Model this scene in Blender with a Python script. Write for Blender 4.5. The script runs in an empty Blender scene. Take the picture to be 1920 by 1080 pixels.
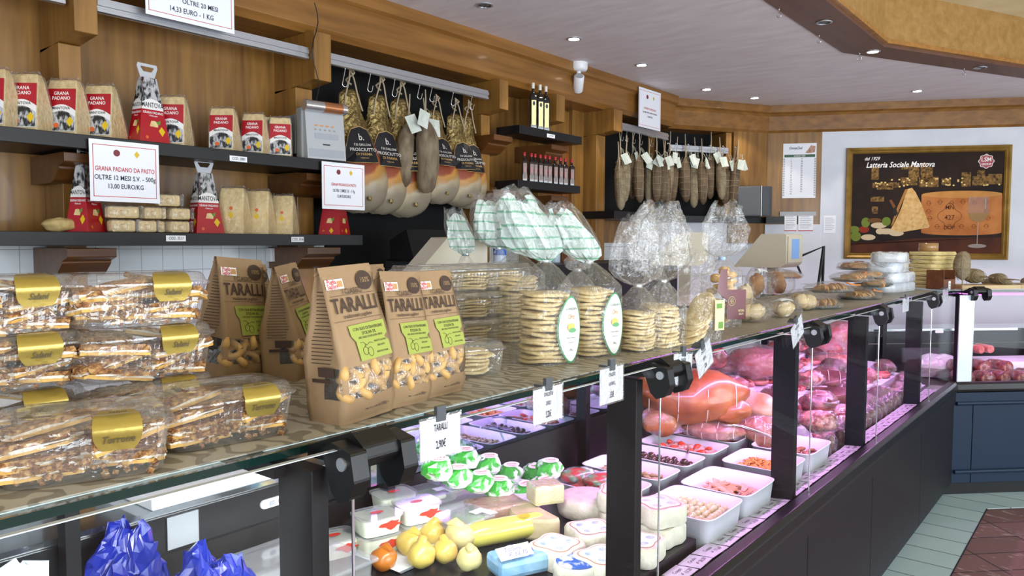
import bpy, bmesh, math, random
from math import sin, cos, pi, radians as R
from mathutils import Vector as V, Matrix as MX, noise as NZ, Euler
rnd = random.Random(7)
sc = bpy.context.scene
COL = sc.collection
# ---------------------------------------------------------------- camera
F = 1442.0; CAM = V((0, 0, 1.6)); YAW, PIT, ROL = R(38.73), R(3.37), R(.12)
cf = V((-sin(YAW)*cos(PIT), cos(YAW)*cos(PIT), -sin(PIT)))
cr = V((cos(YAW), sin(YAW), 0)); cu = cr.cross(cf)
cr2 = cr*cos(ROL)+cu*sin(ROL); cu2 = -cr*sin(ROL)+cu*cos(ROL)
cd = bpy.data.cameras.new('camera'); cam = bpy.data.objects.new('camera', cd); COL.objects.link(cam)
m = MX((cr2, cu2, -cf)).transposed().to_4x4(); m.translation = CAM; cam.matrix_world = m
cd.sensor_width = 36; cd.lens = 36*F/1920; cd.clip_start = .02
sc.camera = cam
# ---------------------------------------------------------------- world, exposure
w = bpy.data.worlds.new('sky'); sc.world = w; w.use_nodes = True
bg = w.node_tree.nodes['Background']; bg.inputs[0].default_value = (.75, .87, 1, 1); bg.inputs[1].default_value = .5
vs = sc.view_settings; vs.view_transform = 'Standard'; vs.look = 'None'; vs.gamma = 1; vs.exposure = 0.72; vs.use_curve_mapping = False
def area(name, loc, target, sx, sy, power, color):
    l = bpy.data.lights.new(name, 'AREA'); l.shape = 'RECTANGLE'; l.size = sx; l.size_y = sy; l.energy = power; l.color = color
    o = bpy.data.objects.new(name, l); COL.objects.link(o); o.location = loc
    o.rotation_euler = (V(target)-V(loc)).to_track_quat('-Z', 'Y').to_euler(); return o
# daylight coming through the shop windows on the street side (right of and behind the customer)
area('window_daylight', (3.35, 1.6, 1.45), (-3, 2.6, 2.35), 4.4, 2.2, 175, (.86, .94, 1))
area('door_daylight', (.9, -2.85, 1.5), (-1.2, 4, 1.7), 3.4, 2.0, 80, (.86, .94, 1))
area('street_window_daylight', (3.3, 6.0, 1.5), (-2, 6.4, 1.3), 2.4, 2.0, 40, (.86, .94, 1))
# ---------------------------------------------------------------- pixel rays onto real planes of the room
def at(px, py, x=None, y=None, z=None, P=None, N=None):
    d = cf*F + cr2*(px-960) - cu2*(py-540)
    if x is not None: t = (x-CAM.x)/d.x
    elif y is not None: t = (y-CAM.y)/d.y
    elif z is not None: t = (z-CAM.z)/d.z
    else: t = (V(P)-CAM).dot(V(N))/d.dot(V(N))
    return CAM+d*t
# ---------------------------------------------------------------- materials
MATS = {}
def lin(h):
    if not isinstance(h, str): return tuple(h)+((1,) if len(h) == 3 else ())
    c = [int(h[i:i+2], 16)/255 for i in (0, 2, 4)]
    return tuple((a/12.92 if a < .04045 else ((a+.055)/1.055)**2.4) for a in c)+(1,)
def newmat(name):
    m = bpy.data.materials.new(name); m.use_nodes = True; nt = m.node_tree
    return m, nt, nt.nodes['Principled BSDF'], nt.nodes['Material Output']
def mat(name, col, rough=.5, metal=0, spec=.5, col2=None, scale=20, stretch=(1, 1, 1), bump=0, bscale=None, contrast=(.35, .65), coat=0, sss=0, emit=0, alpha=1, coord='Object', col3=None, detail=4):
    if name in MATS: return MATS[name]
    m, nt, b, out = newmat(name); N = nt.nodes; L = nt.links
    b.inputs['Base Color'].default_value = lin(col); b.inputs['Roughness'].default_value = rough
    b.inputs['Metallic'].default_value = metal; b.inputs['Specular IOR Level'].default_value = spec
    b.inputs['Coat Weight'].default_value = coat; b.inputs['Coat Roughness'].default_value = .08
    if sss: b.inputs['Subsurface Weight'].default_value = sss; b.inputs['Subsurface Radius'].default_value = (.01, .006, .004)
    if alpha < 1: b.inputs['Alpha'].default_value = alpha
    if emit: b.inputs['Emission Color'].default_value = lin(col); b.inputs['Emission Strength'].default_value = emit
    if col2 or bump:
        tc = N.new('ShaderNodeTexCoord'); mp = N.new('ShaderNodeMapping'); L.new(tc.outputs[coord], mp.inputs[0])
        mp.inputs['Scale'].default_value = stretch
    if col2:
        n = N.new('ShaderNodeTexNoise'); n.inputs['Scale'].default_value = scale; n.inputs['Detail'].default_value = detail; n.inputs['Distortion'].default_value = .3
        L.new(mp.outputs[0], n.inputs['Vector'])
        r = N.new('ShaderNodeValToRGB'); r.color_ramp.elements[0].position = contrast[0]; r.color_ramp.elements[1].position = contrast[1]
        r.color_ramp.elements[0].color = lin(col); r.color_ramp.elements[1].color = lin(col2)
        if col3:
            e = r.color_ramp.elements.new((contrast[0]+contrast[1])/2); e.color = lin(col3)
        L.new(n.outputs['Fac'], r.inputs[0]); L.new(r.outputs[0], b.inputs['Base Color'])
    if bump:
        n2 = N.new('ShaderNodeTexNoise'); n2.inputs['Scale'].default_value = bscale or scale; n2.inputs['Detail'].default_value = 5
        L.new(mp.outputs[0], n2.inputs['Vector'])
        bp = N.new('ShaderNodeBump'); bp.inputs['Strength'].default_value = min(1, bump); bp.inputs['Distance'].default_value = .01
        L.new(n2.outputs['Fac'], bp.inputs['Height']); L.new(bp.outputs[0], b.inputs['Normal'])
    MATS[name] = m; return m
def film(name, tint=(1, 1, 1), haze=.06, hazecol=(.9, .92, .92), gloss=.6, rough=.08, wr=0, wscale=30, base=.05):
    """thin clear plastic: see-through with fresnel glints and a faint milky haze"""
    if name in MATS: return MATS[name]
    m = bpy.data.materials.new(name); m.use_nodes = True; nt = m.node_tree; N = nt.nodes; L = nt.links
    N.remove(N['Principled BSDF']); out = N['Material Output']
    tr = N.new('ShaderNodeBsdfTransparent'); tr.inputs[0].default_value = (*tint, 1)
    df = N.new('ShaderNodeBsdfDiffuse'); df.inputs[0].default_value = (*hazecol, 1)
    gl = N.new('ShaderNodeBsdfGlossy'); gl.inputs['Roughness'].default_value = rough
    m1 = N.new('ShaderNodeMixShader'); m1.inputs[0].default_value = haze; L.new(tr.outputs[0], m1.inputs[1]); L.new(df.outputs[0], m1.inputs[2])
    lw = N.new('ShaderNodeLayerWeight'); lw.inputs[0].default_value = .25
    mm = N.new('ShaderNodeMath'); mm.operation = 'MULTIPLY_ADD'; mm.inputs[1].default_value = gloss; mm.inputs[2].default_value = base; mm.use_clamp = True
    L.new(lw.outputs['Facing'], mm.inputs[0])
    m2 = N.new('ShaderNodeMixShader'); L.new(mm.outputs[0], m2.inputs[0]); L.new(m1.outputs[0], m2.inputs[1]); L.new(gl.outputs[0], m2.inputs[2])
    if wr:
        tc = N.new('ShaderNodeTexCoord'); n = N.new('ShaderNodeTexNoise'); n.inputs['Scale'].default_value = wscale; n.inputs['Detail'].default_value = 3; n.inputs['Distortion'].default_value = 1
        L.new(tc.outputs['Object'], n.inputs['Vector']); bp = N.new('ShaderNodeBump'); bp.inputs['Strength'].default_value = wr; bp.inputs['Distance'].default_value = .02
        L.new(n.outputs['Fac'], bp.inputs['Height']); L.new(bp.outputs[0], gl.inputs['Normal']); L.new(bp.outputs[0], lw.inputs['Normal'])
    L.new(m2.outputs[0], out.inputs[0]); MATS[name] = m; return m
def wood(name, c1, c2, axis='z', rough=.38):
    s = {'z': (9, 9, .7), 'y': (9, .7, 9), 'x': (.7, 9, 9)}[axis]
    return mat(name, c1, rough, col2=c2, scale=2.2, stretch=s, contrast=(.3, .72), bump=.03, bscale=6, coat=.12, detail=7)
# ---------------------------------------------------------------- mesh builder
class G:
    def __init__(s): s.v = []; s.f = []; s.mi = []; s.sm = []; s.k = 0; s.M = MX()
    def add(s, vs, fs, smooth=False):
        n = len(s.v); M = s.M
        s.v += [M @ V(p) for p in vs]
        for f in fs: s.f.append([n+i for i in f]); s.mi.append(s.k); s.sm.append(smooth)
        return s
    def box(s, x0, x1, y0, y1, z0, z1):
        return s.add([(x, y, z) for z in (z0, z1) for y in (y0, y1) for x in (x0, x1)], [(0, 2, 3, 1), (4, 5, 7, 6), (0, 1, 5, 4), (2, 6, 7, 3), (0, 4, 6, 2), (1, 3, 7, 5)])
    def prism(s, poly, d0, d1, ax='y', smooth=False):
        """extrude a 2D outline; ax is the extrusion axis"""
        n = len(poly)
        def p(a, b, d): return {'y': (a, d, b), 'z': (a, b, d), 'x': (d, a, b)}[ax]
        vs = [p(a, b, d0) for a, b in poly]+[p(a, b, d1) for a, b in poly]
        s.add(vs, [tuple(range(n))[::-1], tuple(range(n, 2*n))]); 
        return s.add(vs, [(i, (i+1) % n, n+(i+1) % n, n+i) for i in range(n)], smooth)
    def loft(s, rings, cap=True, smooth=True, closed=True):
        n = len(rings[0]); vs = [p for r in rings for p in r]; fs = []
        for a in range(len(rings)-1):
            for i in range(n if closed else n-1):
                j = (i+1) % n; fs.append((a*n+i, a*n+j, (a+1)*n+j, (a+1)*n+i))
        s.add(vs, fs, smooth)
        if cap:
            if cap != 'top': s.add(rings[0], [tuple(range(n))[::-1]])
            if cap != 'bottom': s.add(rings[-1], [tuple(range(n))])
        return s
    def lathe(s, prof, n=20, c=(0, 0, 0), cap=True, smooth=True):
        return s.loft([[(c[0]+r*cos(2*pi*i/n), c[1]+r*sin(2*pi*i/n), c[2]+z) for i in range(n)] for r, z in prof], cap, smooth)
    def tube(s, pts, r, n=8, cap=True):
        pts = [V(p) for p in pts]; rs = r if isinstance(r, (list, tuple)) else [r]*len(pts); rings = []
        u = None
        for i, p in enumerate(pts):
            t = (pts[min(i+1, len(pts)-1)]-pts[max(i-1, 0)]).normalized()
            if u is None:
                u = t.cross(V((0, 0, 1)))
                if u.length < .1: u = t.cross(V((1, 0, 0)))
            u = (u-t*u.dot(t)).normalized(); w_ = t.cross(u)
            rings.append([tuple(p+(u*cos(2*pi*k/n)+w_*sin(2*pi*k/n))*rs[i]) for k in range(n)])
        return s.loft(rings, cap)
    def cyl(s, a, b, r, r2=None, n=16): return s.tube([a, b], [r, r if r2 is None else r2], n)
    def ell(s, c, r, nu=14, nv=9, jit=0, seed=0, fn=None):
        rings = []
        for j in range(1, nv):
            th = pi*j/nv; ring = []
            for i in range(nu):
                ph = 2*pi*i/nu; d = V((sin(th)*cos(ph), sin(th)*sin(ph), -cos(th)))
                k = 1+jit*NZ.noise(d*1.6+V((seed*3.1, seed*1.7, 0)))
                p = V((d.x*r[0], d.y*r[1], d.z*r[2]))*k
                if fn: p = fn(p, d)
                ring.append((c[0]+p.x, c[1]+p.y, c[2]+p.z))
            rings.append(ring)
        b = V((0, 0, -r[2])); t = V((0, 0, r[2]))
        if fn: b = fn(b, V((0, 0, -1))); t = fn(t, V((0, 0, 1)))
        n = nu; s.loft(rings, False)
        vs = rings[0]+[(c[0]+b.x, c[1]+b.y, c[2]+b.z)]; s.add(vs, [((i+1) % n, i, n) for i in range(n)], True)
        vs = rings[-1]+[(c[0]+t.x, c[1]+t.y, c[2]+t.z)]; s.add(vs, [(i, (i+1) % n, n) for i in range(n)], True)
        return s
    def sheet(s, nx, ny, fn, smooth=True):
        vs = [fn(i/nx, j/ny) for j in range(ny+1) for i in range(nx+1)]; w_ = nx+1
        return s.add(vs, [(j*w_+i, j*w_+i+1, (j+1)*w_+i+1, (j+1)*w_+i) for j in range(ny) for i in range(nx)], smooth)
    def o(s, name, mats, parent=None, bev=0, sub=0, solid=0, loc=None, rot=None, nseg=2):
        me = bpy.data.meshes.new(name); me.from_pydata([tuple(p) for p in s.v], [], s.f)
        if not isinstance(mats, (list, tuple)): mats = [mats]
        for m_ in mats: me.materials.append(m_)
        me.polygons.foreach_set('material_index', s.mi); me.polygons.foreach_set('use_smooth', s.sm); me.update()
        ob = bpy.data.objects.new(name, me); COL.objects.link(ob)
        if parent: ob.parent = parent
        if loc is not None: ob.location = loc
        if rot is not None: ob.rotation_euler = rot
        if solid: md = ob.modifiers.new('solid', 'SOLIDIFY'); md.thickness = solid; md.offset = 0
        if bev: md = ob.modifiers.new('bevel', 'BEVEL'); md.width = bev; md.segments = nseg; md.limit_method = 'ANGLE'; md.angle_limit = R(35)
        if sub: md = ob.modifiers.new('sub', 'SUBSURF'); md.levels = md.render_levels = sub
        return ob
def box(name, m_, x0, x1, y0, y1, z0, z1, parent=None, bev=0): return G().box(x0, x1, y0, y1, z0, z1).o(name, m_, parent, bev)
def tag(o, label, cat, group=None, kind=None):
    o['label'] = label; o['category'] = cat
    if group: o['group'] = group
    if kind: o['kind'] = kind
    return o
def thing(name, label, cat, loc=(0, 0, 0), rz=0, group=None, rot=None):
    o = bpy.data.objects.new(name, None); o.empty_display_size = .02; COL.objects.link(o); o.location = loc
    o.rotation_euler = rot if rot is not None else (0, 0, rz); return tag(o, label, cat, group)
def struct(o): o['kind'] = 'structure'; return o
KIDS = {}
def copytree(o, label=None, loc=None, rz=None, group=None, rot=None, scale=None):
    def cp(a, par):
        c = a.copy(); COL.objects.link(c); c.parent = par
        for ch in [x for x in KID(a)]: cp(ch, c)
        return c
    c = cp(o, None)
    if label: c['label'] = label
    if group: c['group'] = group
    if loc is not None: c.location = loc
    if rz is not None: c.rotation_euler = (0, 0, rz)
    if rot is not None: c.rotation_euler = rot
    if scale: c.scale = scale if isinstance(scale, tuple) else (scale,)*3
    return c
def KID(a): return [x for x in bpy.data.objects if x.parent == a]
TXC = {}
def text(lines, m_, parent, name='lettering', M=None, ex=.0002, label=None):
    """lines: (string, size, x, y[, width scale, shear]) centred; lies in local XY, facing +Z, moved by M"""
    g = G(); M = M or MX()
    for ln in lines:
        st, size, x, y = ln[:4]; sx = ln[4] if len(ln) > 4 else .8; sh = ln[5] if len(ln) > 5 else 0
        k = (st, sh)
        if k not in TXC:
            cu_ = bpy.data.curves.new('t', 'FONT'); cu_.body = st; cu_.align_x = 'CENTER'; cu_.align_y = 'CENTER'; cu_.shear = sh; cu_.resolution_u = 2; cu_.offset = .012
            ob = bpy.data.objects.new('t', cu_); me = bpy.data.meshes.new_from_object(ob)
            TXC[k] = ([v.co.copy() for v in me.vertices], [tuple(p.vertices) for p in me.polygons])
            bpy.data.objects.remove(ob); bpy.data.curves.remove(cu_); bpy.data.meshes.remove(me)
        vs, fs = TXC[k]
        g.M = M @ MX.Translation((x, y, ex)) @ MX.Diagonal((size*sx, size, 1, 1))
        g.add([tuple(v) for v in vs], fs)
    o = g.o(name, m_, parent)
    if label: o['label'] = label
    return o
FRONT = MX.Rotation(pi/2, 4, 'X')          # text plane XY -> XZ facing -Y
def front(x=0, y=0, z=0): return MX.Translation((x, y, z)) @ FRONT
# ================================================================ THE ROOM
M_wv = wood('wood_vertical', '6c481d', '9b7034', 'z')
M_wy = wood('wood_along', '734c1d', '97682f', 'y')
M_wx = wood('wood_across', '734c1d', '97682f', 'x')
M_wd = wood('wood_door', '643913', '855022', 'z')
M_wl = wood('wood_light', '8a5c28', 'b07d3e', 'x')
M_black = mat('black_laminate', '0f1013', .4, spec=.4, bump=.01, bscale=60)
M_blackm = mat('black_matt_panel', '08090b', .7, spec=.25, bump=.02, bscale=40)
M_ceil = mat('ceiling_plaster', 'dcd3d6', .6, col2='e9e3e5', scale=3.5, stretch=(1, 3.5, 1), bump=.25, bscale=5, contrast=(.3, .7), detail=8)
M_beige = mat('beige_plaster', 'd9c898', .8, col2='e6d8ae', scale=3, bump=.1, bscale=6)
M_wall = mat('white_wall', 'dcdfe6', .8, col2='d2d6df', scale=4, bump=.03, bscale=50)
M_alu = mat('aluminium', 'c9ccd2', .32, metal=.9)
M_steel = mat('polished_steel', 'd5d7da', .15, metal=1)
M_gal = mat('brushed_corner_steel', 'c3cdd3', .4, metal=.5, col2='d3dde2', scale=5, stretch=(1, 1, .6), bump=.02, bscale=80)
M_navy = mat('navy_laminate', '16283d', .45, spec=.3, bump=.01, bscale=90)
M_dark = mat('dark_laminate', '141318', .45, spec=.35, bump=.01, bscale=90)
M_paper = mat('white_paper', 'eceef4', .6, bump=.01, bscale=30)
M_ink = mat('black_ink', '1a1a22', .6)
M_red = mat('red_ink', 'c2303c', .6)
ZC = 2.9
def tiles(name, c1, c2, grout, tw, th, rot, offx=0, offy=0, rough=.3, mortar=.004, vein=None, off=0, wall=None, coat=0):
    m, nt, b, out = newmat(name); N = nt.nodes; L = nt.links
    tc = N.new('ShaderNodeTexCoord'); mp = N.new('ShaderNodeMapping')
    if wall:
        sp = N.new('ShaderNodeSeparateXYZ'); cb = N.new('ShaderNodeCombineXYZ'); L.new(tc.outputs['Object'], sp.inputs[0])
        L.new(sp.outputs[wall], cb.inputs[0]); L.new(sp.outputs['Z'], cb.inputs[1]); L.new(cb.outputs[0], mp.inputs[0])
    else: L.new(tc.outputs['Object'], mp.inputs[0])
    mp.inputs['Rotation'].default_value = (0, 0, rot); mp.inputs['Location'].default_value = (offx, offy, 0)
    br = N.new('ShaderNodeTexBrick'); br.offset = off; br.inputs['Scale'].default_value = 1; br.inputs['Brick Width'].default_value = tw; br.inputs['Row Height'].default_value = th
    br.inputs['Mortar Size'].default_value = mortar; br.inputs['Mortar Smooth'].default_value = .1
    br.inputs['Color1'].default_value = lin(c1); br.inputs['Color2'].default_value = lin(c2); br.inputs['Mortar'].default_value = lin(grout)
    L.new(mp.outputs[0], br.inputs['Vector']); colout = br.outputs['Color']
    if vein:
        n = N.new('ShaderNodeTexNoise'); n.inputs['Scale'].default_value = 9; n.inputs['Detail'].default_value = 7; n.inputs['Distortion'].default_value = 1.2
        mp2 = N.new('ShaderNodeMapping'); mp2.inputs['Scale'].default_value = (1, 2.2, 1); L.new(tc.outputs['Object'], mp2.inputs[0]); L.new(mp2.outputs[0], n.inputs['Vector'])
        r = N.new('ShaderNodeValToRGB'); r.color_ramp.elements[0].position = .6; r.color_ramp.elements[0].color = (0, 0, 0, 1); r.color_ramp.elements[1].position = .72; r.color_ramp.elements[1].color = (.75, .75, .75, 1)
        L.new(n.outputs['Fac'], r.inputs[0])
        mx = N.new('ShaderNodeMixRGB'); L.new(r.outputs[0], mx.inputs[0]); L.new(colout, mx.inputs[1]); mx.inputs[2].default_value = lin(vein); colout = mx.outputs[0]
    L.new(colout, b.inputs['Base Color']); b.inputs['Roughness'].default_value = rough; b.inputs['Coat Weight'].default_value = coat
    bp = N.new('ShaderNodeBump'); bp.inputs['Strength'].default_value = .3; bp.inputs['Distance'].default_value = .004; bp.invert = True
    L.new(br.outputs['Fac'], bp.inputs['Height']); L.new(bp.outputs[0], b.inputs['Normal'])
    return m
M_ftile = tiles('rose_marble_tiles', '84605c', '77554f', '3a2a28', .40, .20, R(-45), rough=.22, vein='c9b3ae')
M_fpale = tiles('pale_border_tiles', 'b4c9cb', 'a6bec2', '5a6462', .6, .205, 0, .3, .07, rough=.2)
M_wtile = tiles('white_wall_tiles', 'cfd3d6', 'c6cbcf', '8d9194', .098, .098, 0, rough=.2, mortar=.0015, wall='Y')
M_wtile2 = tiles('white_wall_tiles_b', 'cfd3d6', 'c6cbcf', '8d9194', .12, .12, 0, rough=.2, mortar=.0015, wall='X')
# floor: rose tiles with a pale border strip that follows the counters
struct(box('floor', M_ftile, -3.9, 3.7, -3.3, 9.6, -.1, 0))
K = tiles  # border: strip beside counter one, then turning 45 degrees along counter two
cx, cy = -.85, 5.45        # corner of the kick line
bw = .235
g = G(); c2 = V((cos(R(45)), sin(R(45)), 0)); n2 = V((c2.y, -c2.x, 0))
inner = V((cx+bw, cy-bw*.414, 0)); far = V((cx, cy, 0))+c2*4
g.prism([(cx-.6, -3.2), (cx+bw, -3.2), (inner.x, inner.y), (inner.x+c2.x*4, inner.y+c2.y*4), (far.x-.5, far.y+.5), (cx-.6, cy+.4)], 0, .003, 'z')
struct(g.o('floor', M_fpale))
g = G(); g.box(cx+bw, cx+bw+.006, -3.2, inner.y, 0, .0036); struct(g.o('trim_1', M_ink))
# ceiling with raised tray
ro = [at(1436, 0, z=ZC), at(1580, 97.6, z=ZC), at(1920, 146, z=ZC)]
ri = [at(1542, 0, z=ZC), at(1658, 86, z=ZC), at(1920, 127.6, z=ZC)]
o1 = V((-1.575, 5.55)); i1 = V((-1.315, 5.55))
# outlines (x,y): left side runs along y, then turns towards the far right
do = (V((-.70, 7.28))-o1).normalized(); di = (V((-.66, 6.88))-i1).normalized()
oe = o1+do*6.0; ie = i1+di*5.6
hole = [(-1.575, -2.6), (3.2, -2.6), (3.2, oe.y if oe.y < 9 else 9)] 
ox = 3.2; oyy = min(9.3, o1.y+do.y/do.x*(ox-o1.x)); iyy = min(9.1, i1.y+di.y/di.x*(2.9-i1.x))
xo = o1.x+(oyy-o1.y)*do.x/do.y; xi = i1.x+(iyy-i1.y)*di.x/di.y
OUT = [(-1.575, -2.6), (-1.575, 5.55), (xo, oyy), (3.2, oyy), (3.2, -2.6)]
INN = [(-1.315, -2.3), (-1.315, 5.55), (xi, iyy), (2.9, iyy), (2.9, -2.3)]
def ring(name, A, B, z0, z1, m_):
    g = G(); n = len(A)
    for z, fl in ((z0, 0), (z1, 1)):
        vs = [(x, y, z) for x, y in A]+[(x, y, z) for x, y in B]
        g.add(vs, [(i, (i+1) % n, n+(i+1) % n, n+i) for i in range(n)])
    for P in (A, B):
        vs = [(x, y, z0) for x, y in P]+[(x, y, z1) for x, y in P]
        g.add(vs, [(i, (i+1) % n, n+(i+1) % n, n+i) for i in range(n)])
    return g.o(name, m_)
BIG = [(-3.95, -3.3), (-3.95, 5.55), (-3.95, 9.6), (3.7, 9.6), (3.7, -3.3)]
struct(ring('ceiling', BIG, OUT, ZC, ZC+.1, M_ceil))
M_soff = mat('soffit_board', '5f4033', .5, col2='6e4c3c', scale=2, stretch=(6, .6, 6), bump=.03, bscale=20)
struct(ring('trim_2', OUT, INN, ZC-.006, ZC+.08, M_soff))
I2 = [(-1.335+.05, -2.25), (-1.285, 5.54), (xi+.03, iyy-.05), (2.85, iyy-.05), (2.85, -2.25)]
struct(ring('trim_3', INN, I2, ZC+.012, ZC+.04, M_wl))
I3 = [(a+.008 if a < 2 else a-.008, b) for a, b in INN]
g = G()
dz = .36
for i in (0, 1, 2, 3, 4):
    a, b = INN[i], INN[(i+1) % 5]
    g.add([(a[0], a[1], ZC+.02), (b[0], b[1], ZC+.02), (b[0], b[1], ZC+dz), (a[0], a[1], ZC+dz)], [(0, 1, 2, 3)])
struct(g.o('trim_4', wood('wood_tray_face', '946f3a', 'ad8650', 'x'), solid=.012))
struct(G().box(-1.6, 3.2, -2.6, 9.3, ZC+dz, ZC+dz+.05).o('ceiling', M_beige))
# screws in the tray face
# walls
XB = -3.485
struct(box('wall_left', M_wv, XB-.05, XB, -3.3, 6.9, 1.6, ZC))
struct(box('wall_left', M_wtile, XB-.05, XB, -3.3, 6.9, 0, 1.6))
A = V((-3.253, 6.364, 0)); B = V((-2.72, 7.296, 0)); C2 = V((-2.304, 7.496, 0))
# chamfer wall frame: local x along the wall to the right, y into the wall
angA = math.atan2(B.y-A.y, B.x-A.x); dA = V((cos(angA), sin(angA), 0)); nA = V((-dA.y, dA.x, 0))
dB = V((.8936, .4489, 0)).normalized(); nB = V((-dB.y, dB.x, 0)); angB = math.atan2(dB.y, dB.x)
FA = MX.Translation(A) @ MX.Rotation(angA, 4, 'Z'); FB = MX.Translation(B) @ MX.Rotation(angB, 4, 'Z')
LA = (B-A).length
def inF(FR, g=None):
    g = G(); g.M = FR; return g
g = inF(FA); g.box(-.35, LA+.05, .25, .32, 0, ZC); struct(g.o('wall_back', M_blackm))
g = inF(FA); g.box(.62*LA+.02, LA+.03, .02, .25, 1.6, ZC); struct(g.o('wall_back', M_wv))
g = inF(FA); g.box(-.4, LA+.03, .1, .25, 0, 1.79); struct(g.o('wall_back', M_wall))
LB = (C2-B).length
g = inF(FB); g.box(-.02, LB+.02, .02, .1, 0, ZC); struct(g.o('wall_back', M_wv))
g = inF(FB); g.box(LB+.02, 7.5, .02, .1, 0, ZC); struct(g.o('wall_back', M_wall))
g = inF(FB); g.box(-.02, LB+.02, 0, .02, 0, 1.78); struct(g.o('wall_back', M_wall))
struct(box('wall_right', M_wall, 3.6, 3.7, -3.3, -.8, 0, ZC)); struct(box('wall_right', M_wall, 3.6, 3.7, -.8, 9.6, 0, .5))
struct(box('wall_right', M_wall, 3.6, 3.7, -.8, 9.6, 2.7, ZC)); struct(box('wall_right', M_wall, 3.6, 3.7, 3.9, 4.7, .5, 2.7)); struct(box('wall_right', M_wall, 3.6, 3.7, 7.4, 9.6, .5, 2.7))
struct(box('wall_front', M_wall, -3.9, -1, -3.3, -3.2, 0, ZC)); struct(box('wall_front', M_wall, 2.8, 3.7, -3.3, -3.2, 0, ZC)); struct(box('wall_front', M_wall, -1, 2.8, -3.3, -3.2, 2.7, ZC))
# beam fascias (moulded, three steps)
def beam(FR, x0, x1, nm):
    g = inF(FR); g.prism([(0, 2.67), (.03, 2.635), (.33, 2.635), (.33, ZC), (-.035, ZC), (-.035, 2.835), (-.012, 2.82), (0, 2.80)], x0, x1, 'x'); return struct(g.o(nm, M_wx if FR is FB else M_wy, bev=.002))
FL = MX.Translation((-3.2, 0, 0)) @ MX.Rotation(pi/2, 4, 'Z')     # left wall: local x = world y, local y = into wall
beam(FL, -3.2, 6.30, 'trim_5'); beam(FA, -.03, LA, 'trim_6'); beam(FB, 0, 7.2, 'trim_7')
g = inF(FL); g.box(4.23, 4.245, -.037, .0, 2.64, ZC-.001); 
# recess panels behind hanging rails (black) and wooden niche + inner door
struct(box('wall_left', M_blackm, XB, XB+.02, 2.478, 3.80, 1.6, 2.66))
struct(box('wall_left', M_blackm, XB, XB+.02, 5.30, 6.3, 1.85, 2.66))
struct(box('wall_left', M_blackm, XB, XB+.02, 2.68, 3.80, 1.2, 1.6))
g = G(); g.box(XB, XB+.05, 4.525, 4.60, 0, 2.62); g.box(XB, XB+.06, 5.02, 5.18, 0, 2.66); g.box(XB, XB+.03, 4.6, 5.02, 2.44, 2.62)
struct(g.o('trim_8', M_wv, bev=.004))
g = G(); g.box(XB+.002, XB+.02, 4.60, 5.02, 0, 2.44); g.box(XB+.02, XB+.03, 4.93, 5.02, 0, 2.3); g.box(XB+.02, XB+.03, 4.60, 5.02, 2.3, 2.44)
struct(g.o('door_1', M_wd, bev=.004))
# pilasters: deep upper block, shallow lower post, moulded capital under the shelf
def pilaster(y0, y1, zb, label, cap=None, low=0):
    t = thing('pilaster', label, 'pilaster', (XB, (y0+y1)/2, 0), group='wooden pilasters on the wall'); wd = (y1-y0)/2
    G().prism([(0.335, zb), (.335, 2.634), (0, 2.634), (0, zb-.035)], -wd, wd, 'y').o('bracket', M_wv, t, bev=.003)
    G().box(0.0, .18, -wd, wd, low, zb-.02).o('post', M_wv, t, bev=.003)
    for zc in (cap or []):
        G().prism([(0, zc), (.33, zc), (.33, zc-.035), (.28, zc-.05), (.28, zc-.06), (.23, zc-.10), (.2, zc-.11), (0, zc-.11)], -wd-.05, wd+.05, 'y').o('capital', wood('wood_dark', '4f2e12', '6b421c', 'y'), t, bev=.003)
pilaster(1.276, 1.36, 2.40, 'wooden pilaster behind the grana padano wedges left of the hanging sign', (1.94, 1.575), 1.2)
pilaster(2.377, 2.478, 2.40, 'wooden pilaster between the printing machine and the hanging hams', (1.94, 1.575), 1.2)
pilaster(3.80, 3.885, 2.45, 'wooden pilaster right of the hanging hams', (2.285, 1.93), 1.2)
pilaster(4.42, 4.52, 2.45, 'wooden pilaster just right of the olive oil bottles', (2.285, 1.93), 1.2)
pilaster(5.18, 5.31, 2.47, 'wooden pilaster left of the hanging salamis by the inner door', (), 0)
# shelves
def shelf(label, x0, x1, y0, y1, z0, z1, FR=None):
    g = G(); g.M = FR or MX(); g.box(x0, x1, y0, y1, z0, z1); return tag(g.o('wall_shelf', M_black, bev=.002), label, 'shelf')
shelf('long black shelf carrying the red labelled grana padano wedges', XB+.001, -3.1, -.6, 2.543, 1.952, 2.005)
shelf('long lower black shelf carrying plain cheese wedges and small packs', XB+.001, -3.1, -.6, 2.63, 1.585, 1.638)
shelf('short black shelf carrying three dark olive oil bottles', XB+.19, -3.1, 3.94, 4.664, 2.305, 2.36)
shelf('short black shelf carrying the row of red capped bottles', XB+.19, -3.1, 3.925, 4.648, 1.954, 2.007)
shelf('black shelf under the hanging salamis carrying the grey speaker box', -.0, LA-.01, -.02, .10, 1.79, 1.85, FA)
shelf('black shelf under the left bunch of hanging salamis', XB+.02, -3.13, 5.17, 6.30, 1.79, 1.85)
def rail(label, g): 
    return tag(g.o('hanging_rail', M_alu), label, 'rail')
def railprof(g, x0, x1): return g.prism([(0, 0), (-.008, .004), (-.008, .016), (-.003, .018), (-.003, .026), (-.01, .028), (-.01, .046), (-.004, .048), (-.004, .058), (.012, .06), (.012, 0)], x0, x1, 'x')
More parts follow.
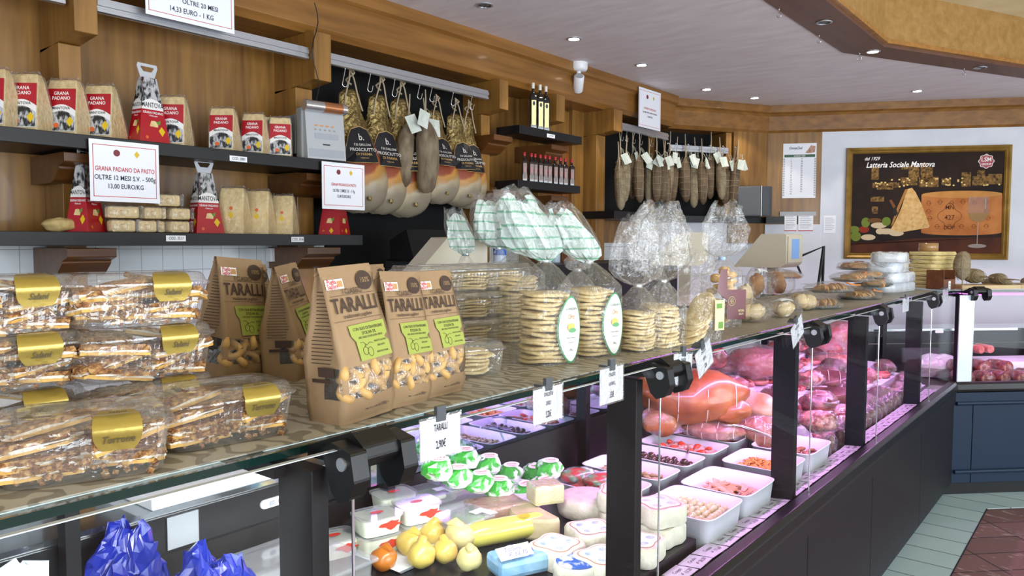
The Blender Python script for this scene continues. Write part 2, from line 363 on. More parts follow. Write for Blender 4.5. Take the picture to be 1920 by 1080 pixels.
for a, b, lb in ((-.5, 1.26, 'aluminium rail above the wedges at the far left edge'), (1.375, 2.37, 'aluminium rail over the grana padano shelf behind the hanging sign'), (2.49, 3.73, 'aluminium rail from which the cured hams hang'), (5.32, 6.15, 'aluminium rail holding the left bunch of salamis')):
    g = G(); g.M = MX.Translation((-3.19, 0, 2.497)) @ MX.Rotation(pi/2, 4, 'Z'); railprof(g, a, b); rail(lb, g)
g = G(); g.M = FA @ MX.Translation((0, .02, 2.43)); railprof(g, -.02, .62); rail('aluminium rail holding the right bunch of salamis', g)
g = inF(FA); g.box(.60, .66, .02, .24, 2.2, 2.63); g.box(.60, .655, .02, .09, 1.855, 2.1); g.prism([(0, 2.2), (.1, 2.1), (.2, 2.1), (.2, 2.2)], .60, .655, 'x'); tag(g.o('pilaster', M_wv, bev=.003), 'wooden pilaster right of the right hand salami bunch', 'pilaster', 'wooden pilasters on the wall')
# downlights
M_lamp = mat('lamp_glow', 'fff4df', .4, emit=14); M_lampoff = mat('lamp_glass', '555555', .2)
def downlight(p, z, on, label):
    t = thing('downlight', label, 'downlight', (p.x, p.y, z), group='recessed ceiling spotlights')
    G().lathe([(.036, 0), (.047, 0), (.047, -.004), (.036, -.006)], 24, cap=False).o('rim', M_alu, t)
    G().lathe([(.001, 0), (.033, 0), (.033, -.003), (.001, -.004)], 20).o('lens', M_lamp if on else M_lampoff, t)
    if on:
        l = bpy.data.lights.new('spot', 'SPOT'); l.energy = 9; l.spot_size = R(100); l.color = (1, .93, .82); l.shadow_soft_size = .04
        o = bpy.data.objects.new('spot_light', l); COL.objects.link(o); o.parent = t; o.location = (0, 0, -.02)
names = ['dark ceiling spotlight at the top centre', 'lit ceiling spotlight above the camera dome', 'lit ceiling spotlight above the salami offer sign', 'lit ceiling spotlight above the right salami bunch', 'lit ceiling spotlight above the grey speaker box', 'lit ceiling spotlight above the framed poster']
for i, p in enumerate(((909, 9), (1076, 72), (1203, 121), (1325, 167), (1415, 183), (1720, 170))): downlight(at(*p, z=ZC), ZC-.001, i > 0, names[i])
names = ['dark spotlight in the brown soffit near the top edge', 'lit spotlight in the brown soffit corner', 'dim spotlight in the brown soffit at the right']
for i, p in enumerate(((1545, 41), (1637, 96), (1838, 126))): downlight(at(*p, z=ZC-.006), ZC-.007, i == 1, names[i])
for i, (p, lb) in enumerate((((1461, 20), 'small wire hook under the ceiling nearest the top edge'), ((1536, 70), 'small wire hook left of the soffit corner'), ((1612, 104), 'small wire hook below the lit soffit spotlight'), ((1808, 133), 'small wire hook at the right of the soffit'))):
    q = at(p[0], p[1]-6, z=ZC-.006); g = G(); g.tube([(0, 0, 0), (0, 0, -.03)]+[(0.012*sin(a), 0, -.042+.012*cos(a)) for a in [k*pi/5 for k in range(9)]], .0015, 5)
    tag(g.o('ceiling_hook', M_steel, loc=q), lb, 'hook', 'wire hooks along the soffit edge')
# cctv camera
M_wplast = mat('white_plastic', 'e4e4e6', .35)
q = at(1085, 118, z=ZC)
t = thing('security_camera', 'white bullet security camera hanging from the ceiling edge', 'camera', (q.x, q.y, ZC), R(40))
G().lathe([(.065, 0), (.065, -.045), (.055, -.06), (.02, -.062)], 28).o('mount', M_wplast, t)
G().tube([(0, 0, -.06), (0, 0, -.10), (.0, -.01, -.115)], .016, 12).o('joint', M_wplast, t)
g = G(); g.M = MX.Translation((0, -.01, -.135)) @ MX.Rotation(R(48), 4, 'X') ; g.lathe([(.03, .05), (.037, .045), (.037, -.075), (.034, -.082), (.03, -.082)], 24, cap='bottom'); g.lathe([(.001, .05), (.03, .05)], 24); g.o('housing', M_wplast, t)
g = G(); g.M = MX.Translation((0, -.01, -.135)) @ MX.Rotation(R(48), 4, 'X'); g.lathe([(.001, -.076), (.03, -.076), (.031, -.078)], 20); g.o('lens', mat('lens_black', '0c0d10', .08), t)
# ================================================================ THE DISPLAY COUNTERS
M_glass = film('counter_glass', tint=(.965, .985, .98), haze=0, gloss=.09, rough=.0, base=.004)
M_gedge = mat('green_glass_edge', '0f2a26', .12, coat=.5)
M_gshelf = film('shelf_glass', tint=(.8, .9, .87), haze=.02, gloss=.4, rough=.02, base=.06)
M_hinge = mat('hinge_black', '09090b', .35, bump=.02, bscale=120)
M_granite = mat('dark_granite', '26201f', .22, col2='3a302d', scale=14, stretch=(1, .3, 1), bump=.02, coat=.3)
M_deck = mat('dark_deck', '121112', .35, col2='1d1b1b', scale=10, spec=.4)
M_post = mat('dark_post', '0b0b0e', .5, spec=.3)
M_led = mat('led_pink', 'e860ff', .4, emit=2.2); M_ledw = mat('led_white', 'f2f6ff', .4, emit=.9)
M_steelw = mat('worktop_steel', 'c9ced2', .08, metal=.95)
M_board = mat('white_cutting_board', 'e2e5ea', .4)
FC1 = MX.Translation((-.8, 0, 0)) @ MX.Rotation(pi/2, 4, 'Z')
FC2 = MX.Translation((-.8, 5.45, 0)) @ MX.Rotation(pi/4, 4, 'Z')
KK = .4142
def mitre(g, prof, FR, x0, x1, at_end, at_start=False):
    """extrude a depth/height outline along the counter with mitred ends"""
    n = len(prof); a = [(x0-(KK*d if at_start else 0), d, z) for d, z in prof]; b = [(x1+(KK*d if at_end else 0), d, z) for d, z in prof]
    g.M = FR; g.add(a+b, [tuple(range(n))[::-1], tuple(range(n, 2*n))]); g.add(a+b, [(i, (i+1) % n, n+(i+1) % n, n+i) for i in range(n)]); return g
def q4(d0, d1, z0, z1): return [(d0, z0), (d1, z0), (d1, z1), (d0, z1)]
def counter(FR, x0, x1, seams, pseams, label, body, me, ms, led):
    org = FR @ V(((x0+x1)/2, .4, 0)); t = thing('display_counter', label, 'counter', org); CM = MX.Translation(-org) @ FR
    def P(name, prof, m_, a=x0, b=x1, e=me, s=ms, bev=0): return mitre(G(), prof, CM, a, b, e, s).o(name, m_, t, bev)
    P('plinth', q4(.07, .75, 0, .1), M_black)
    prof_cap = [(0, .69), (.004, .675), (.06, .668), (.06, .73), (.02, .735), (.004, .722)]
    P('bumper', prof_cap, M_hinge, bev=.003)
    P('header', q4(.012, .06, .61, .668), body, bev=.002)
    ps = [x0]+pseams+[x1]
    for i in range(len(ps)-1):
        e = i == len(ps)-2 and me; s = i == 0 and ms
        P('base_panel', q4(.022, .05, .09, .606), body, ps[i]+(0 if i == 0 else .003), ps[i+1]-(0 if e or i == len(ps)-2 else .003), e, s, .003)
    P('ledge', [(.06, .66), (.17, .66), (.17, .69), (.06, .70)], M_granite)
    P('deck', q4(.17, 1.0, .62, .665), M_deck)
    P('rear_wall', q4(1.0, 1.03, .2, .84), M_deck)
    P('rear_beam', q4(.99, 1.03, .85, .939), M_black)
    P('worktop', q4(1.0, 1.32, .94, .955), M_steelw)
    for x in [a for a in seams if True]:
        g = G(); g.M = CM; g.box(x-.04, x-.01, .08, .16, .68, 1.28); g.o('post', M_post, t, .002)
        g = G(); g.M = CM; g.box(x-.035, x-.005, .94, .98, .66, 1.25); g.o('rear_post', M_post, t)
        g = G(); g.M = CM; g.box(x-.06, x-.03, .14, .98, 1.262, 1.284); g.o('shelf_arm', M_post, t)
        g = G(); g.M = CM; g.cyl((x, .04, .73), (x, .04, 1.27), .0024, n=8); g.o('glass_edge', M_steel, t)
        g = G(); g.M = CM
        for dx in (-.030, .062):
            g.prism([(.008, 1.315), (.05, 1.325), (.07, 1.31), (.05, 1.255), (.035, 1.242), (.012, 1.25), (.0, 1.275)], x+dx, x+dx+.028, 'x')
        g.prism([(.01, 1.30), (.015, 1.318), (.04, 1.335), (.14, 1.30), (.14, 1.283), (.05, 1.285), (.02, 1.285)], x-.002, x+.062, 'x')
        h = g.o('hinge', M_hinge, t, .004)
        g = G(); g.M = CM; g.cyl((x-.033, .025, 1.298), (x-.029, .025, 1.298), .0095, n=20); g.o('pin', M_alu, h)
    ss = [x0+(.12 if ms else 0)]+seams+[x1]
    for i in range(len(ss)-1):
        last = i == len(ss)-2 and me
        g = G(); mitre(g, [(.036, .73), (.042, .73), (.042, 1.315), (.036, 1.315)], CM, ss[i]+.004, ss[i+1]-(.004 if not last else .0), last, False); g.o('glass_pane', M_glass, t)
        g = G(); mitre(g, [(.035, 1.315), (.043, 1.315), (.043, 1.3162), (.035, 1.3162)], CM, ss[i]+.004, ss[i+1]-.004, last, False); g.o('glass_rim', M_gal, t)
    P('glass_shelf', q4(.155, .80, 1.286, 1.297), M_gshelf)
    P('shelf_edge', q4(.149, .155, 1.2855, 1.2972), M_gedge)
    for a, b, m_, c, pw in led:
        g = G(); g.M = CM; g.cyl((a, .29, 1.268), (b, .29, 1.268), .009, n=10); g.o('light_tube', m_, t)
        l = bpy.data.lights.new('tube', 'AREA'); l.shape = 'RECTANGLE'; l.size = b-a; l.size_y = .03; l.color = c; l.energy = pw
        o = bpy.data.objects.new('tube_light', l); COL.objects.link(o); o.parent = t; o.location = V(CM @ V(((a+b)/2, .30, 1.25)))
        o.rotation_euler = (CM.to_3x3() @ V((0, .35, -1))).to_track_quat('-Z', 'X').to_euler()
        # track: long side along counter
        zz = -(CM.to_3x3() @ V((0, .5, -1))).normalized(); xx = (CM.to_3x3() @ V((1, 0, 0))).normalized(); yy = zz.cross(xx)
        mm = MX((xx, yy, zz)).transposed(); o.rotation_euler = mm.to_euler()
    return t, CM
PINK = (.93, .40, 1)
ct1, CM1 = counter(FC1, -.6, 5.45, [.69, 1.60, 2.70, 3.61, 4.75], [.75, 1.7, 2.65, 3.5, 4.5], 'long glass fronted display counter with dark base panels running to the corner', M_dark, True, False,
    [(-.2, 1.62, M_ledw, (.97, .98, 1), 12), (1.9, 3.6, M_led, PINK, 9), (3.7, 5.5, M_led, PINK, 9)])
ct2, CM2 = counter(FC2, 0, 3.6, [.115, 1.3, 2.5], [.12, 1.3, 2.5], 'angled glass fronted display counter with navy base panels beyond the corner', M_navy, False, True, [(.1, 2.6, M_led, PINK, 8)])
g = G(); g.M = CM1; g.box(1.52, 3.0, .965, .975, .86, 1.06); g.o('rear_mirror', mat('rear_mirror', 'b9d3e6', .03, metal=1), ct1)
# corner steel plate and navy mouldings of the second counter
g = G(); g.M = CM2; g.box(.012, .105, .03, .038, .735, 1.278); g.o('corner_plate', M_gal, ct2)
for z in (.60, .165):
    g = G(); g.M = CM2; g.tube([(0, .012, z), (3.6, .012, z)], .013, 10); g.o('moulding', M_navy, ct2)
# rear beam fittings of the first bay: switches, steel plate, white board
t = thing('switch_plate', 'pale oval switch plate on the black rear beam inside the first bay', 'switch', (-1.789,.8,.93))
G().prism([(-.035+.012*cos(a), .012*sin(a)) for a in [pi/2+k*pi/8 for k in range(9)]]+[(.035+.012*cos(a), .012*sin(a)) for a in [-pi/2+k*pi/8 for k in range(9)]], 0, .006, 'z').o('plate', M_wplast, t)
q = at(515, 905, x=-1.789); q2 = at(485, 912, x=-1.789)
t.location = (-1.789, q.y, .897); t.rotation_euler = MX(((0, 0, 1), (1, 0, 0), (0, 1, 0))).to_euler()
g = G(); [g.box(x-.007, x+.007, -.006, .006, .006, .010) for x in (-.014, .014)]; g.o('rocker', mat('grey_plastic', '9a9da2', .4), t)
q = at(343, 960, x=-1.785); tag(box('metal_plate', M_alu, -1.7895, -1.785, q.y-.04, q.y+.04, .855, .935), 'plain brushed metal plate on the rear beam beneath the white board', 'plate')
g = G(); a = at(285, 945, x=-1.80); b = at(548, 873, x=-1.80); g.box(-2.04, -1.8, a.y, b.y, .9555, .986); tag(g.o('cutting_board', M_board, bev=.004), 'white cutting board on the rear worktop behind the first bay', 'board')
# ================================================================ SHELF GOODS
def circ(cx, cy, rx, ry=None, n=20): 
    ry = rx if ry is None else ry
    return [(cx+rx*cos(2*pi*i/n), cy+ry*sin(2*pi*i/n)) for i in range(n)]
def rect(x0, x1, y0, y1): return [(x0, y0), (x1, y0), (x1, y1), (x0, y1)]
def flat(g, pts, M, k=0, dz=0):
    M0 = g.M; g.k = k; g.M = M @ MX.Translation((0, 0, dz)); g.add([(x, y, 0) for x, y in pts], [tuple(range(len(pts)))]); g.M = M0; return g
WALLX = MX(((0, 0, 1, 0), (1, 0, 0, 0), (0, 1, 0, 0), (0, 0, 0, 1)))
def onplane(P0, P1, P2):
    """matrix of a plane: origin P0, x towards P1, y towards P2"""
    x = (V(P1)-V(P0)).normalized(); y = (V(P2)-V(P0)); y = (y-x*y.dot(x)).normalized(); z = x.cross(y)
    M = MX((x, y, z)).transposed().to_4x4(); M.translation = V(P0); return M
M_cheese = mat('grana_cheese', 'e4cb95', .5, col2='d2b67c', scale=30, bump=.05, sss=.15)
M_rind = mat('cheese_rind', 'c9a25f', .55, col2='b98f4c', scale=20)
M_film = film('crinkled_film', haze=.05, gloss=.55, rough=.12, wr=.8, wscale=35, base=.05)
M_lred = mat('label_red', 'a80f20', .35, coat=.3); M_lwhite = mat('label_white', 'e6e4e2', .4, coat=.2)
M_city = mat('label_city_grey', '1d1d20', .4, col2='b9b9bb', scale=70, stretch=(1, 1, .5), contrast=(.42, .58))
M_yel = mat('label_yellow', 'd9b50f', .4); M_org = mat('label_orange', 'd4602a', .4); M_grn = mat('leaf_green', '5c8a2c', .5)
M_wht = mat('white_print', 'f2efec', .5)
LM = [M_lred, M_lwhite, M_city, M_yel, M_org, M_cheese, M_grn]
def wedge_pack(label, labelled=True):
    t = thing('cheese_wedge', label, 'cheese')
    W, H, db, dt, ln = .115, .205, .14, .035, .02
    rings = []
    for k in range(9):
        s = k/8; z = H*s; y0 = -db*.45+ln*s+.004*sin(pi*s)*-1; y1 = db*.55+(dt-db+ln)*s; w_ = W/2*(1-.05*s)
        if k in (0, 8): w_ -= .004; y0 += .003; y1 -= .003
        rings.append([(-w_, y0, z), (w_, y0, z), (w_, y1, z), (-w_, y1, z)])
    G().loft(rings, True, False).o('cheese', [M_cheese], t, bev=.004)
    g = G(); rr = random.Random(3); rings = []
    for k, s in enumerate((0, .03, .25, .5, .75, .97, 1.02, 1.06)):
        z = H*s; e = .0035 if k < 6 else -.004*(k-5); ring_ = []
        y0 = -db*.45+ln*s-e; y1 = db*.55+(dt-db+ln)*s+e; w_ = W/2*(1-.05*s)+e
        if k == 7: y0 = y1 = (y0+y1)/2+.002; y1 += .001
        for i in range(24):
            u = i/24*4; sdd = int(u); f_ = u-sdd
            c_ = [(-w_, y0), (w_, y0), (w_, y1), (-w_, y1)]; a, b = c_[sdd], c_[(sdd+1) % 4]
            j = .0018 if k < 6 else .005
            ring_.append((a[0]+(b[0]-a[0])*f_+rr.uniform(-j, j), a[1]+(b[1]-a[1])*f_+rr.uniform(-j, j), z+(rr.uniform(-j, j) if k > 5 else 0)))
        rings.append(ring_)
    g.loft(rings, False, False).o('wrapper', M_film, t)
    LF = onplane((0, -db*.45, 0), (1, -db*.45, 0), (0, -db*.45+ln, H))
    if labelled:
        g = G(); LF2 = LF @ MX.Translation((0, -.006, .0052)) @ MX.Diagonal((1.13, 1.08, 1, 1))
        flat(g, rect(-.048, .048, .015, .165), LF2, 1, 0)
        flat(g, [(-.048, .165), (-.048, .088)]+[(-.048+.096*i/10, .088+.022*sin(pi*i/10)) for i in range(11)]+[(.048, .165)], LF2, 0, .0003)
        flat(g, [(-.046, .017), (.046, .017), (.046, .066)]+[(.046-.092*i/10, .066+.022*sin(pi*i/10)) for i in range(11)], LF2, 2, .0003)
        flat(g, [(.018, .05), (.03, .067), (.042, .05), (.03, .03)], LF2, 3, .0008); flat(g, circ(-.015, .036, .009), LF2, 4, .0008)
        lb = g.o('label', LM, t)
        text([('GRANA', .017, 0, .148, .85), ('PADANO', .017, 0, .131, .85)], M_wht, lb, M=LF2, ex=.0008)
        text([('MANTOVA', .0135, 0, .096, .9)], M_ink, lb, 'brand_lettering', M=LF2, ex=.0008)
    else:
        g = G(); LF2 = LF @ MX.Translation((0, 0, .0052)); flat(g, circ(0, .115, .008), LF2, 4); flat(g, [(.0, .10), (.012, .085), (.0, .066), (-.012, .085)], LF2, 3); g.o('print', LM, t)
    return t
def along(px, xx=-3.16): return at(px, 300, x=xx).y
W1 = wedge_pack('labelled')
lab = [(-3, 'red labelled grana padano wedge cut by the left photo edge on the upper shelf', 50), (57, 'second red labelled grana padano wedge from the left on the upper shelf', 50), (130, 'red labelled grana padano wedge, third from the left on the upper shelf', 48), (195, 'red labelled grana padano wedge left of the handled carton on the upper shelf', 47),
 (326, 'red labelled grana padano wedge tucked behind the right of the handled carton', 52), (420, 'red labelled wedge leaning left of the beige tub group', 48), (477, 'red labelled grana padano wedge in front of the beige tub, middle of three', 46), (523, 'red labelled grana padano wedge nearest the printing machine', 62)]
for i, (px, lb, a) in enumerate(lab):
    o = W1 if i == 0 else copytree(W1); o['label'] = lb; o['group'] = 'grana padano wedges on the upper shelf'
    o.location = (-3.20, along(px+4, -3.2), 2.005); o.rotation_euler = (0, 0, R(a-9))
    if px in (477, 523): o.scale = (.88, .88, .9)
    if px == 420: o.scale = (.95, .95, .92)
W2 = wedge_pack('plain', False)
for i, (px, lb, s) in enumerate(((440, 'large plain grana wedge in clear wrap nearest the carton on the lower shelf', 1), (487, 'middle plain grana wedge in clear wrap on the lower shelf', .97), (533, 'rightmost plain grana wedge in clear wrap on the lower shelf', .9))):
    o = W2 if i == 0 else copytree(W2); o['label'] = lb; o['group'] = 'plain grana wedges on the lower shelf'; o.location = (-3.2, along(px, -3.2), 1.638); o.rotation_euler = (0, 0, R(38)); o.scale = (s, s, s)
def carton(label, short=False):
    t = thing('gift_carton', label, 'carton')
    H = .125 if short else .265; wb, db = .068, .045; k_ = 1 - (.30 if short else .55); wt, dt = wb*k_, db*(.35 if not short else .75)
    g = G(); rings = [[(-wb, -db, 0), (wb, -db, 0), (wb, db, 0), (-wb, db, 0)], [(-wt, -dt, H), (wt, -dt, H), (wt, dt, H), (-wt, dt, H)]]
    g.loft(rings, True, False); g.o('box', M_lred, t, bev=.001)
    for nm, P0, P1, P2, hw, tw in (('front_print', (0, -db, 0), (1, -db, 0), (0, -dt, H), wb, wt), ('side_print', (-wb, 0, 0), (-wb, -1, 0), (-wt, 0, H), db, dt), ('side_print', (wb, 0, 0), (wb, 1, 0), (wt, 0, H), db, dt)):
        M = onplane(P0, P1, P2); Hs = (V(P2)-V(P0)).length; g = G(); q = hw/wb; W_ = lambda z: hw+(tw-hw)*z/Hs
        if not short:
            flat(g, [(-W_(.155), .155), (W_(.155), .155), (W_(Hs), Hs), (-W_(Hs), Hs)], M, 2, .0006)
            a, b = .135, .162
            flat(g, [(-W_(a), a)]+[(W_(a), a), (W_(b), b)]+[(W_(b)*(1-2*i/8), b+.018*sin(pi*i/8)) for i in range(9)], M, 1, .001)
            flat(g, [(.018*q, .05), (.033*q, .068), (.048*q, .05), (.033*q, .028)], M, 3, .001)
        else: flat(g, [(-.0, .02), (.014*q, .035), (.028*q, .02), (.014*q, .006)], M, 3, .001)
        zc = .078 if not short else .07
        flat(g, [(-.02*q, zc-.012), (.016*q, zc-.014), (.02*q, zc+.004), (.004*q, zc+.012), (-.012*q, zc+.01)], M, 5, .001)
        flat(g, [(.01*q, zc+.006), (.03*q, zc+.016), (.028*q, zc), (.018*q, zc-.004)], M, 6, .0012); flat(g, circ(-.036*q, .02, .006*q+.001), M, 4, .001)
        pr = g.o(nm, LM, t)
        if not short:
            text([('MANTOVA', .029*q**.5, 0, .153, .68*q**.5)], M_ink, pr, M=M, ex=.0014); text([('GRANA PADANO', .0135, 0, .122, .85*q), ('il Padano puro', .009, 0, .110, .7*q)], M_wht, pr, 'small_lettering', M=M, ex=.0014)
    if not short:
        g = G(); a = [(-.030, H-.002), (.030, H-.002), (.046, H+.045), (.042, H+.058), (-.042, H+.058), (-.046, H+.045)]; h = [(-.018, H+.026), (.018, H+.026), (.030, H+.042), (.028, H+.046), (-.028, H+.046), (-.030, H+.042)]
        for y, fl in ((-.0015, 1), (.0015, 0)): g.add([(p[0], y, p[1]) for p in a+h], [(i, (i+1) % 6, 6+(i+1) % 6, 6+i) for i in range(6)])
        for P in (a, h): g.add([(p[0], -.0015, p[1]) for p in P]+[(p[0], .0015, p[1]) for p in P], [(i, (i+1) % 6, 6+(i+1) % 6, 6+i) for i in range(6)])
        g.o('handle', mat('carton_silver', 'b9bcc1', .4), t)
    return t
c1 = carton('tall handled gift carton standing on the upper shelf among red labelled wedges'); c1.location = (-3.17, along(280, -3.17), 2.005); c1.rotation_euler = (0, 0, R(98))
for px, a, lb in ((158, 128, 'tall gift carton turned sideways behind the left price sign'), (382, 92, 'tall handled gift carton right of the small cheese packs on the lower shelf')):
    o = copytree(c1, lb); o.location = (-3.2, along(px, -3.2), 1.638); o.rotation_euler = (0, 0, R(a))
for o in (c1,): o['group'] = 'tall gift cartons'
c3 = carton('short red gift box under the right price sign on the lower shelf', True); c3.location = (-3.2, along(626, -3.2), 1.638); c3.rotation_euler = (0, 0, R(122)); c3.scale = (1.25, 1.25, 1.05)
# small packs
packs = [(224, 0, 0, .046), (270, 0, 0, .035), (329, 0, 0, .042), (226, 1, 0, .058), (279, 1, 0, .036), (332, 1, 0, .04), (312, 2, 0, .044), (299, 0, .02, .014), (305, 1, .02, .012)]
pl = ['small wrapped cheese pack at the left end of the bottom row', 'small wrapped cheese pack in the middle of the bottom row', 'small wrapped cheese pack at the right end of the bottom row', 'wide wrapped cheese pack on the second row left, below the sign', 'small wrapped cheese pack on the second row middle', 'small wrapped cheese pack on the second row beside the carton', 'small cheese pack alone on top of the pile', 'small cheese pack set back in the bottom row', 'small cheese pack set back in the second row']
for i, (px, lv, bk, w_) in enumerate(packs):
    y = along(px, -3.16); z = 1.638+lv*.055; t = thing('cheese_pack', pl[i], 'cheese', (-3.16-bk, y, z), R(90+rnd.uniform(-14, 14)), 'small cheese packs piled on the lower shelf')
    G().box(-w_, w_, -.03, .03, .002, .048).o('cheese', M_cheese, t, bev=.008)
    g = G(); g.sheet(12, 6, lambda u, v: (-w_-.012+(2*w_+.024)*u, -.034-.002*sin(u*40), .004+.046*v+.003*sin(u*25+v*9)), False); g.sheet(12, 6, lambda u, v: (-w_-.012+(2*w_+.024)*u, -.034+.068*v, .051+.002*sin(u*30+v*20)), False); g.o('wrapper', M_film, t)
    flat(G(), rect(-w_*.9, w_*.2, .012, .034), front(0, -.0355, 0), 0).o('label', mat('kraft_label', 'b08a52', .6, col2='e0d5b8', scale=60), t)
g = G(); g.ell((0, 0, .028), (.065, .035, .03), 12, 8, .5, 4); g.v = [V((p.x, p.y, max(0, p.z))) for p in g.v]
tag(g.o('cheese_chunk', mat('rough_cheese', 'c8b078', .7, col2='a98c52', scale=25, bump=.4, bscale=30), loc=(-3.2, along(108, -3.2), 1.638), rot=(0, 0, R(70)), sub=1), 'rough broken chunk of hard cheese left of the cartons on the lower shelf', 'cheese')
# tub
t = thing('plastic_tub', 'round beige plastic tub behind the three wedges on the upper shelf', 'tub', (-3.3, along(503, -3.3), 2.005))
G().lathe([(.078, 0), (.088, .17), (.094, .172), (.094, .188), (.088, .19), (.085, .17), (.076, .006)], 32, cap=False).o('body', mat('cream_plastic', 'd8cfa4', .35, sss=.1), t)
# printing machine
M_mg = mat('machine_grey', '8f9294', .45); M_mf = mat('machine_front', 'b4b8be', .35, metal=.3)
t = thing('label_printer', 'grey label printing machine with silver front panel at the end of the upper shelf', 'printer', (-3.19, 2.40, 2.005), R(82))
G().box(-.10, .12, -.06, .0, 0, .25).o('housing', M_mg, t, bev=.008)
g = G(); [g.box(-.103, -.099, -.0+i*.012, .006+i*.012, .03, .22) for i in range(13)]; g.o('vent', mat('machine_dark', '6f7275', .5), t)
fp = G().prism([(-.10, .0), (-.055, .0), (-.055, .235), (-.075, .235)], -.09, .12, 'x').o('front_panel', M_mf, t, bev=.003)
LP_ = onplane((0.015, -.1005, 0), (1, -.1005, 0), (.015, -.0755, .235))
g = G()
for i in range(4): flat(g, circ(-.05+i*.03, .165, .010, .004, 12), LP_, 0, .001)
for i in range(5): flat(g, circ(-.055+i*.026, .145, .006, .004, 12), LP_, 1, .001)
g.o('button', [mat('amber_button', 'c98b52', .4), mat('grey_button', '8a8d92', .4)], t)
g = G(); flat(g, rect(-.06, .07, .10, .128), LP_, 0, .001); flat(g, rect(-.095, .095, .012, .05), LP_, 0, .001); flat(g, rect(-.02, .02, .07, .076), LP_, 1, .001); g.o('slot', [mat('panel_shade', '9fa3aa', .4), M_ink], t)
g = G(); g.cyl((-.10, -.09, .255), (.125, -.09, .255), .026, n=24); g.o('roller', mat('silver_roller', 'c4c2c0', .25, metal=.8), t); g = G(); g.cyl((-.0, -.09, .255), (.10, -.09, .255), .0268, n=24); g.o('roller_window', mat('copper_window', 'b0744c', .3, metal=.6), t)
g = G(); g.tube([(0, .02*sin(k*.9), .5-k*.045) for k in range(12)], .0025, 6); q = at(592, 195, x=-3.13); tag(g.o('cable', M_black, loc=(q.x, q.y, 2.26)), 'thin black cable dangling beside the second pilaster', 'cable')
# signs
def sign(name, px, xx, lines, label, cat='sign', top=False, logos=True, group=None, off=0, FRM=None, red=()):
    """px: TL, TR, BL pixel corners, on the wall plane x = xx"""
    TL, TR, BL = [at(*p, x=xx) for p in px]; w_ = abs(TR.y-TL.y); h = abs(TL.z-BL.z)
    c = V((xx, (TL.y+TR.y)/2, TL.z-h/2)); t = thing(name, label, cat, (c.x, c.y, c.z-h/2), group=group)
    G().box(-.0006, .0006, -w_/2, w_/2, 0, h).o('sheet', M_paper, t)
    M = WALLX.copy(); M.translation = (.0012, 0, h/2)
    g = G(); a, b, e = w_/2-.012, h/2-.018, .0025
    for r_ in (rect(-a, a, b-e, b), rect(-a, a, -b, -b+e), rect(-a, -a+e, -b, b), rect(a-e, a, -b, b)): flat(g, r_, M, 0)
    if logos: flat(g, circ(-w_*.12, h*.30, h*.055), M, 1); flat(g, [(w_*.17, h*.36), (w_*.21, h*.3), (w_*.17, h*.24), (w_*.13, h*.3)], M, 2)
    g.o('print', [M_red, mat('seal_maroon', '7a2c34', .6), M_yel], t)
    for k, ln in enumerate(lines): text([(ln[0], h*ln[1], w_*ln[2], h*ln[3], ln[4] if len(ln) > 4 else .7)], M_red if k in red else mat('navy_ink', '272b3c', .6), t, M=M, ex=.0004)
    return t
sign('price_sign', ((166, 259), (297, 272), (162, 376)), -3.085, [('GRANA PADANO DA PASTO', .105, 0, .03, .72), ('OLTRE 12 MESI S.V. - 500g', .11, 0, -.11, .82), ('13,00 EURO/KG', .11, 0, -.25, .8)], 'white laminated sign reading 13,00 EURO/KG hanging at the left of the upper shelf', red=(0,), group='laminated price signs')
sign('price_sign', ((603, 302), (683, 308), (602, 391)), -3.085, [('GRANA PADANO DA PASTO', .085, 0, .03, .62), ('OLTRE 12 MESI S.V. - 1 Kg', .09, 0, -.1, .6), ('12,40 EURO/KG', .09, 0, -.22, .62)], 'white laminated sign reading 12,40 EURO/KG below the label printer', red=(0,), group='laminated price signs')
sign('price_sign', ((270, -95), (437, -70), (272, 25)), -3.13, [('OLTRE 20 MESI', .11, .1, -.16, .9), ('14,33 EURO - 1 KG', .12, 0, -.32, .8)], 'white laminated sign reading EURO - 1 KG at the top edge of the photo', red=(), group='laminated price signs')
sign('offer_sign', ((1198, 162), (1239, 172), (1194, 236)), -3.15, [('OFFERTA SPECIALE', .07, 0, .0, 1.1), ('SALAME TIPICO MANTOVANO', .055, 0, -.1, 1.0), ('11,80 €/KG', .06, 0, -.2, 1)], 'white laminated offer sign pinned to the beam above the salamis', red=(0,), group='laminated price signs')
def codetag(px, py, txt, label, w_=.085):
    p = at(px, py, x=-3.0985); t = thing('code_label', label, 'label', (-3.099, p.y, p.z), group='handwritten code labels on the shelf edges')
    G().box(0, .0012, -w_/2, w_/2, -.012, .012).o('sheet', M_paper, t); M = WALLX.copy(); M.translation = (.0016, 0, 0)
    text([(txt, .017, 0, 0, .8, .15)], M_ink, t, M=M, ex=0)
codetag(447, 298, 'COD. 2880', 'white handwritten code label 2880 on the upper shelf edge'); codetag(330, 447, 'COD. 3511', 'white handwritten code label 3511 on the lower shelf edge'); codetag(558, 449, 'COD. 3506', 'white handwritten code label 3506 on the lower shelf edge near its end', .07); codetag(1033, 255, 'COD 0041', 'small white code label on the olive oil shelf edge', .09)
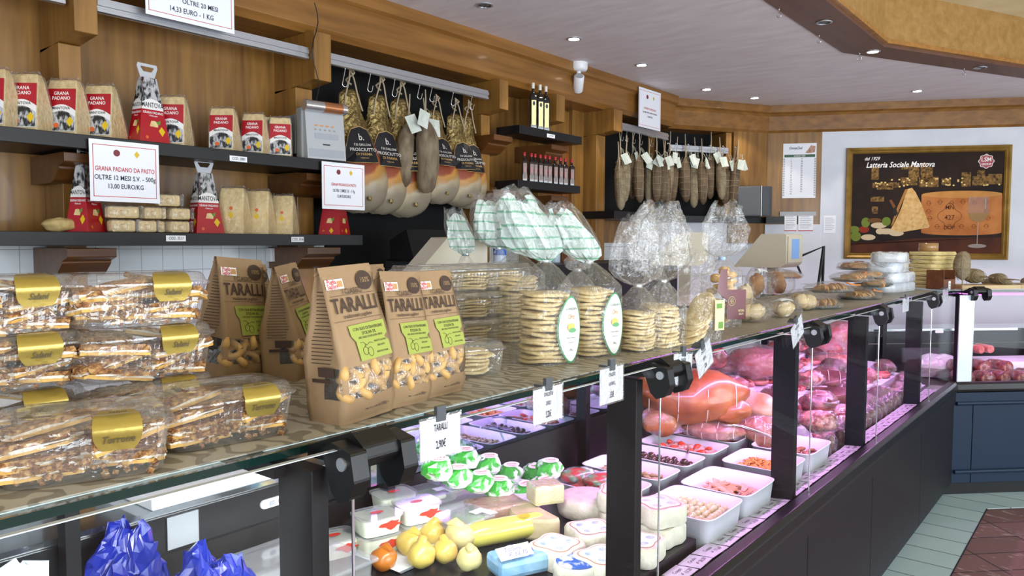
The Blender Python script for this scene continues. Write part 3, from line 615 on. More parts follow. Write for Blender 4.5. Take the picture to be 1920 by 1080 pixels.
# bottles
M_bot = mat('dark_bottle_glass', '0b0d0b', .08, coat=.6); M_vin = mat('dark_vinegar_glass', '120a0c', .08, coat=.6); M_lyel = mat('label_cream', 'd9d39a', .5); M_capr = mat('cap_red', '9c1a26', .35); M_lblp = mat('label_pink', 'b0646a', .5, col2='8a8480', scale=50)
def bottle(label, s, h, neck, cap, lblm, lx, gm):
    t = thing('bottle', label, 'bottle'); g = G()
    sq = lambda r, z: [(r*max(-1, min(1, 1.35*cos(2*pi*i/24)))*1.0, r*max(-1, min(1, 1.35*sin(2*pi*i/24))), z) for i in range(24)]
    ci = lambda r, z: [(r*cos(2*pi*i/24), r*sin(2*pi*i/24), z) for i in range(24)]
    g.loft([sq(s*.96, 0), sq(s, .006), sq(s, h*.68), sq(s*.9, h*.72), ci(s*.5, h*.78), ci(neck, h*.84), ci(neck, h*.95)]).o('glass_body', gm, t)
    G().lathe([(neck*1.15, h*.88), (neck*1.2, h*.885), (neck*1.2, h), (neck*1.1, h*1.003)], 18).o('cap', cap, t)
    g = G(); flat(g, rect(-s*.62, s*.62, h*.08, h*.62), front(0, -s-.0008, 0), 0); flat(g, circ(0, h*.55, s*.35, s*.45, 14), front(0, -s-.0012, 0), 1)
    if cap is M_capr: flat(g, rect(-s*.5, s*.5, h*.12, h*.3), front(0, -s-.0012, 0), 1)
    g.o('label', lblm, t); return t
ob = bottle('o', .033, .30, .012, mat('cap_cream', 'ddd9cc', .4), [M_lyel, M_ink], 0, M_bot)
for i, (px, lb) in enumerate(((997, 'leftmost of the three tall dark olive oil bottles'), (1010, 'middle one of the three tall dark olive oil bottles'), (1021, 'rightmost of the three tall dark olive oil bottles'))):
    o = ob if i == 0 else copytree(ob); o['label'] = lb; o['group'] = 'olive oil bottles'; o.location = (-3.155, along(px+2, -3.155), 2.36); o.rotation_euler = (0, 0, R(52)); o.scale = (.75, .75, 1.02)
vb = bottle('v', .026, .19, .012, M_capr, [M_lblp, mat('label_grey', '77736e', .5)], 0, M_vin)
ords = ['first', 'second', 'third', 'fourth', 'fifth', 'sixth', 'seventh', 'eighth', 'ninth', 'tenth', 'eleventh', 'twelfth', 'thirteenth', 'fourteenth', 'fifteenth', 'sixteenth', 'seventeenth', 'eighteenth', 'nineteenth', 'twentieth']
for i, px in enumerate((983, 996, 1003, 1013, 1022, 1030, 1041, 1051, 1060, 1072)):
    o = vb if i == 0 else copytree(vb); o['label'] = ords[i]+' red capped vinegar bottle counted from the left on the short shelf'; o['group'] = 'red capped vinegar bottles'
    o.location = (-3.15, along(px, -3.15), 2.007); o.rotation_euler = (0, 0, R(55)); o.scale = (.72, .72, 1)
# small things standing in the aisle against the wall (spray bottles, till, scale)
def spray(px, py, xx, capc, label):
    q = at(px, py, x=xx); t = thing('spray_bottle', label, 'bottle', (q.x, q.y, 1.481))
    G().lathe([(.034, 0), (.036, .01), (.036, .14), (.026, .175), (.014, .19), (.014, .205)], 20).o('body', mat('pale_blue_plastic', 'bcd2e6', .3), t)
    G().lathe([(.018, .2), (.018, .235), (.01, .24)], 16).o('cap', mat('cap_'+capc, capc, .35), t); g = G(); g.box(-.037, .037, -.037, -.0, .05, .11); G().lathe([(.0368, .05), (.0368, .11)], 20, cap=False).o('label', mat('blue_label', '2b62b8', .4), t)
spray(937, 392, -2.72, '2143a8', 'blue capped spray bottle in front of the wooden wall behind the striped bags'); spray(1040, 383, -2.72, 'b83a2c', 'red capped spray bottle in front of the inner door')
# ================================================================ HANGING HAMS AND SALAMIS
def hook(x, y, z0, drop, label, group, rz=0, FRm=None):
    g = G(); g.tube([(.012*cos(a), 0, .0+.012*sin(a)) for a in [pi+k*-pi/6 for k in range(7)]]+[(.012, 0, -.02), (-.005, 0, -drop+.03), (-.012, 0, -drop)]+[(.0+.014*cos(a)+.002, 0, -drop-.0+.014*sin(a)) for a in [pi+k*pi/6 for k in range(1, 7)]]+[(.02, 0, -drop+.02)], .0028, 6)
    return tag(g.o('hook', M_steel, loc=(x, y, z0), rot=(0, 0, rz)), label, 'hook', group)
M_ham = None
def ham_mat():
    m, nt, b, out = newmat('cured_ham'); N = nt.nodes; L = nt.links
    tc = N.new('ShaderNodeTexCoord'); sp = N.new('ShaderNodeSeparateXYZ'); L.new(tc.outputs['Object'], sp.inputs[0])
    n = N.new('ShaderNodeTexNoise'); n.inputs['Scale'].default_value = 6; n.inputs['Detail'].default_value = 6; L.new(tc.outputs['Object'], n.inputs['Vector'])
    a = N.new('ShaderNodeMath'); a.operation = 'MULTIPLY_ADD'; a.inputs[1].default_value = .16; L.new(n.outputs['Fac'], a.inputs[0]); L.new(sp.outputs['Z'], a.inputs[2])
    x = N.new('ShaderNodeMath'); x.operation = 'MULTIPLY_ADD'; x.inputs[1].default_value = -.45; L.new(sp.outputs['X'], x.inputs[0]); L.new(a.outputs[0], x.inputs[2])
    r = N.new('ShaderNodeValToRGB'); mr = N.new('ShaderNodeMapRange'); mr.inputs['From Min'].default_value = -.55; mr.inputs['From Max'].default_value = 0; L.new(x.outputs[0], mr.inputs['Value']); L.new(mr.outputs[0], r.inputs[0])
    e = r.color_ramp.elements; e[0].position = .0; e[0].color = lin('857d6c'); e[1].position = 1; e[1].color = lin('7c3a22')
    for p, c in ((.24, '857a66'), (.33, 'a8987c'), (.37, 'a97c3e'), (.44, 'bb8540'), (.48, '8e4024'), (.7, '7a3320')): k = e.new(p); k.color = lin(c)
    L.new(r.outputs[0], b.inputs['Base Color']); b.inputs['Roughness'].default_value = .45; b.inputs['Coat Weight'].default_value = .15
    bp = N.new('ShaderNodeBump'); bp.inputs['Strength'].default_value = .5; bp.inputs['Distance'].default_value = .01; L.new(n.outputs['Fac'], bp.inputs['Height']); L.new(bp.outputs[0], b.inputs['Normal'])
    return m
M_ham = ham_mat(); M_gold = mat('gold_foil', 'a8935f', .3, metal=.8, bump=1, bscale=60, col2='6e5a34', scale=25); M_rope = mat('butcher_twine', 'a5957c', .8)
M_blabel = mat('black_ham_label', '14141a', .4); M_glabel = mat('gold_trim', 'b09058', .4)
def ham(label, seed):
    t = thing('cured_ham', label, 'ham'); N_ = 22; rr = random.Random(seed)
    prof = [(-.555, .03, 0), (-.54, .085, 0), (-.50, .13, 0), (-.43, .155, .0), (-.36, .155, 0), (-.28, .135, -.0), (-.20, .105, -.01), (-.13, .075, -.012), (-.08, .058, -.012)]
    rings = []
    for z, r_, dx in prof:
        rings.append([(r_*cos(2*pi*i/N_)*1.02+dx+.2*(-.2-z)*.0+(.03*(-z-.1) if cos(2*pi*i/N_) > 0 else 0), r_*.62*sin(2*pi*i/N_), z+.012*NZ.noise(V((cos(2*pi*i/N_)*2, sin(2*pi*i/N_)*2, z*9+seed)))) for i in range(N_)])
    G().loft(rings).o('meat', M_ham, t, sub=1)
    g = G(); rings = []
    for z, r_ in ((-.20, .112), (-.17, .098), (-.14, .086), (-.11, .074), (-.085, .064), (-.06, .056), (-.04, .05), (-.02, .048), (0, .052), (.02, .054), (.04, .045), (.06, .02)):
        rings.append([((r_+.003)*cos(2*pi*i/22)*(1+rr.uniform(-.11, .11))-.012, (r_+.003)*.66*sin(2*pi*i/22)*(1+rr.uniform(-.11, .11)), z+rr.uniform(-.006, .006)) for i in range(22)])
    g.loft(rings, 'top', False).o('gold_wrap', M_gold, t)
    g = G()
    M = onplane((0, -.128, -.26), (1, -.128, -.26), (0, -.062, -.07))
    def bend(p):  # wraps the label round the shank
        return p
    lab_ = lambda s: [(-.085*s, -.035-.0), (-.05*s, -.052*s), (0, -.058*s), (.05*s, -.052*s), (.085*s, -.035), (.072*s, .03), (.055*s, .09), (.04*s, .122*s), (0, .134*s), (-.04*s, .122*s), (-.055*s, .09), (-.072*s, .03)]
    for s, dz, k in ((1.04, 0, 1), (1, .001, 0)):
        P = lab_(s); n0 = len(g.v); 
        g.k = k; q_ = [M @ V((x, y, dz-.0+(-6.0)*x*x)) for x, y in P]+[M @ V((0, .03, dz+.0))]; c = len(P)
        g.add(q_, [(i, (i+1) % c, c) for i in range(c)])
    lb = g.o('label', [M_blabel, M_glabel], t)
    M2 = M @ MX.Translation((0, 0, .002))
    text([('b.', .05, 0, .075, .8), ('F.lli GALLONI', .018, 0, .035, .8), ('PROSCIUTTO', .024, 0, .008, .92)], mat('silver_print', 'c9c5bd', .4), lb, M=M2)
    text([('DI PARMA', .02, 0, -.016, .9), ('stagionato', .010, 0, -.035, 1)], M_glabel, lb, 'gold_lettering', M=M2)
    g = G(); 
    for s in (-1, 1): g.tube([(0, 0, .17), (s*.012, -.02, .11), (s*.03-.01, -.035, .03), (s*.045-.01, -.05, -.05)], .004, 6)
    g.tube([(.02*sin(k*.9), -.0+.01*cos(k*1.3), .17-.012*k) for k in range(8)], .005, 6); g.o('twine', M_rope, t)
    g = G(); g.ell((.03, -.098, -.49), (.009, .006, .012), 10, 6, .5, 2); g.o('seal', M_gold, t)
    return t
hams = [(663, 190, 'leftmost hanging cured ham, half hidden behind the label printer', 0, 1), (716, 202, 'second hanging cured ham from the left', 1, 1), (757, 205, 'third hanging cured ham from the left, beside the grey salami bundle', 2, 1.02), (822, 232, 'hanging cured ham just right of the grey salami bundle', 3, .92), (860, 240, 'hanging cured ham, second from the right', 4, .93), (881, 232, 'rightmost hanging cured ham near the pilaster', 5, .95)]
H0 = ham('x', 1); hx = [655, 702, 748, 795, 818, 858, 893]
for i, (px, pz, lb, sd, s) in enumerate(hams):
    o = H0 if i == 0 else copytree(H0); o['label'] = lb; o['group'] = 'cured hams hanging in a row'; p = at(px, 190, x=-3.22)
    o.location = (-3.26, p.y+.02, (2.345 if i < 3 else 2.33)); o.rotation_euler = (R((i % 3-1)*2), R((i % 2)*4-2), R(74+(i*5) % 9)); o.scale = (s*1.12, s*.9, s*(1.06 if i < 3 else .98))
hl = ['first hook from the left on the ham rail', 'second hook from the left on the ham rail', 'third hook from the left on the ham rail', 'fourth hook on the ham rail, above the grey salami bundle', 'fifth hook from the left on the ham rail', 'second hook from the right on the ham rail', 'rightmost hook on the ham rail']
for i, px in enumerate(hx): 
    p = at(px-8, 150, x=-3.2); hook(-3.205, p.y, 2.548, .13 if i < 3 else .115, hl[i], 'hooks on the ham rail', R(75))
# salami
M_sal = mat('aged_salami', '55422c', .7, col2='7c6a50', scale=22, stretch=(1, 1, .35), bump=.6, bscale=40, contrast=(.3, .7), col3='64503a')
M_sal2 = mat('pale_aged_salami', '6d5d44', .75, col2='998b70', scale=26, bump=.7, bscale=36, contrast=(.3, .7))
M_tag = mat('paper_tag', 'd6d9d2', .6, col2='b9c3b6', scale=22)
def salami(label, Lh=.30, r=.036, seed=0, m_=None, net=True):
    t = thing('salami', label, 'salami'); rr = random.Random(seed); N_ = 14; bend = rr.uniform(-.015, .015)
    rings = []
    for k in range(15):
        s = k/14; z = -.06-Lh*s; rad = r*(max(.0, sin(pi*min(1, .04+.96*s)))**.24) if 0 < k < 14 else r*.25
        if k < 4: rad *= (.45, .62, .82, .95)[k]
        rings.append([(rad*cos(2*pi*i/N_)*(1+.07*NZ.noise(V((i, k*.6, seed))))+bend*sin(pi*s), rad*.92*sin(2*pi*i/N_), z) for i in range(N_)])
    rings.reverse(); G().loft(rings).o('meat', m_ or M_sal, t)
    if net:
        g = G()
        for k in range(2, 13, 2):
            s = k/14; z = -.06-Lh*s; rad = r*(max(.0, sin(pi*min(1, .04+.96*s)))**.32)*1.04; z0 = rr.uniform(-.004, .004)
            g.tube([(rad*cos(2*pi*i/14)+bend*sin(pi*s), rad*.92*sin(2*pi*i/14), z+z0+.004*cos(2*pi*i/14+k)) for i in range(15)], .0016, 4, False)
        for q_ in range(5):
            a = 2*pi*q_/5+rr.uniform(-.2, .2)
            g.tube([((r*(max(.0, sin(pi*min(1, .04+.96*s)))**.32)*1.04)*cos(a)+bend*sin(pi*s), r*.96*(max(.0, sin(pi*min(1, .04+.96*s)))**.32)*sin(a), -.06-Lh*s) for s in [j/10 for j in range(11)]], .0014, 4, False)
        g.o('netting', mat('salami_netting', '9a8a6c', .8), t)
    g = G(); g.tube([(0, 0, .10), (.002, 0, .04), (0, 0, .0), (.003, -.002, -.03), (0, 0, -.065)], [.003, .004, .005, .006, .004], 6); g.tube([(.0, 0, -.0), (.018, -.012, -.02), (.022, -.016, -.05)], .0015, 4); g.o('twine', M_rope, t)
    return t
SB = [salami('s', .32, .040, 1), salami('s', .29, .036, 5, M_sal2), salami('s', .31, .038, 9)]
USED = [0, 0, 0]; TG = []
def hang(i, px, py, label, group, xx=None, a=0, s=1, P=None, N=None, back=0, tagc=1):
    q = at(px, py, x=xx) if xx is not None else at(px, py, P=P, N=N)
    src = SB[i % 3]; o = copytree(src, label, q, group=group, rot=(R(rnd.uniform(-4, 4)), R(rnd.uniform(-4, 4)), a+rnd.uniform(-.4, .4)), scale=(s, s, s))
    if not USED[i % 3]: [bpy.data.objects.remove(x) for x in KID(src)]; bpy.data.objects.remove(src); SB[i % 3] = o; USED[i % 3] = 1; TG.append(o)
    if tagc:
        g = G(); w_ = rnd.uniform(.045, .06); g.box(-w_/2, w_/2, -.0005, .0005, -.075, 0); g.tube([(0, 0, 0), (.003, .004, .03), (0, .01, .05)], .0012, 4)
        tg = g.o('tag', M_tag, o); tg.location = (rnd.uniform(-.02, .02), -.045, -.05); tg.rotation_euler = (R(rnd.uniform(-15, 5)), R(rnd.uniform(-35, 35)), R(rnd.uniform(-30, 30)))
    return o
# left bunch: x near the rail, picture columns given by their centre
left = [(1163, 262, 1), (1174, 268, 0), (1186, 258, 1), (1199, 262, 1), (1217, 272, 1), (1231, 268, 1), (1246, 268, 0), (1160, 280, 0)]
sidel = ['far left', 'second from the left', 'third from the left', 'fourth from the left', 'third from the right', 'second from the right', 'far right', 'half hidden at the back left']
for i, (px, py, tg) in enumerate(left): hang(i, px, py+14, f'netted grey salami {sidel[i]} in the left hanging bunch', 'salamis in the left hanging bunch', xx=-3.2 if i % 2 == 0 else -3.14, a=R(60), s=1.18, tagc=tg)
PA = A-nA*.0; nn = nA
right = [(1256, 275, 1), (1268, 285, 0), (1285, 280, 1), (1303, 286, 1), (1316, 288, 1), (1333, 276, 1), (1350, 285, 1), (1365, 292, 1), (1383, 290, 1), (1297, 300, 0), (1245, 290, 0)]
sider = ['far left', 'second from the left', 'third from the left', 'fourth from the left', 'fifth from the left', 'fifth from the right', 'third from the right', 'second from the right', 'far right', 'half hidden behind the fourth one', 'low and half hidden at the left end']
for i, (px, py, tg) in enumerate(right): hang(i+1, px, py-2, f'netted grey salami {sider[i]} in the right hanging bunch', 'salamis in the right hanging bunch', P=A+nA*(.04 if i % 2 else -.01), N=nA, a=angA, s=1.28, tagc=tg)
for i, px in enumerate((1167, 1176, 1190, 1203, 1223)):
    p = at(px, 240, x=-3.2); hook(-3.205, p.y, 2.548, .12, ords[i]+' hook from the left on the left salami rail', 'hooks on the left salami rail', R(80))
for i, px in enumerate((1252, 1267, 1289, 1330, 1355, 1377)):
    p = at(px, 258, P=A, N=nA); hook(p.x-nA.x*.01, p.y-nA.y*.01, 2.485, .10, ords[i]+' hook from the left on the right salami rail', 'hooks on the right salami rail', angA)
# big grey salami bundle among the hams
M_big = mat('mouldy_salami', '5a4934', .75, col2='8b7d66', scale=16, stretch=(1, 1, .4), bump=.7, bscale=30)
q = at(800, 200, x=-3.12)
for k, (dy, dx, L_, r_, lb) in enumerate(((.0, .02, .42, .068, 'large grey salami at the front of the bundle among the hams'), (-.09, -.03, .36, .05, 'smaller grey salami at the back left of the bundle among the hams'), (.07, -.05, .38, .045, 'mouldy grey salami at the right of the bundle among the hams'))):
    o = salami(lb, L_, r_, 20+k, M_big, False); o.location = (-3.15+dx, q.y+dy*.9, 2.36-(.03 if k else 0)); o['group'] = 'salami bundle among the hams'; o.rotation_euler = (0, R((0, 4, -4)[k]), R(70))
    g = G(); g.box(-.035, .035, -.0005, .0005, -.10, 0); tg = g.o('tag', M_tag, o); tg.location = ((-.03, -.02, .03)[k], -.06, -.03); tg.rotation_euler = (R(-12), R((20, -25, 8)[k]), R(10))
# ================================================================ ON TOP OF THE COUNTER
def runner_mat():
    m, nt, b, out = newmat('runner_cloth'); N = nt.nodes; L = nt.links
    tc = N.new('ShaderNodeTexCoord'); n = N.new('ShaderNodeTexNoise'); n.inputs['Scale'].default_value = 7; n.inputs['Distortion'].default_value = 1.5; L.new(tc.outputs['Object'], n.inputs['Vector'])
    w_ = N.new('ShaderNodeTexWave'); w_.wave_type = 'RINGS'; w_.inputs['Scale'].default_value = 14; w_.inputs['Distortion'].default_value = 9; w_.inputs['Detail'].default_value = 1; w_.inputs['Detail Scale'].default_value = 1.2; L.new(tc.outputs['Object'], w_.inputs['Vector'])
    r = N.new('ShaderNodeValToRGB'); r.color_ramp.elements[0].position = .35; r.color_ramp.elements[1].position = .5; r.color_ramp.elements[0].color = lin('7f796d'); r.color_ramp.elements[1].color = lin('aaa498'); L.new(w_.outputs['Fac'], r.inputs[0]); L.new(r.outputs[0], b.inputs['Base Color']); b.inputs['Roughness'].default_value = .45
    return m
ZT = 1.3005
g = mitre(G(), q4(.17, .79, 1.2975, 1.3), FC1, -.6, 5.45, True); tag(g.o('table_runner', runner_mat()), 'taupe swirl patterned runner lying on the long glass shelf', 'runner')
M_clam = film('clear_clamshell', haze=.06, gloss=.6, rough=.06, wr=.25, wscale=30, base=.07)
M_crumb = mat('nut_crumble', '74492a', .8, col2='c79c64', scale=140, bump=1, bscale=160, contrast=(.36, .62), col3='9c6a3c')
M_wafer = mat('wafer', 'd8ad62', .7, col2='c2934a', scale=60, bump=.3, bscale=120); M_icing = mat('white_icing', 'e9dfcf', .6, bump=.8, bscale=120)
M_goldst = mat('gold_sticker', 'ab954a', .3, metal=.6, bump=.25, bscale=16); M_scr = mat('sticker_script', '4a3c1c', .5)
def pastry(parent, x, y, z, a, b_, c, seed, L_=.052, W_=.022):
    g = G(); rr = random.Random(seed); g.M = MX.Translation((x, y, z)) @ Euler((a, b_, c)).to_matrix().to_4x4()
    def slab(z0, z1, k, j):
        g.k = k; n = 26; out_ = []
        for zz in (z0, z1):
            out_.append([(max(-L_, min(L_, 1.35*L_*cos(2*pi*i/n)))+rr.uniform(-j, j), max(-W_, min(W_, 1.35*W_*sin(2*pi*i/n)))+rr.uniform(-j, j), zz+rr.uniform(-j, j)*.6) for i in range(n)])
        g.loft(out_, True, False)
    slab(0, .0045, 1, .0008); slab(.0045, .008, 2, .0022); slab(.0078, .0148, 0, .0036)
    return g.o('pastry_bar', [M_crumb, M_wafer, M_icing], parent)
def clam(label, group, seed, txt='Salame', sticker=True, L_=.19, W_=.13, H=.083, food='pastry', lab=None):
    t = thing('pastry_box' if food == 'pastry' else 'cracker_box', label, 'box', group=group); rr = random.Random(seed)
    hb = H*.78; a, b = L_/2, W_/2
    def rr_ring(hx, hy, z, rib=0):
        out_ = []; n = 96
        for i in range(n):
            th = 2*pi*i/n; e = 5; c, s = cos(th), sin(th); k = (abs(c)**e+abs(s)**e)**(-1/e)
            f_ = 1+rib*(1 if i % 2 else -1); out_.append((hx*k*c*f_, hy*k*s*f_, z))
        return out_
    g = G(); g.loft([rr_ring(a*.90, b*.88, .001), rr_ring(a*.92, b*.90, .006, .008), rr_ring(a*.98, b*.97, hb*.9, .018), rr_ring(a*1.0, b*1.0, hb*.94), rr_ring(a*1.06, b*1.08, hb), rr_ring(a*1.06, b*1.08, hb+.003)], 'bottom', False).o('base', M_clam, t)
    g = G(); g.loft([rr_ring(a*1.065, b*1.09, hb+.0032), rr_ring(a*1.0, b*1.0, hb+.006), rr_ring(a*.97, b*.96, H-.004), rr_ring(a*.93, b*.9, H), rr_ring(a*.6, b*.5, H+.0005), rr_ring(a*.57, b*.46, H-.003)], 'top').o('lid', M_clam, t)
    if food == 'pastry':
        z = .007
        for lv in range(4):
            for (cx_, cy_) in ((-a*.5, -b*.42), (a*.42, -b*.40), (-a*.44, b*.35), (a*.46, b*.38)):
                if lv == 3 and rr.random() < .45: continue
                pastry(t, cx_+rr.uniform(-.008, .008), cy_+rr.uniform(-.006, .006), z+rr.uniform(0, .002), R(rr.uniform(-14, 14)), R(rr.uniform(-15, 15)), R(rr.uniform(-38, 38)), rr.random(), .045, .024)
            z += .0152
        g = G(); rr2 = random.Random(seed+5)   # crumbs at the bottom
        for i in range(90): 
            g.M = MX.Translation((rr2.uniform(-a*.84, a*.84), rr2.choice((-1, 1))*rr2.uniform(b*.7, b*.82), .004+rr2.random()*.028)); s = rr2.uniform(.002, .0045); g.M = g.M @ Euler((rr2.random()*3, rr2.random()*3, 0)).to_matrix().to_4x4(); g.box(-s, s, -s*.6, s, -s, s*.7)
        g.M = MX(); o = g.o('loose_crumbs', M_crumb, t, kind if False else 0); o['kind'] = 'stuff'
    else:
        z = .006; k = 0
        while z < hb-.008:
            gg = G(); ox_, oy_ = rr.uniform(-.01, .01), rr.uniform(-.004, .004)
            wavy_disc(gg, (ox_, oy_, z), a*.82, b*.78, .006, rr); gg.o('cracker', M_crk, t); z += .0085; k += 1
    if sticker:
        g = G(); cx_ = a*.35; n = 12
        pts = []
        for i in range(n+1):
            u = i/n; ang = u*pi*.5
            pts.append((0, 0))
        def prof(v):   # from the lid top, over the rim and down the front
            P = [(-b*.70, H+.002), (-b*.93, H-.001), (-b*1.10, hb+.004), (-b*1.11, hb-.002), (-b*1.06, hb-.014), (-b*1.03, hb-.026)]
            s = v*(len(P)-1); i = min(int(s), len(P)-2); f_ = s-i; return (P[i][0]+(P[i+1][0]-P[i][0])*f_, P[i][1]+(P[i+1][1]-P[i][1])*f_)
        def fn(u, v):
            y, z = prof(v); hw = .027*(1-.35*abs(2*v-1)**3); return (cx_+(u*2-1)*hw, y-.001, z)
        g.sheet(6, 12, fn); st = g.o('gold_sticker', M_goldst, t)
        M = onplane((cx_, -b*1.065-.003, hb-.012), (1, -b*1.065-.003, hb-.012), (cx_, -b*1.085-.003, hb)); M3 = onplane((cx_, -b*.95, H+.0028), (cx_+1, -b*.95, H+.0028), (cx_, -b*.7, H+.005))
        text([(txt, .013, 0, .0, .8, .35)], M_scr, st, M=M)
        text([('Salani', .010, 0, .0, .9, .35)], M_scr, st, 'small_lettering', M=M3)
    if lab: 
        g = G(); g.box(lab[0]-.035, lab[0]+.035, -b*.5, b*.3, H+.001, H+.0016); lb = g.o('label', M_paper, t); g = G(); g.box(lab[0]-.035, lab[0]+.035, -b*.5, -b*.1, H+.0016, H+.002); g.o('label_band', mat('maroon', '5c1a22', .4), lb)
    return t
M_crk = mat('flat_cracker', 'cdb27c', .75, col2='e6d3a4', scale=55, bump=.35, bscale=70, contrast=(.3, .7))
def wavy_disc(g, c, rx, ry, th, rr, n=26, amp=.05):
    ph = [rr.uniform(0, 6.28) for _ in range(4)]
    def P(i, k, z): 
        t = 2*pi*i/n; f_ = 1+amp*(.5*sin(5*t+ph[0])+.5*sin(11*t+ph[1])+.5*rr.uniform(-1, 1))
        return (c[0]+rx*k*cos(t)*f_, c[1]+ry*k*sin(t)*f_, c[2]+z+.0022*sin(3*t+ph[2])*k)
    g.loft([[P(i, .9, 0) for i in range(n)], [P(i, 1, th*.5) for i in range(n)], [P(i, .93, th) for i in range(n)], [P(i, .4, th*.9) for i in range(n)]], True, True); return g
boxes = [(318-110, 905, 0, 70, 'big open looking pastry box at the front left corner of the shelf', 'Torrone', (-1.06, .425)), (445, 835, 0, 83, 'pastry box with gold sticker directly left of the front taralli bag', 'Torrone', (-1.085, .632))]
C0 = [clam('x', None, 11, 'Torrone'), clam('x', None, 23, 'Salani'), clam('x', None, 37, 'Salani')]
for i, b_ in enumerate(boxes):
    o = C0[0] if i == 0 else copytree(C0[0]); o['label'] = b_[4]; o['group'] = 'clear pastry boxes'; o.location = (b_[6][0], b_[6][1], ZT); o.rotation_euler = (0, 0, R(b_[3])); o.scale = (1.05, 1.05, 1.0)
used = [0, 0, 0]
mid = at(268, 817, z=ZT); lft = at(18, 850, z=ZT)
mid = V((mid.x-.075, mid.y+.03, 0)); lft = V((lft.x-.07, lft.y+.01, 0))
st = [(mid, 0, 84, 'pastry box at the bottom of the middle stack, mostly hidden'), (mid, 1, 86, 'pastry box in the middle of the middle stack'), (mid, 2, 82, 'pastry box on top of the middle stack'), (lft, 0, 88, 'pastry box at the bottom of the stack cut by the left photo edge'), (lft, 1, 86, 'middle pastry box of the stack cut by the left photo edge'), (lft, 2, 90, 'top pastry box of the stack cut by the left photo edge')]
for i, (p, lv, a, lb) in enumerate(st):
    k = 1+i % 2; o = C0[k] if not used[k] else copytree(C0[k]); used[k] = 1; o['label'] = lb; o['group'] = 'clear pastry boxes'; o.location = (p.x+(.004 if lv == 1 else 0), p.y+(lv-1)*-.004, ZT+lv*.0838); o.rotation_euler = (0, 0, R(a)); o.scale = (1.08, 1.05, 1)
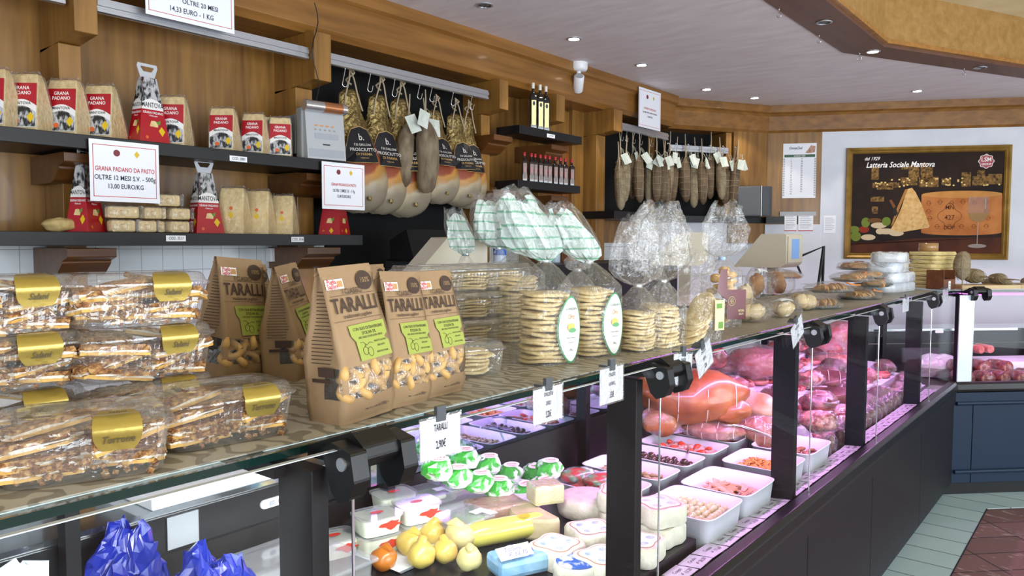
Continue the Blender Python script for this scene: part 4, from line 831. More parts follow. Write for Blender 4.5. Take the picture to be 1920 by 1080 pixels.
# ---- taralli bags
M_kraft = mat('kraft_paper', '9c8060', .75, col2='8d7253', scale=8, bump=.35, bscale=14); M_win = film('bag_window', haze=.05, gloss=.5, rough=.08, wr=.5, wscale=40, base=.07)
M_brn = mat('print_brown', '3d2b22', .6); M_lime = mat('lime_label', '98a348', .5, bump=.1, bscale=20); M_tar = mat('tarallo_dough', 'd2ab6c', .55, col2='bd9154', scale=18, bump=.15, bscale=40, sss=.1)
def taralli(label, seed):
    t = thing('taralli_bag', label, 'bag'); rr = random.Random(seed); W, H = .062, .262; n = 40
    def ring_(z):
        s = z/H; d = .040 if z < .10 else .040*(1-(z-.10)/(H-.10))+.0025
        d = min(d, .034+z*.3); w_ = W*(1.0 if z < .2 else 1-.02*(z-.2)/.06); out_ = []
        for i in range(n):
            u = i/n*4; sd = int(u); f_ = u-sd; c_ = [(-w_, -d), (w_, -d), (w_, d), (-w_, d)]; a, b = c_[sd], c_[(sd+1) % 4]; x = a[0]+(b[0]-a[0])*f_; y = a[1]+(b[1]-a[1])*f_
            gus = .013*sin(pi*f_)*min(1, max(0, (z-.06)/.12)) if sd in (1, 3) else 0; x += (-gus if sd == 1 else gus)
            if sd == 0 and z < .1: y -= .010*sin(pi*f_)*sin(pi*min(1, z/.1))
            j = .0016 if sd else .0004
            out_.append((x+rr.uniform(-j, j), y+rr.uniform(-j, j), z))
        return out_
    zs = [0, .008, .03, .044, .06, .08, .096, .105, .13, .16, .19, .215, .235, .247, .25, .253, .256, .262]
    g = G(); rings = [ring_(z) for z in zs]
    for k in range(len(zs)-1):
        for i in range(n):
            j = (i+1) % n; u = i/n*4; win = 3 <= k <= 5 and ((u < 1 and u >= .05) or u >= 3.45)
            g.k = 1 if win else 0; g.add([rings[k][i], rings[k][j], rings[k+1][j], rings[k+1][i]], [(0, 1, 2, 3)], k < 13)
    g.k = 0; g.add(rings[0], [tuple(range(n))]); g.add(rings[-1], [tuple(range(n))])
    bg_ = g.o('paper_bag', [M_kraft, M_win], t)
    bm = bmesh.new(); bm.from_mesh(bg_.data); bmesh.ops.remove_doubles(bm, verts=bm.verts, dist=1e-5); bm.to_mesh(bg_.data); bm.free()
    rt = random.Random(seed+3)
    for k, (x, z, a) in enumerate(((-.042, .05, .3), (-.012, .048, 1.2), (.02, .05, -.4), (.045, .052, .5), (-.03, .066, -.8), (.004, .069, .6), (.035, .07, -1.1), (-.045, .083, .9), (-.014, .086, -.2), (.018, .087, 1.3), (.044, .086, -.3))):
        g = G(); rad = .0145; M = MX.Translation((x, -.034+rt.uniform(-.003, .004)+abs(x)*.12, z+.002)) @ Euler((R(90+rt.uniform(-40, 40)), R(rt.uniform(-35, 35)), a)).to_matrix().to_4x4(); g.M = M
        g.tube([(rad*1.1*cos(2*pi*i/13), rad*.8*sin(2*pi*i/13), .002*sin(4*pi*i/13)) for i in range(14)], [.0075+.0008*sin(i) for i in range(14)], 8, False); g.o('tarallo', M_tar, t)
    LF = onplane((0, -.0437, .10), (1, -.0437, .10), (0, -.0437+.040*(.10/.162), .20)) @ MX.Translation((0, 0, .0016))
    g = G()
    for y0 in (0,): flat(g, rect(-.056, -.016, .128, .145), LF, 0, 0)
    flat(g, circ(.034, .138, .019, .017, 22), LF, 1); flat(g, rect(-.052, .052, .116, .1166), LF, 1); flat(g, rect(-.056, .056, .073, .0736), LF, 1)
    flat(g, rect(-.03, -.018, .131, .142), LF, 2, .0002)
    g.o('front_print', [M_lwhite, M_brn, mat('logo_tan', 'b98c5c', .6)], t)
    g = G(); flat(g, [(-.03, .064), (.056, .066), (.057, .042), (.048, .036), (.057, .028), (.058, .004), (-.018, .002), (-.02, .036), (-.028, .046)], LF, 0, .0002); lm = g.o('lime_label', M_lime, t)
    text([('I CLASSICI', .013, 0, .122, .8), ('TARALLI', .036, 0, .098, .78), ('tradizionale pugliese', .009, 0, .080, .9, .3)], M_brn, t, M=LF)
    text([('Puglia', .0115, -.042, .1405, .8), ('Sapori', .0115, -.042, .1325, .8)], M_red, t, 'logo_lettering', M=LF, ex=.0006)
    text([('100%', .013, .034, .138, .8)], M_kraft, t, 'badge_lettering', M=LF, ex=.0008)
    text([('CON OLIO EXTRAVERGINE', .0072, .014, .056, .8), ("D'OLIVA 5%", .0075, .014, .048, .85), ("AVEC HUILE D'OLIVE EXTRA VIERGE", .0048, .016, .041, .75), ('PRODOTTO DA FORNO', .0045, .036, .031, .6), ('SENZA LIEVITO', .0045, .036, .023, .6), ('SENZA OLIO DI PALMA', .0045, .036, .012, .6)], M_brn, lm, M=LF, ex=.0006)
    g = G(); 
    for (cx_, cy_, rx, ry) in ((-.003, .018, .006, .007), (.008, .015, .006, .008)): g.M = LF; g.tube([(cx_+rx*cos(2*pi*i/12), cy_+ry*sin(2*pi*i/12), .0006) for i in range(13)], .0004, 3, False)
    for a in ((-.012, .033, .002, .027), (.002, .027, .018, .029), (.0, .027, -.003, .024)): g.tube([(a[0], a[1], .0006), ((a[0]+a[2])/2, (a[1]+a[3])/2+.003, .0006), (a[2], a[3], .0006)], .0004, 3, False)
    g.o('olive_drawing', M_brn, lm)
    text([('Net Wt. 8.82 oz (250g) e', .007, .012, .022, .8)], M_brn, t, 'weight_lettering', M=front(0, -.0445, 0))
    # side panel print
    MS = onplane((-W-.0022, 0, .0), (-W-.0022, -1, .0), (-W-.0018+.00, 0, .1)); g = G(); MS = MS @ MX.Translation((0, 0, .0006))
    rs = random.Random(2)
    g.M = MX()
    def sx(z): return -W-.0016+.013*min(1, max(0, (z-.06)/.12))*.95
    for k in range(20):
        z = .222-k*.0062; hw = min(.030, .044*(1-(z-.10)/(H-.10)) if z > .1 else .03)*.8; 
        if hw < .006: continue
        x = sx(z)-.0028; b_ = rs.uniform(.6, 1); g.k = 0; g.add([(x, hw, z), (x, -hw*b_, z), (x-.0004, -hw*b_, z-.0013), (x-.0004, hw, z-.0013)], [(0, 1, 2, 3)])
    g.o('side_print', M_brn, t)
    g = G(); g.M = MX(); x = -W-.0045; g.box(x, x+.0003, -.028, .006, .082, .098); g.box(x, x+.0003, -.02, .02, .072, .078); g.o('side_badge', M_brn, t)
    return t
T0 = [taralli('x', 1), taralli('x', 4)]
tb = [((-1.035, .852), 96, 'front taralli bag nearest the shelf edge, left of its two neighbours', 1.06, 0, -3), ((-1.06, .972), 98, 'second taralli bag of the front row', 1.0, 1, 2), ((-1.075, 1.085), 95, 'third taralli bag of the front row beside the cracker box', .99, 0, 0), ((-1.15, 1.16), 97, 'taralli bag peeking out at the right end behind the front row', .93, 1, 0),
      ((at(452, 700, z=ZT).x+.02, at(452, 700, z=ZT).y), 112, 'taralli bag at the back left beside the stacked pastry boxes', 1.02, 1, 3), ((at(548, 706, z=ZT).x, at(548, 706, z=ZT).y), 122, 'taralli bag at the back turned to show its printed side', 1.02, 0, -4), ((-1.43, 1.235), 108, 'taralli bag half hidden behind the front taralli bag', 1.0, 1, 0), ((-1.50, .90), 100, 'open topped taralli bag at the very back behind the pastry stack', 1.08, 0, 5)]
us = [0, 0]
for (x, y), a, lb, s, k, ln in tb:
    o = T0[k] if not us[k] else copytree(T0[k]); us[k] = 1; o['label'] = lb; o['group'] = 'kraft bags of taralli'; o.location = (x, y, ZT); o.rotation_euler = (R(ln*.4), R(ln), R(a)); o.scale = (s*.94, s, s*.94)
# ---- cracker boxes
cb = clam('low clear cracker box between the taralli bags and the tied cracker bags', 'clear cracker boxes', 51, sticker=False, L_=.17, W_=.13, H=.078, food='crk', lab=(-.02,)); cb.location = (-1.175, 1.285, ZT); cb.rotation_euler = (0, 0, R(66))
posn = [(875, 640, 'right'), (770, 645, 'middle'), (655, 650, 'left')]
for px, py, nm in posn:
    for lv in range(3):
        q = at(px, py, z=ZT); o = copytree(cb, ('bottom', 'middle', 'top')[lv]+' clear cracker box of the '+nm+' stack behind the taralli bags', (max(-1.51, q.x-.05), q.y+.05+(.04 if q.x < -1.5 else 0), ZT+lv*.0795), R(80+lv*3)); o.scale = (1.12, 1.05, 1)
        o['group'] = 'clear cracker boxes'
# ---- cellophane bags
M_cel = film('cellophane', haze=.03, gloss=.5, rough=.06, wr=.8, wscale=34, base=.025); M_celw = film('milky_film', haze=.5, hazecol=(.85, .87, .88), gloss=.5, rough=.15, wr=1, wscale=22, base=.07)
def stripe_mat():
    m, nt, b, out = newmat('green_striped_film'); N = nt.nodes; L = nt.links
    tc = N.new('ShaderNodeTexCoord'); w_ = N.new('ShaderNodeTexWave'); w_.bands_direction = 'Z'; w_.inputs['Scale'].default_value = 11; w_.inputs['Distortion'].default_value = 3.5; w_.inputs['Detail Scale'].default_value = .6; L.new(tc.outputs['Object'], w_.inputs['Vector'])
    r = N.new('ShaderNodeValToRGB'); r.color_ramp.elements[0].position = .04; r.color_ramp.elements[0].color = lin('6fae92'); r.color_ramp.elements[1].position = .12; r.color_ramp.elements[1].color = lin('c9d8d4'); L.new(w_.outputs['Fac'], r.inputs[0]); L.new(r.outputs[0], b.inputs['Base Color'])
    b.inputs['Roughness'].default_value = .15; b.inputs['Coat Weight'].default_value = .6; b.inputs['Alpha'].default_value = .74
    n2 = N.new('ShaderNodeTexNoise'); n2.inputs['Scale'].default_value = 22; L.new(tc.outputs['Object'], n2.inputs['Vector']); bp = N.new('ShaderNodeBump'); bp.inputs['Strength'].default_value = .8; bp.inputs['Distance'].default_value = .02; L.new(n2.outputs['Fac'], bp.inputs['Height']); L.new(bp.outputs[0], b.inputs['Normal']); return m
M_str = stripe_mat()
def bagfilm(t, a, b, h, tie, top, lean=(0, 0), tr=(.05, .02), seed=0, n=36, open_=False, m_=None, zj=.004, lean_top=None, tiepos=(0, 0), base='film', e=4, r0=.010):
    rr = random.Random(seed); g = G(); rings = []
    pls = [rr.uniform(0, 6.3) for _ in range(4)]
    def sup(hx, hy, z, cx_, cy_, j, e, pl_=0):
        out_ = []
        for i in range(n):
            th = 2*pi*i/n; c, s = cos(th), sin(th); k = (abs(c)**e+abs(s)**e)**(-1/e); f_ = (1+rr.uniform(-j, j))*(1+pl_*(.6*sin(5*th+pls[0])+.4*sin(9*th+pls[1]))); z_ = z; out_.append((cx_+hx*k*c*f_, cy_+hy*k*s*f_, z+rr.uniform(-1, 1)*zj*min(1, j*12)+pl_*.09*max(0, pl_-.15)*4*sin(3*th+pls[2])))
        return out_
    for s in (0, .04, .2, .4, .6, .8, 1): rings.append(sup(a*(1+.03*sin(pi*s)), b*(1+.03*sin(pi*s)), h*s, 0, 0, .025, e))
    for s in (.2, .45, .7, .88): rings.append(sup(a*(1-s)**.8+r0*s, b*(1-s)**.8+r0*s, h+(tie-h)*s, tiepos[0]*s, tiepos[1]*s, .07, e*(1-s)+2*s))
    rings.append(sup(r0, r0, tie, tiepos[0], tiepos[1], .15, 2)); g.loft(rings, 'bottom', False); g.o('film', m_ or M_cel, t)
    if top > tie:
        g = G(); rings = []
        for s, f_ in ((0, 0), (.06, .45), (.14, .85), (.28, 1), (.45, 1), (.62, .9), (.8, .72), (.92, .6), (1, .5)):
            rings.append(sup(r0+(tr[0]-r0)*f_, r0+(tr[1]-r0)*f_, tie+(top-tie)*s, tiepos[0]+lean[0]*s, tiepos[1]+lean[1]*s, .12, 2.2, .28*min(1, s*4)))
        g.loft(rings, False, False); return g
M_clip = mat('bag_clip', 'bfc3c6', .3, metal=.8)
def tiedbag(label, loc, rz, n=16, rx=.047, ry=.047, h=.155, tie=.215, top=.33, lean=(-.05, 0), tr=(.06, .018), seed=1, striped=True, lab=True, tiepos=(0, 0), group='tied bags of flat crackers', stackn=None, s=1):
    t = thing('cracker_bag', label, 'bag', loc, rz, group); rr = random.Random(seed); dz = (h-.01)/n
    for k in range(n):
        g = G(); g.M = MX.Translation((rr.uniform(-.003, .003), rr.uniform(-.003, .003), .004+k*dz)) @ Euler((R(rr.uniform(-2, 2)+(k/n)**3*4), R(rr.uniform(-2, 2)), 0)).to_matrix().to_4x4(); wavy_disc(g, (0, 0, 0), rx*rr.uniform(.94, 1.03), ry*rr.uniform(.94, 1.03), dz*.72, rr, 30, .04); g.o('cracker', M_crk, t)
    gt = bagfilm(t, rx*1.13, ry*1.13, h, tie, top, lean, tr, seed, tiepos=tiepos)
    if gt: gt.o('striped_top' if striped else 'film_top', M_str if striped else M_cel, t)
    if striped:  # clear outer flare behind the print
        g = G(); rr2 = random.Random(seed+9); rings = []
        for s_, f_ in ((0, 0), (.1, .6), (.3, 1), (.6, 1), (.8, .8), (1, .6)): rings.append([(tiepos[0]+lean[0]*1.1*s_+(.01+(tr[0]*1.12-.01)*f_)*cos(2*pi*i/20)*(1+rr2.uniform(-.12, .12)), tiepos[1]+lean[1]*s_+(.01+(tr[1]*1.5-.01)*f_)*sin(2*pi*i/20), tie+(top+.025-tie)*s_+rr2.uniform(-.012, .012)*s_) for i in range(20)])
        g.loft(rings, False, False); g.o('film_top', M_cel, t)
    G().lathe([(.0115, -.006), (.0125, -.005), (.0125, .005), (.0115, .006)], 14, (tiepos[0], tiepos[1], tie), cap=False).o('clip', M_clip, t)
    if lab:
        g = G()
        lo = rx*.34; P0 = circ(.0, h*.47, rx*.52, h*.45, 30); P1 = circ(.0, h*.47, rx*.47, h*.425, 30)
        P0 = [(x*(1+.12*sin(4*pi*i/30+1.5)), y) for i, (x, y) in enumerate(P0)]; P1 = [(x*(1+.12*sin(4*pi*i/30+1.5)), y) for i, (x, y) in enumerate(P1)]
        for P, dd, k in ((P0, 0, 0), (P1, .0006, 1)):
            g.k = k; g.add([(x+lo, -ry*1.2-dd+9*x*x*.6, z) for x, z in P]+[(lo, -ry*1.2-dd, h*.47)], [(i, (i+1) % 30, 30) for i in range(30)])
        lb = g.o('label', [mat('label_green', '2f8a55', .4), M_lwhite], t)
        M = front(lo, -ry*1.2-.0014, 0)
        text([('Le Schiacciatine', .0105, 0, h*.75, .55, .2), ('PANIFICIO PIRAZZI', .0048, 0, h*.36, .75), ('acqua, farina, sale', .004, 0, h*.3, .7), ('250 g', .007, 0, h*.2, .7)], mat('label_grey_ink', '4e6a5c', .5), lb, M=M, ex=.0)
        text([('Oro', .017, 0, h*.64, .7, .2)], mat('label_gold_ink', 'b8862c', .5), lb, 'gold_lettering', M=M, ex=.0)
        g = G(); flat(g, circ(0, h*.50, .012, .011, 14), M, 0); flat(g, circ(.004, h*.46, .012, .006, 12), M, 1, .0002); g.o('emblem', [mat('wheat', 'd9b65c', .5), mat('leaf_print', '5fa06a', .5)], lb)
    return t
def on(px, py, dx=0, dy=0): q = at(px, py, z=ZT); return (q.x+dx, q.y+dy, ZT)
tiedbag('tied cracker bag with green striped top nearest the shelf edge', on(1055, 686, -.07, .02), R(78), 16, .067, .060, .185, .255, .405, (-.10, 0), (.068, .03), 3)
tiedbag('tied cracker bag with green striped top directly right of the nearest one', on(1140, 672, -.075, .03), R(76), 16, .065, .058, .185, .25, .375, (-.10, -.0), (.058, .025), 5, tiepos=(-.01, 0))
tiedbag('tied cracker bag at the back left, behind the low cracker box', on(962, 642, -.03, .05), R(84), 17, .07, .065, .205, .27, .40, (-.02, 0), (.06, .03), 7, lab=False)
tiedbag('tied cracker bag with striped top and no label between two front bags, set back', on(1080, 640, -.03, .05), R(80), 13, .05, .05, .15, .215, .27, (.02, 0), (.05, .02), 8, striped=False, lab=False)
tiedbag('tied cracker bag whose striped top leans left above the stacked cracker boxes', on(815, 622, .05, .1), R(82), 12, .048, .048, .14, .26, .385, (-.05, 0), (.045, .015), 9, lab=False)
tiedbag('tied cracker bag with crumpled striped top above the right cracker box stack', on(888, 615, .03, .1), R(82), 12, .05, .05, .15, .28, .44, (-.04, 0), (.085, .04), 12, lab=False)
tiedbag('plain flat cracker bag with loose crumpled top right of the labelled bags', on(1208, 663, -.05, .05), R(78), 12, .056, .046, .115, .18, .37, (.0, 0), (.085, .04), 13, striped=False, lab=False)
tiedbag('second plain flat cracker bag beside the disc shaped flatbread bag', on(1262, 655, -.05, .03), R(76), 12, .056, .046, .125, .19, .41, (-.01, 0), (.095, .05), 15, striped=False, lab=False)
tiedbag('crumpled clear cracker bag rising behind the two plain bags', on(1215, 622, -.0, .05), R(80), 9, .055, .05, .1, .24, .43, (.03, 0), (.13, .06), 17, striped=False, lab=False)
# flatbread bag with leaning discs
t = thing('flatbread_bag', 'bag of round flatbreads leaning in a fan with a green and cream label', 'bag', on(1330, 645, -.05, .02), R(72)); rr = random.Random(5)
for k in range(11):
    g = G(); g.M = MX.Translation((-.035+k*.006, 0, .012+k*.009)) @ Euler((R(rr.uniform(-4, 4)), R(-18-k*1.5 if k < 8 else -70), 0)).to_matrix().to_4x4(); wavy_disc(g, (0, 0, 0), .052, .05, .006, rr, 26, .03); g.o('flatbread', M_crk, t)
g = bagfilm(t, .07, .055, .14, .20, .27, (.02, 0), (.05, .03), 31); g.o('film_top', M_cel, t)
g = G(); flat(g, rect(.01, .05, .04, .13), front(0, -.062, 0), 0); flat(g, rect(.016, .04, .105, .12), front(0, -.0625, 0), 1); flat(g, rect(.025, .045, .045, .065), front(0, -.0625, 0), 1); g.o('label', [M_lyel, M_grn], t)
# maroon biscuit bag
M_mar = mat('maroon_print', '611420', .3, coat=.4); M_bisc = mat('biscuit', 'c99b58', .7, col2='dcb878', scale=20, bump=.3, bscale=40)
t = thing('biscuit_bag', 'tall tied clear bag of biscuits with a maroon printed front', 'bag', on(1370, 615, -.05, .03), R(64)); rr = random.Random(6)
for k in range(22):
    g = G(); g.ell((rr.uniform(-.045, .045), rr.uniform(-.035, .02), .025+k*.0085), (.022, .018, .012), 10, 6, .3, k); g.o('biscuit', M_bisc, t)
g = bagfilm(t, .068, .05, .20, .245, .44, (.02, 0), (.09, .035), 33, tiepos=(.0, 0)); g.o('film_top', M_cel, t)
G().lathe([(.012, -.006), (.013, .006)], 14, (0, 0, .245), cap=False).o('clip', mat('clip_blue', '9fc0dd', .4), t)
g = G(); M = front(0, -.054, 0); flat(g, rect(-.02, .066, .03, .135), M, 0); flat(g, [(-.066, .13), (-.02, .10), (-.02, .21), (-.05, .205)], M, 0); pr = g.o('maroon_print', M_mar, t)
g = G(); M5 = M @ MX.Translation((0, 0, .001)); g.M = M5; g.tube([(.0+.016*cos(2*pi*i/20), .095+.016*sin(2*pi*i/20), 0) for i in range(21)], .001, 4, False)
for a in range(4): g.tube([(.006*cos(a*pi/2+pi/4)+.004*cos(2*pi*i/8), .095+.006*sin(a*pi/2+pi/4)+.004*sin(2*pi*i/8), 0) for i in range(9)], .0008, 4, False)
g.o('crest', M_lyel, pr); text([('NATURAL', .012, .044, .06, .5), ('BISCUITS', .01, .044, .048, .5)], M_lyel, pr, M=M5)
# generic loose food bag
def pouch(name, label, cat, loc, rz, sz, food, fm, seed, nf=6, lab=False, group=None, rip=1.15, flatlab=None, film_=None):
    t = thing(name, label, cat, loc, rz, group); rr = random.Random(seed); a, b, h = sz
    for k in range(nf):
        g = G(); g.ell((rr.uniform(-a*.45, a*.45), rr.uniform(-b*.4, b*.4), h*.45+rr.uniform(-.1, .25)*h*.4), (a*.5, b*.5, h*.4), 12, 8, .25, seed+k); g.v = [V((p.x, p.y, max(.002, p.z))) for p in g.v]; g.o(food, fm, t)
    g = G(); g.ell((0, 0, h*.5), (a*rip, b*rip, h*.62), 22, 12, .22, seed); g.v = [V((p.x, p.y, max(.0005, p.z)))+V((rr.uniform(-1, 1), rr.uniform(-1, 1), 0 if p.z < .001 else rr.uniform(-.6, 1)))*.004 for p in g.v]; g.sm = [False]*len(g.sm); g.o('film', film_ or M_cel, t)
    g = G(); g.sheet(6, 5, lambda u, v: (a*rip*.9+v*.035, (u-.5)*b*(.5+1.6*v)+rr.uniform(-.004, .004), h*.5+.02*v+rr.uniform(-.008, .008)), False); g.o('film_end', M_cel, t)
    if lab: g = G(); g.sheet(5, 4, lambda u, v: (-a*.5+a*u, -b*.1+b*.75*v-.02, h*1.10+.004*sin(u*4)-.35*h*abs(v-.4)), True); g.o('label', M_paper, t)
    return t
M_brd = mat('bread_crust', 'a87a4c', .8, col2='8a5a34', scale=12, bump=.5, bscale=26); M_brdp = mat('pale_bread', 'cdb892', .8, col2='b9a078', scale=14, bump=.3, bscale=26)
P_ = [(1432, 606, (.085, .06, .075), M_brdp, 'pale loaf in clear bag right of the maroon biscuit bag'), (1490, 597, (.075, .06, .07), M_brdp, 'clear bag of bread with a white label, front of the loaf group'), (1525, 584, (.07, .06, .085), M_brdp, 'clear bag of sliced bread with visible crust ring'), (1440, 560, (.08, .07, .15), M_brd, 'brown crusty loaf in clear bag behind the pale loaf'), (1475, 552, (.09, .08, .14), M_brd, 'round brown loaf in clear bag below the beige scale'), (1410, 590, (.06, .05, .14), M_brdp, 'upright bag of pale bread touching the maroon bag')]
for i, (px, py, sz, fm, lb) in enumerate(P_): pouch('bread_bag', lb, 'bread', on(px, py, -.06, .03), R(66+i*4), sz, 'loaf', fm, 40+i, 2 if fm is M_brd else 4, i in (1, 3), 'bread bags')
M_foil = mat('foil_tray', 'c3c6ca', .25, metal=.9, bump=.6, bscale=40)
def foiltray(t, a, b, h):
    g = G(); rr = random.Random(1); n = 36
    g.loft([[((a*k)*cos(2*pi*i/n)*(1+(.02 if i % 2 else 0)), (b*k)*sin(2*pi*i/n)*(1+(.02 if i % 2 else 0)), z) for i in range(n)] for k, z in ((.82, .001), (.95, h), (1.04, h+.001), (1.05, h+.004))], 'bottom', False); return g.o('tray', M_foil, t)
M_slice = mat('rusk_slice', 'b98654', .8, col2='d4ac78', scale=24, bump=.4, bscale=40); M_ornge = mat('orange_ribbon', 'd87d22', .4)
def ribbontray(label, loc, rz, a=.10, b=.075, seed=0, ribbon=True):
    t = thing('pastry_tray', label, 'tray', loc, rz, 'ribboned trays of baked slices'); foiltray(t, a, b, .012); rr = random.Random(seed)
    for k in range(9):
        x = -a*.72+k*a*.18; g = G(); g.M = MX.Translation((x, rr.uniform(-.01, .01), .022)) @ Euler((R(90), R(rr.uniform(-12, 12)), R(60+rr.uniform(-10, 10)))).to_matrix().to_4x4(); wavy_disc(g, (0, 0, 0), b*.65, .02, .008, rr, 16, .04); g.o('baked_slice', M_slice, t)
    g = G(); g.ell((0, 0, .016), (a*1.1, b*1.1, .042), 24, 9, .2, seed); g.v = [V((p.x, p.y, max(.0005, p.z)))+V((rr.uniform(-1, 1), rr.uniform(-1, 1), 0))*.003 for p in g.v]; g.sm = [False]*len(g.sm); g.o('film', M_cel, t)
    if ribbon: g = G(); g.tube([(a*.75, -b*.3, .045), (a*1.0, -b*.45, .036), (a*1.3, -b*.55, .034)], .004, 6); g.tube([(a*.78, -b*.3, .045), (a*.6, -b*.5, .05), (a*.35, -b*.62, .05)], .004, 6); g.o('ribbon', M_ornge, t)
    g = G(); g.sheet(5, 4, lambda u, v: (-a*1.0-v*.04, (u-.5)*.05*(.4+1.5*v), .03+.02*v+rr.uniform(-.006, .006)), False); g.o('film_end', M_cel, t)
    return t
RT = [(1560, 580, 0, 'nearest low foil tray in film right of the bread bags', False), (1585, 566, 1, 'ribboned tray low at the left of the tray pile', True), (1640, 562, 0, 'ribboned tray low in the middle of the tray pile', True), (1625, 560, 2, 'large ribboned tray in the middle layer with its silver rim showing', True), (1665, 553, 1, 'ribboned tray low at the right of the tray pile', True), (1652, 551, 2, 'ribboned tray near the top right of the pile', True), (1630, 548, 3, 'top ribboned tray of the pile', True), (1495, 545, 0, 'silver foil tray in film standing behind the bread bags', False)]
for i, (px, py, lv, lb, rb) in enumerate(RT): 
    x, y, z = on(px, py, -.09, .04)
    if i == 7: x, y = x-.05, y+.1
    ribbontray(lb, (x, y, ZT+lv*.045+(.07 if i == 7 else 0)), R(60+i*11), .14 if lv else .13, .10, i, rb)
# support block for rear foil tray: a flat loaf box
# white wrapped bundles and straw coloured sheet stacks
M_wrapw = mat('white_parcel_film', 'dfe3e8', .25, col2='c6ccd4', scale=14, bump=.8, bscale=18, coat=.5)
for k, lb in enumerate(('bottom', 'second', 'third', 'top')):
    q = on(1700, 549, -.12, .1); t = thing('wrapped_parcel', lb+' white film wrapped parcel of the stack beside the yellow sheets', 'parcel', (q[0]+(k % 2)*.02, q[1]-k*.03, ZT+k*.062), R(78+k*7), 'white wrapped parcels')
    g = G(); rr = random.Random(k); rings = []
    for z, e in ((0, .95), (.006, 1), (.05, 1), (.06, .93)):
        rings.append([((.20+(k == 3)*.03)*e*(abs(cos(a))**.5)*(1 if cos(a) > 0 else -1)+rr.uniform(-.003, .003), .10*e*(abs(sin(a))**.5)*(1 if sin(a) > 0 else -1)+rr.uniform(-.003, .003), z+rr.uniform(-.002, .002)*(z > .01)) for a in [2*pi*i/32 for i in range(32)]])
    g.loft(rings, True, True); g.o('parcel', M_wrapw, t); g = G(); g.sheet(6, 4, lambda u, v: (-.20-v*.05, (u-.5)*.06*(1+v), .03+.035*v+rr.uniform(-.006, .006)), False); g.o('film_end', M_celw, t)
M_straw = mat('straw_sheet', 'd8bf78', .7, col2='ecdba4', scale=26, stretch=(1, 1, 5), bump=.9, bscale=32, contrast=(.3, .7))
for k in range(9):
    q = on(1762, 541, -.07, .1); rr = random.Random(60+k); g = G(); n = 40
    rings = [[((.13*f_)*(abs(cos(a))**.35)*(1 if cos(a) > 0 else -1)+rr.uniform(-.004, .004), .11*f_*(abs(sin(a))**.35)*(1 if sin(a) > 0 else -1)+rr.uniform(-.004, .004), z+rr.uniform(-.002, .002)*(z > 0)) for a in [2*pi*i/n for i in range(n)]] for z, f_ in ((0, .94), (.012, 1), (.024, .95))]
    g.loft(rings, True, True); tag(g.o('dry_pasta_pack', M_straw, loc=(q[0]+rr.uniform(-.008, .008), q[1]+rr.uniform(-.008, .008), ZT+k*.0275), rot=(0, 0, R(68+rr.uniform(-5, 5)))), ords[k]+' straw coloured sheet pack counted up from the shelf in the yellow stack', 'pack', 'straw coloured sheet packs')
q = on(1762, 541, -.07, .1); t = thing('tape_roll', 'brown packing tape roll on top of the yellow sheet stack', 'tape', (q[0]-.02, q[1]-.02, ZT+9*.0275+.001)); G().lathe([(.04, 0), (.06, 0), (.06, .055), (.04, .055), (.04, 0)], 28, cap=False).o('roll', mat('brown_tape', 'a07c50', .25, coat=.5), t)
# wooden crate, cutting board with salamis on the second counter
org2 = lambda lx, d, z=ZT: tuple(FC2 @ V((lx, d, z)))
t = thing('wooden_crate', 'small brown wooden crate with a white tag at the counter corner', 'crate', org2(.07, .30), R(66)); t.scale = (.55, .55, .75); mc = wood('crate_wood', '5b3520', '7a4a2e', 'x')
g = G(); g.box(-.10, .10, -.11, -.10, 0, .09); g.o('front_board', mc, t); g = G(); g.box(-.10, .10, .10, .11, 0, .12); g.o('back_board', mc, t)
for s in (-1, 1): g = G(); g.box(s*.105-.005, s*.105+.005, -.11, .11, 0, .17); g.o('side_board', mc, t)
g = G(); g.box(-.1, .1, -.1, .1, 0, .006); g.o('base', mc, t); g = G(); g.box(-.02, .02, -.112, -.1105, .0, .075); M = front(0, -.1125, 0); tg = g.o('tag', M_paper, t); text([('SALAME', .012, 0, .05, .8), ('9,90€', .013, 0, .025, .7)], M_ink, tg, M=M)
t = thing('cutting_board', 'pale wooden cutting board with a handle holding tied salamis', 'board', org2(.43, .32), R(45)); G().prism([(-.26, -.09), (.16, -.09), (.19, -.06), (.19, -.03), (.26, -.03), (.27, 0), (.26, .03), (.19, .03), (.19, .06), (.16, .09), (-.26, .09)], 0, .028, 'z').o('board', wood('board_wood', 'b3915e', 'cdb080', 'x'), t, bev=.004)
def netsal(label, lx, d, z, a, r_, L_, seed, standing=False):
    o = salami(label, L_, r_, seed, M_sal2); o.location = org2(lx, d, z); o['group'] = 'tied salamis on the second counter'
    o.rotation_euler = (R(90), 0, R(a)) if not standing else (R(180), 0, 0); return o
for lb, lx, d, z, a, r_, L_, st_ in (('pale netted salami standing upright beside the wooden crate', .20, .27, ZT+.05, 0, .05, .19, 1), ('fat brown salami tied with twine lying on the cutting board', .36, .26, ZT+.082, 30, .052, .20, 0), ('small salami with a pale knotted end right of the fat brown one', .52, .24, ZT+.066, 36, .036, .17, 0), ('thin grey salami at the far right of the second counter', .64, .28, ZT+.036, 70, .034, .2, 0), ('dark salami behind at the right photo edge', .78, .22, ZT+.04, 40, .038, .2, 0)):
    o = netsal(lb, lx, d, z, a, r_, L_, 77+int(lx*100), st_)
    if st_: o.location.z = ZT+.0; o.rotation_euler = (R(176), 0, 0)
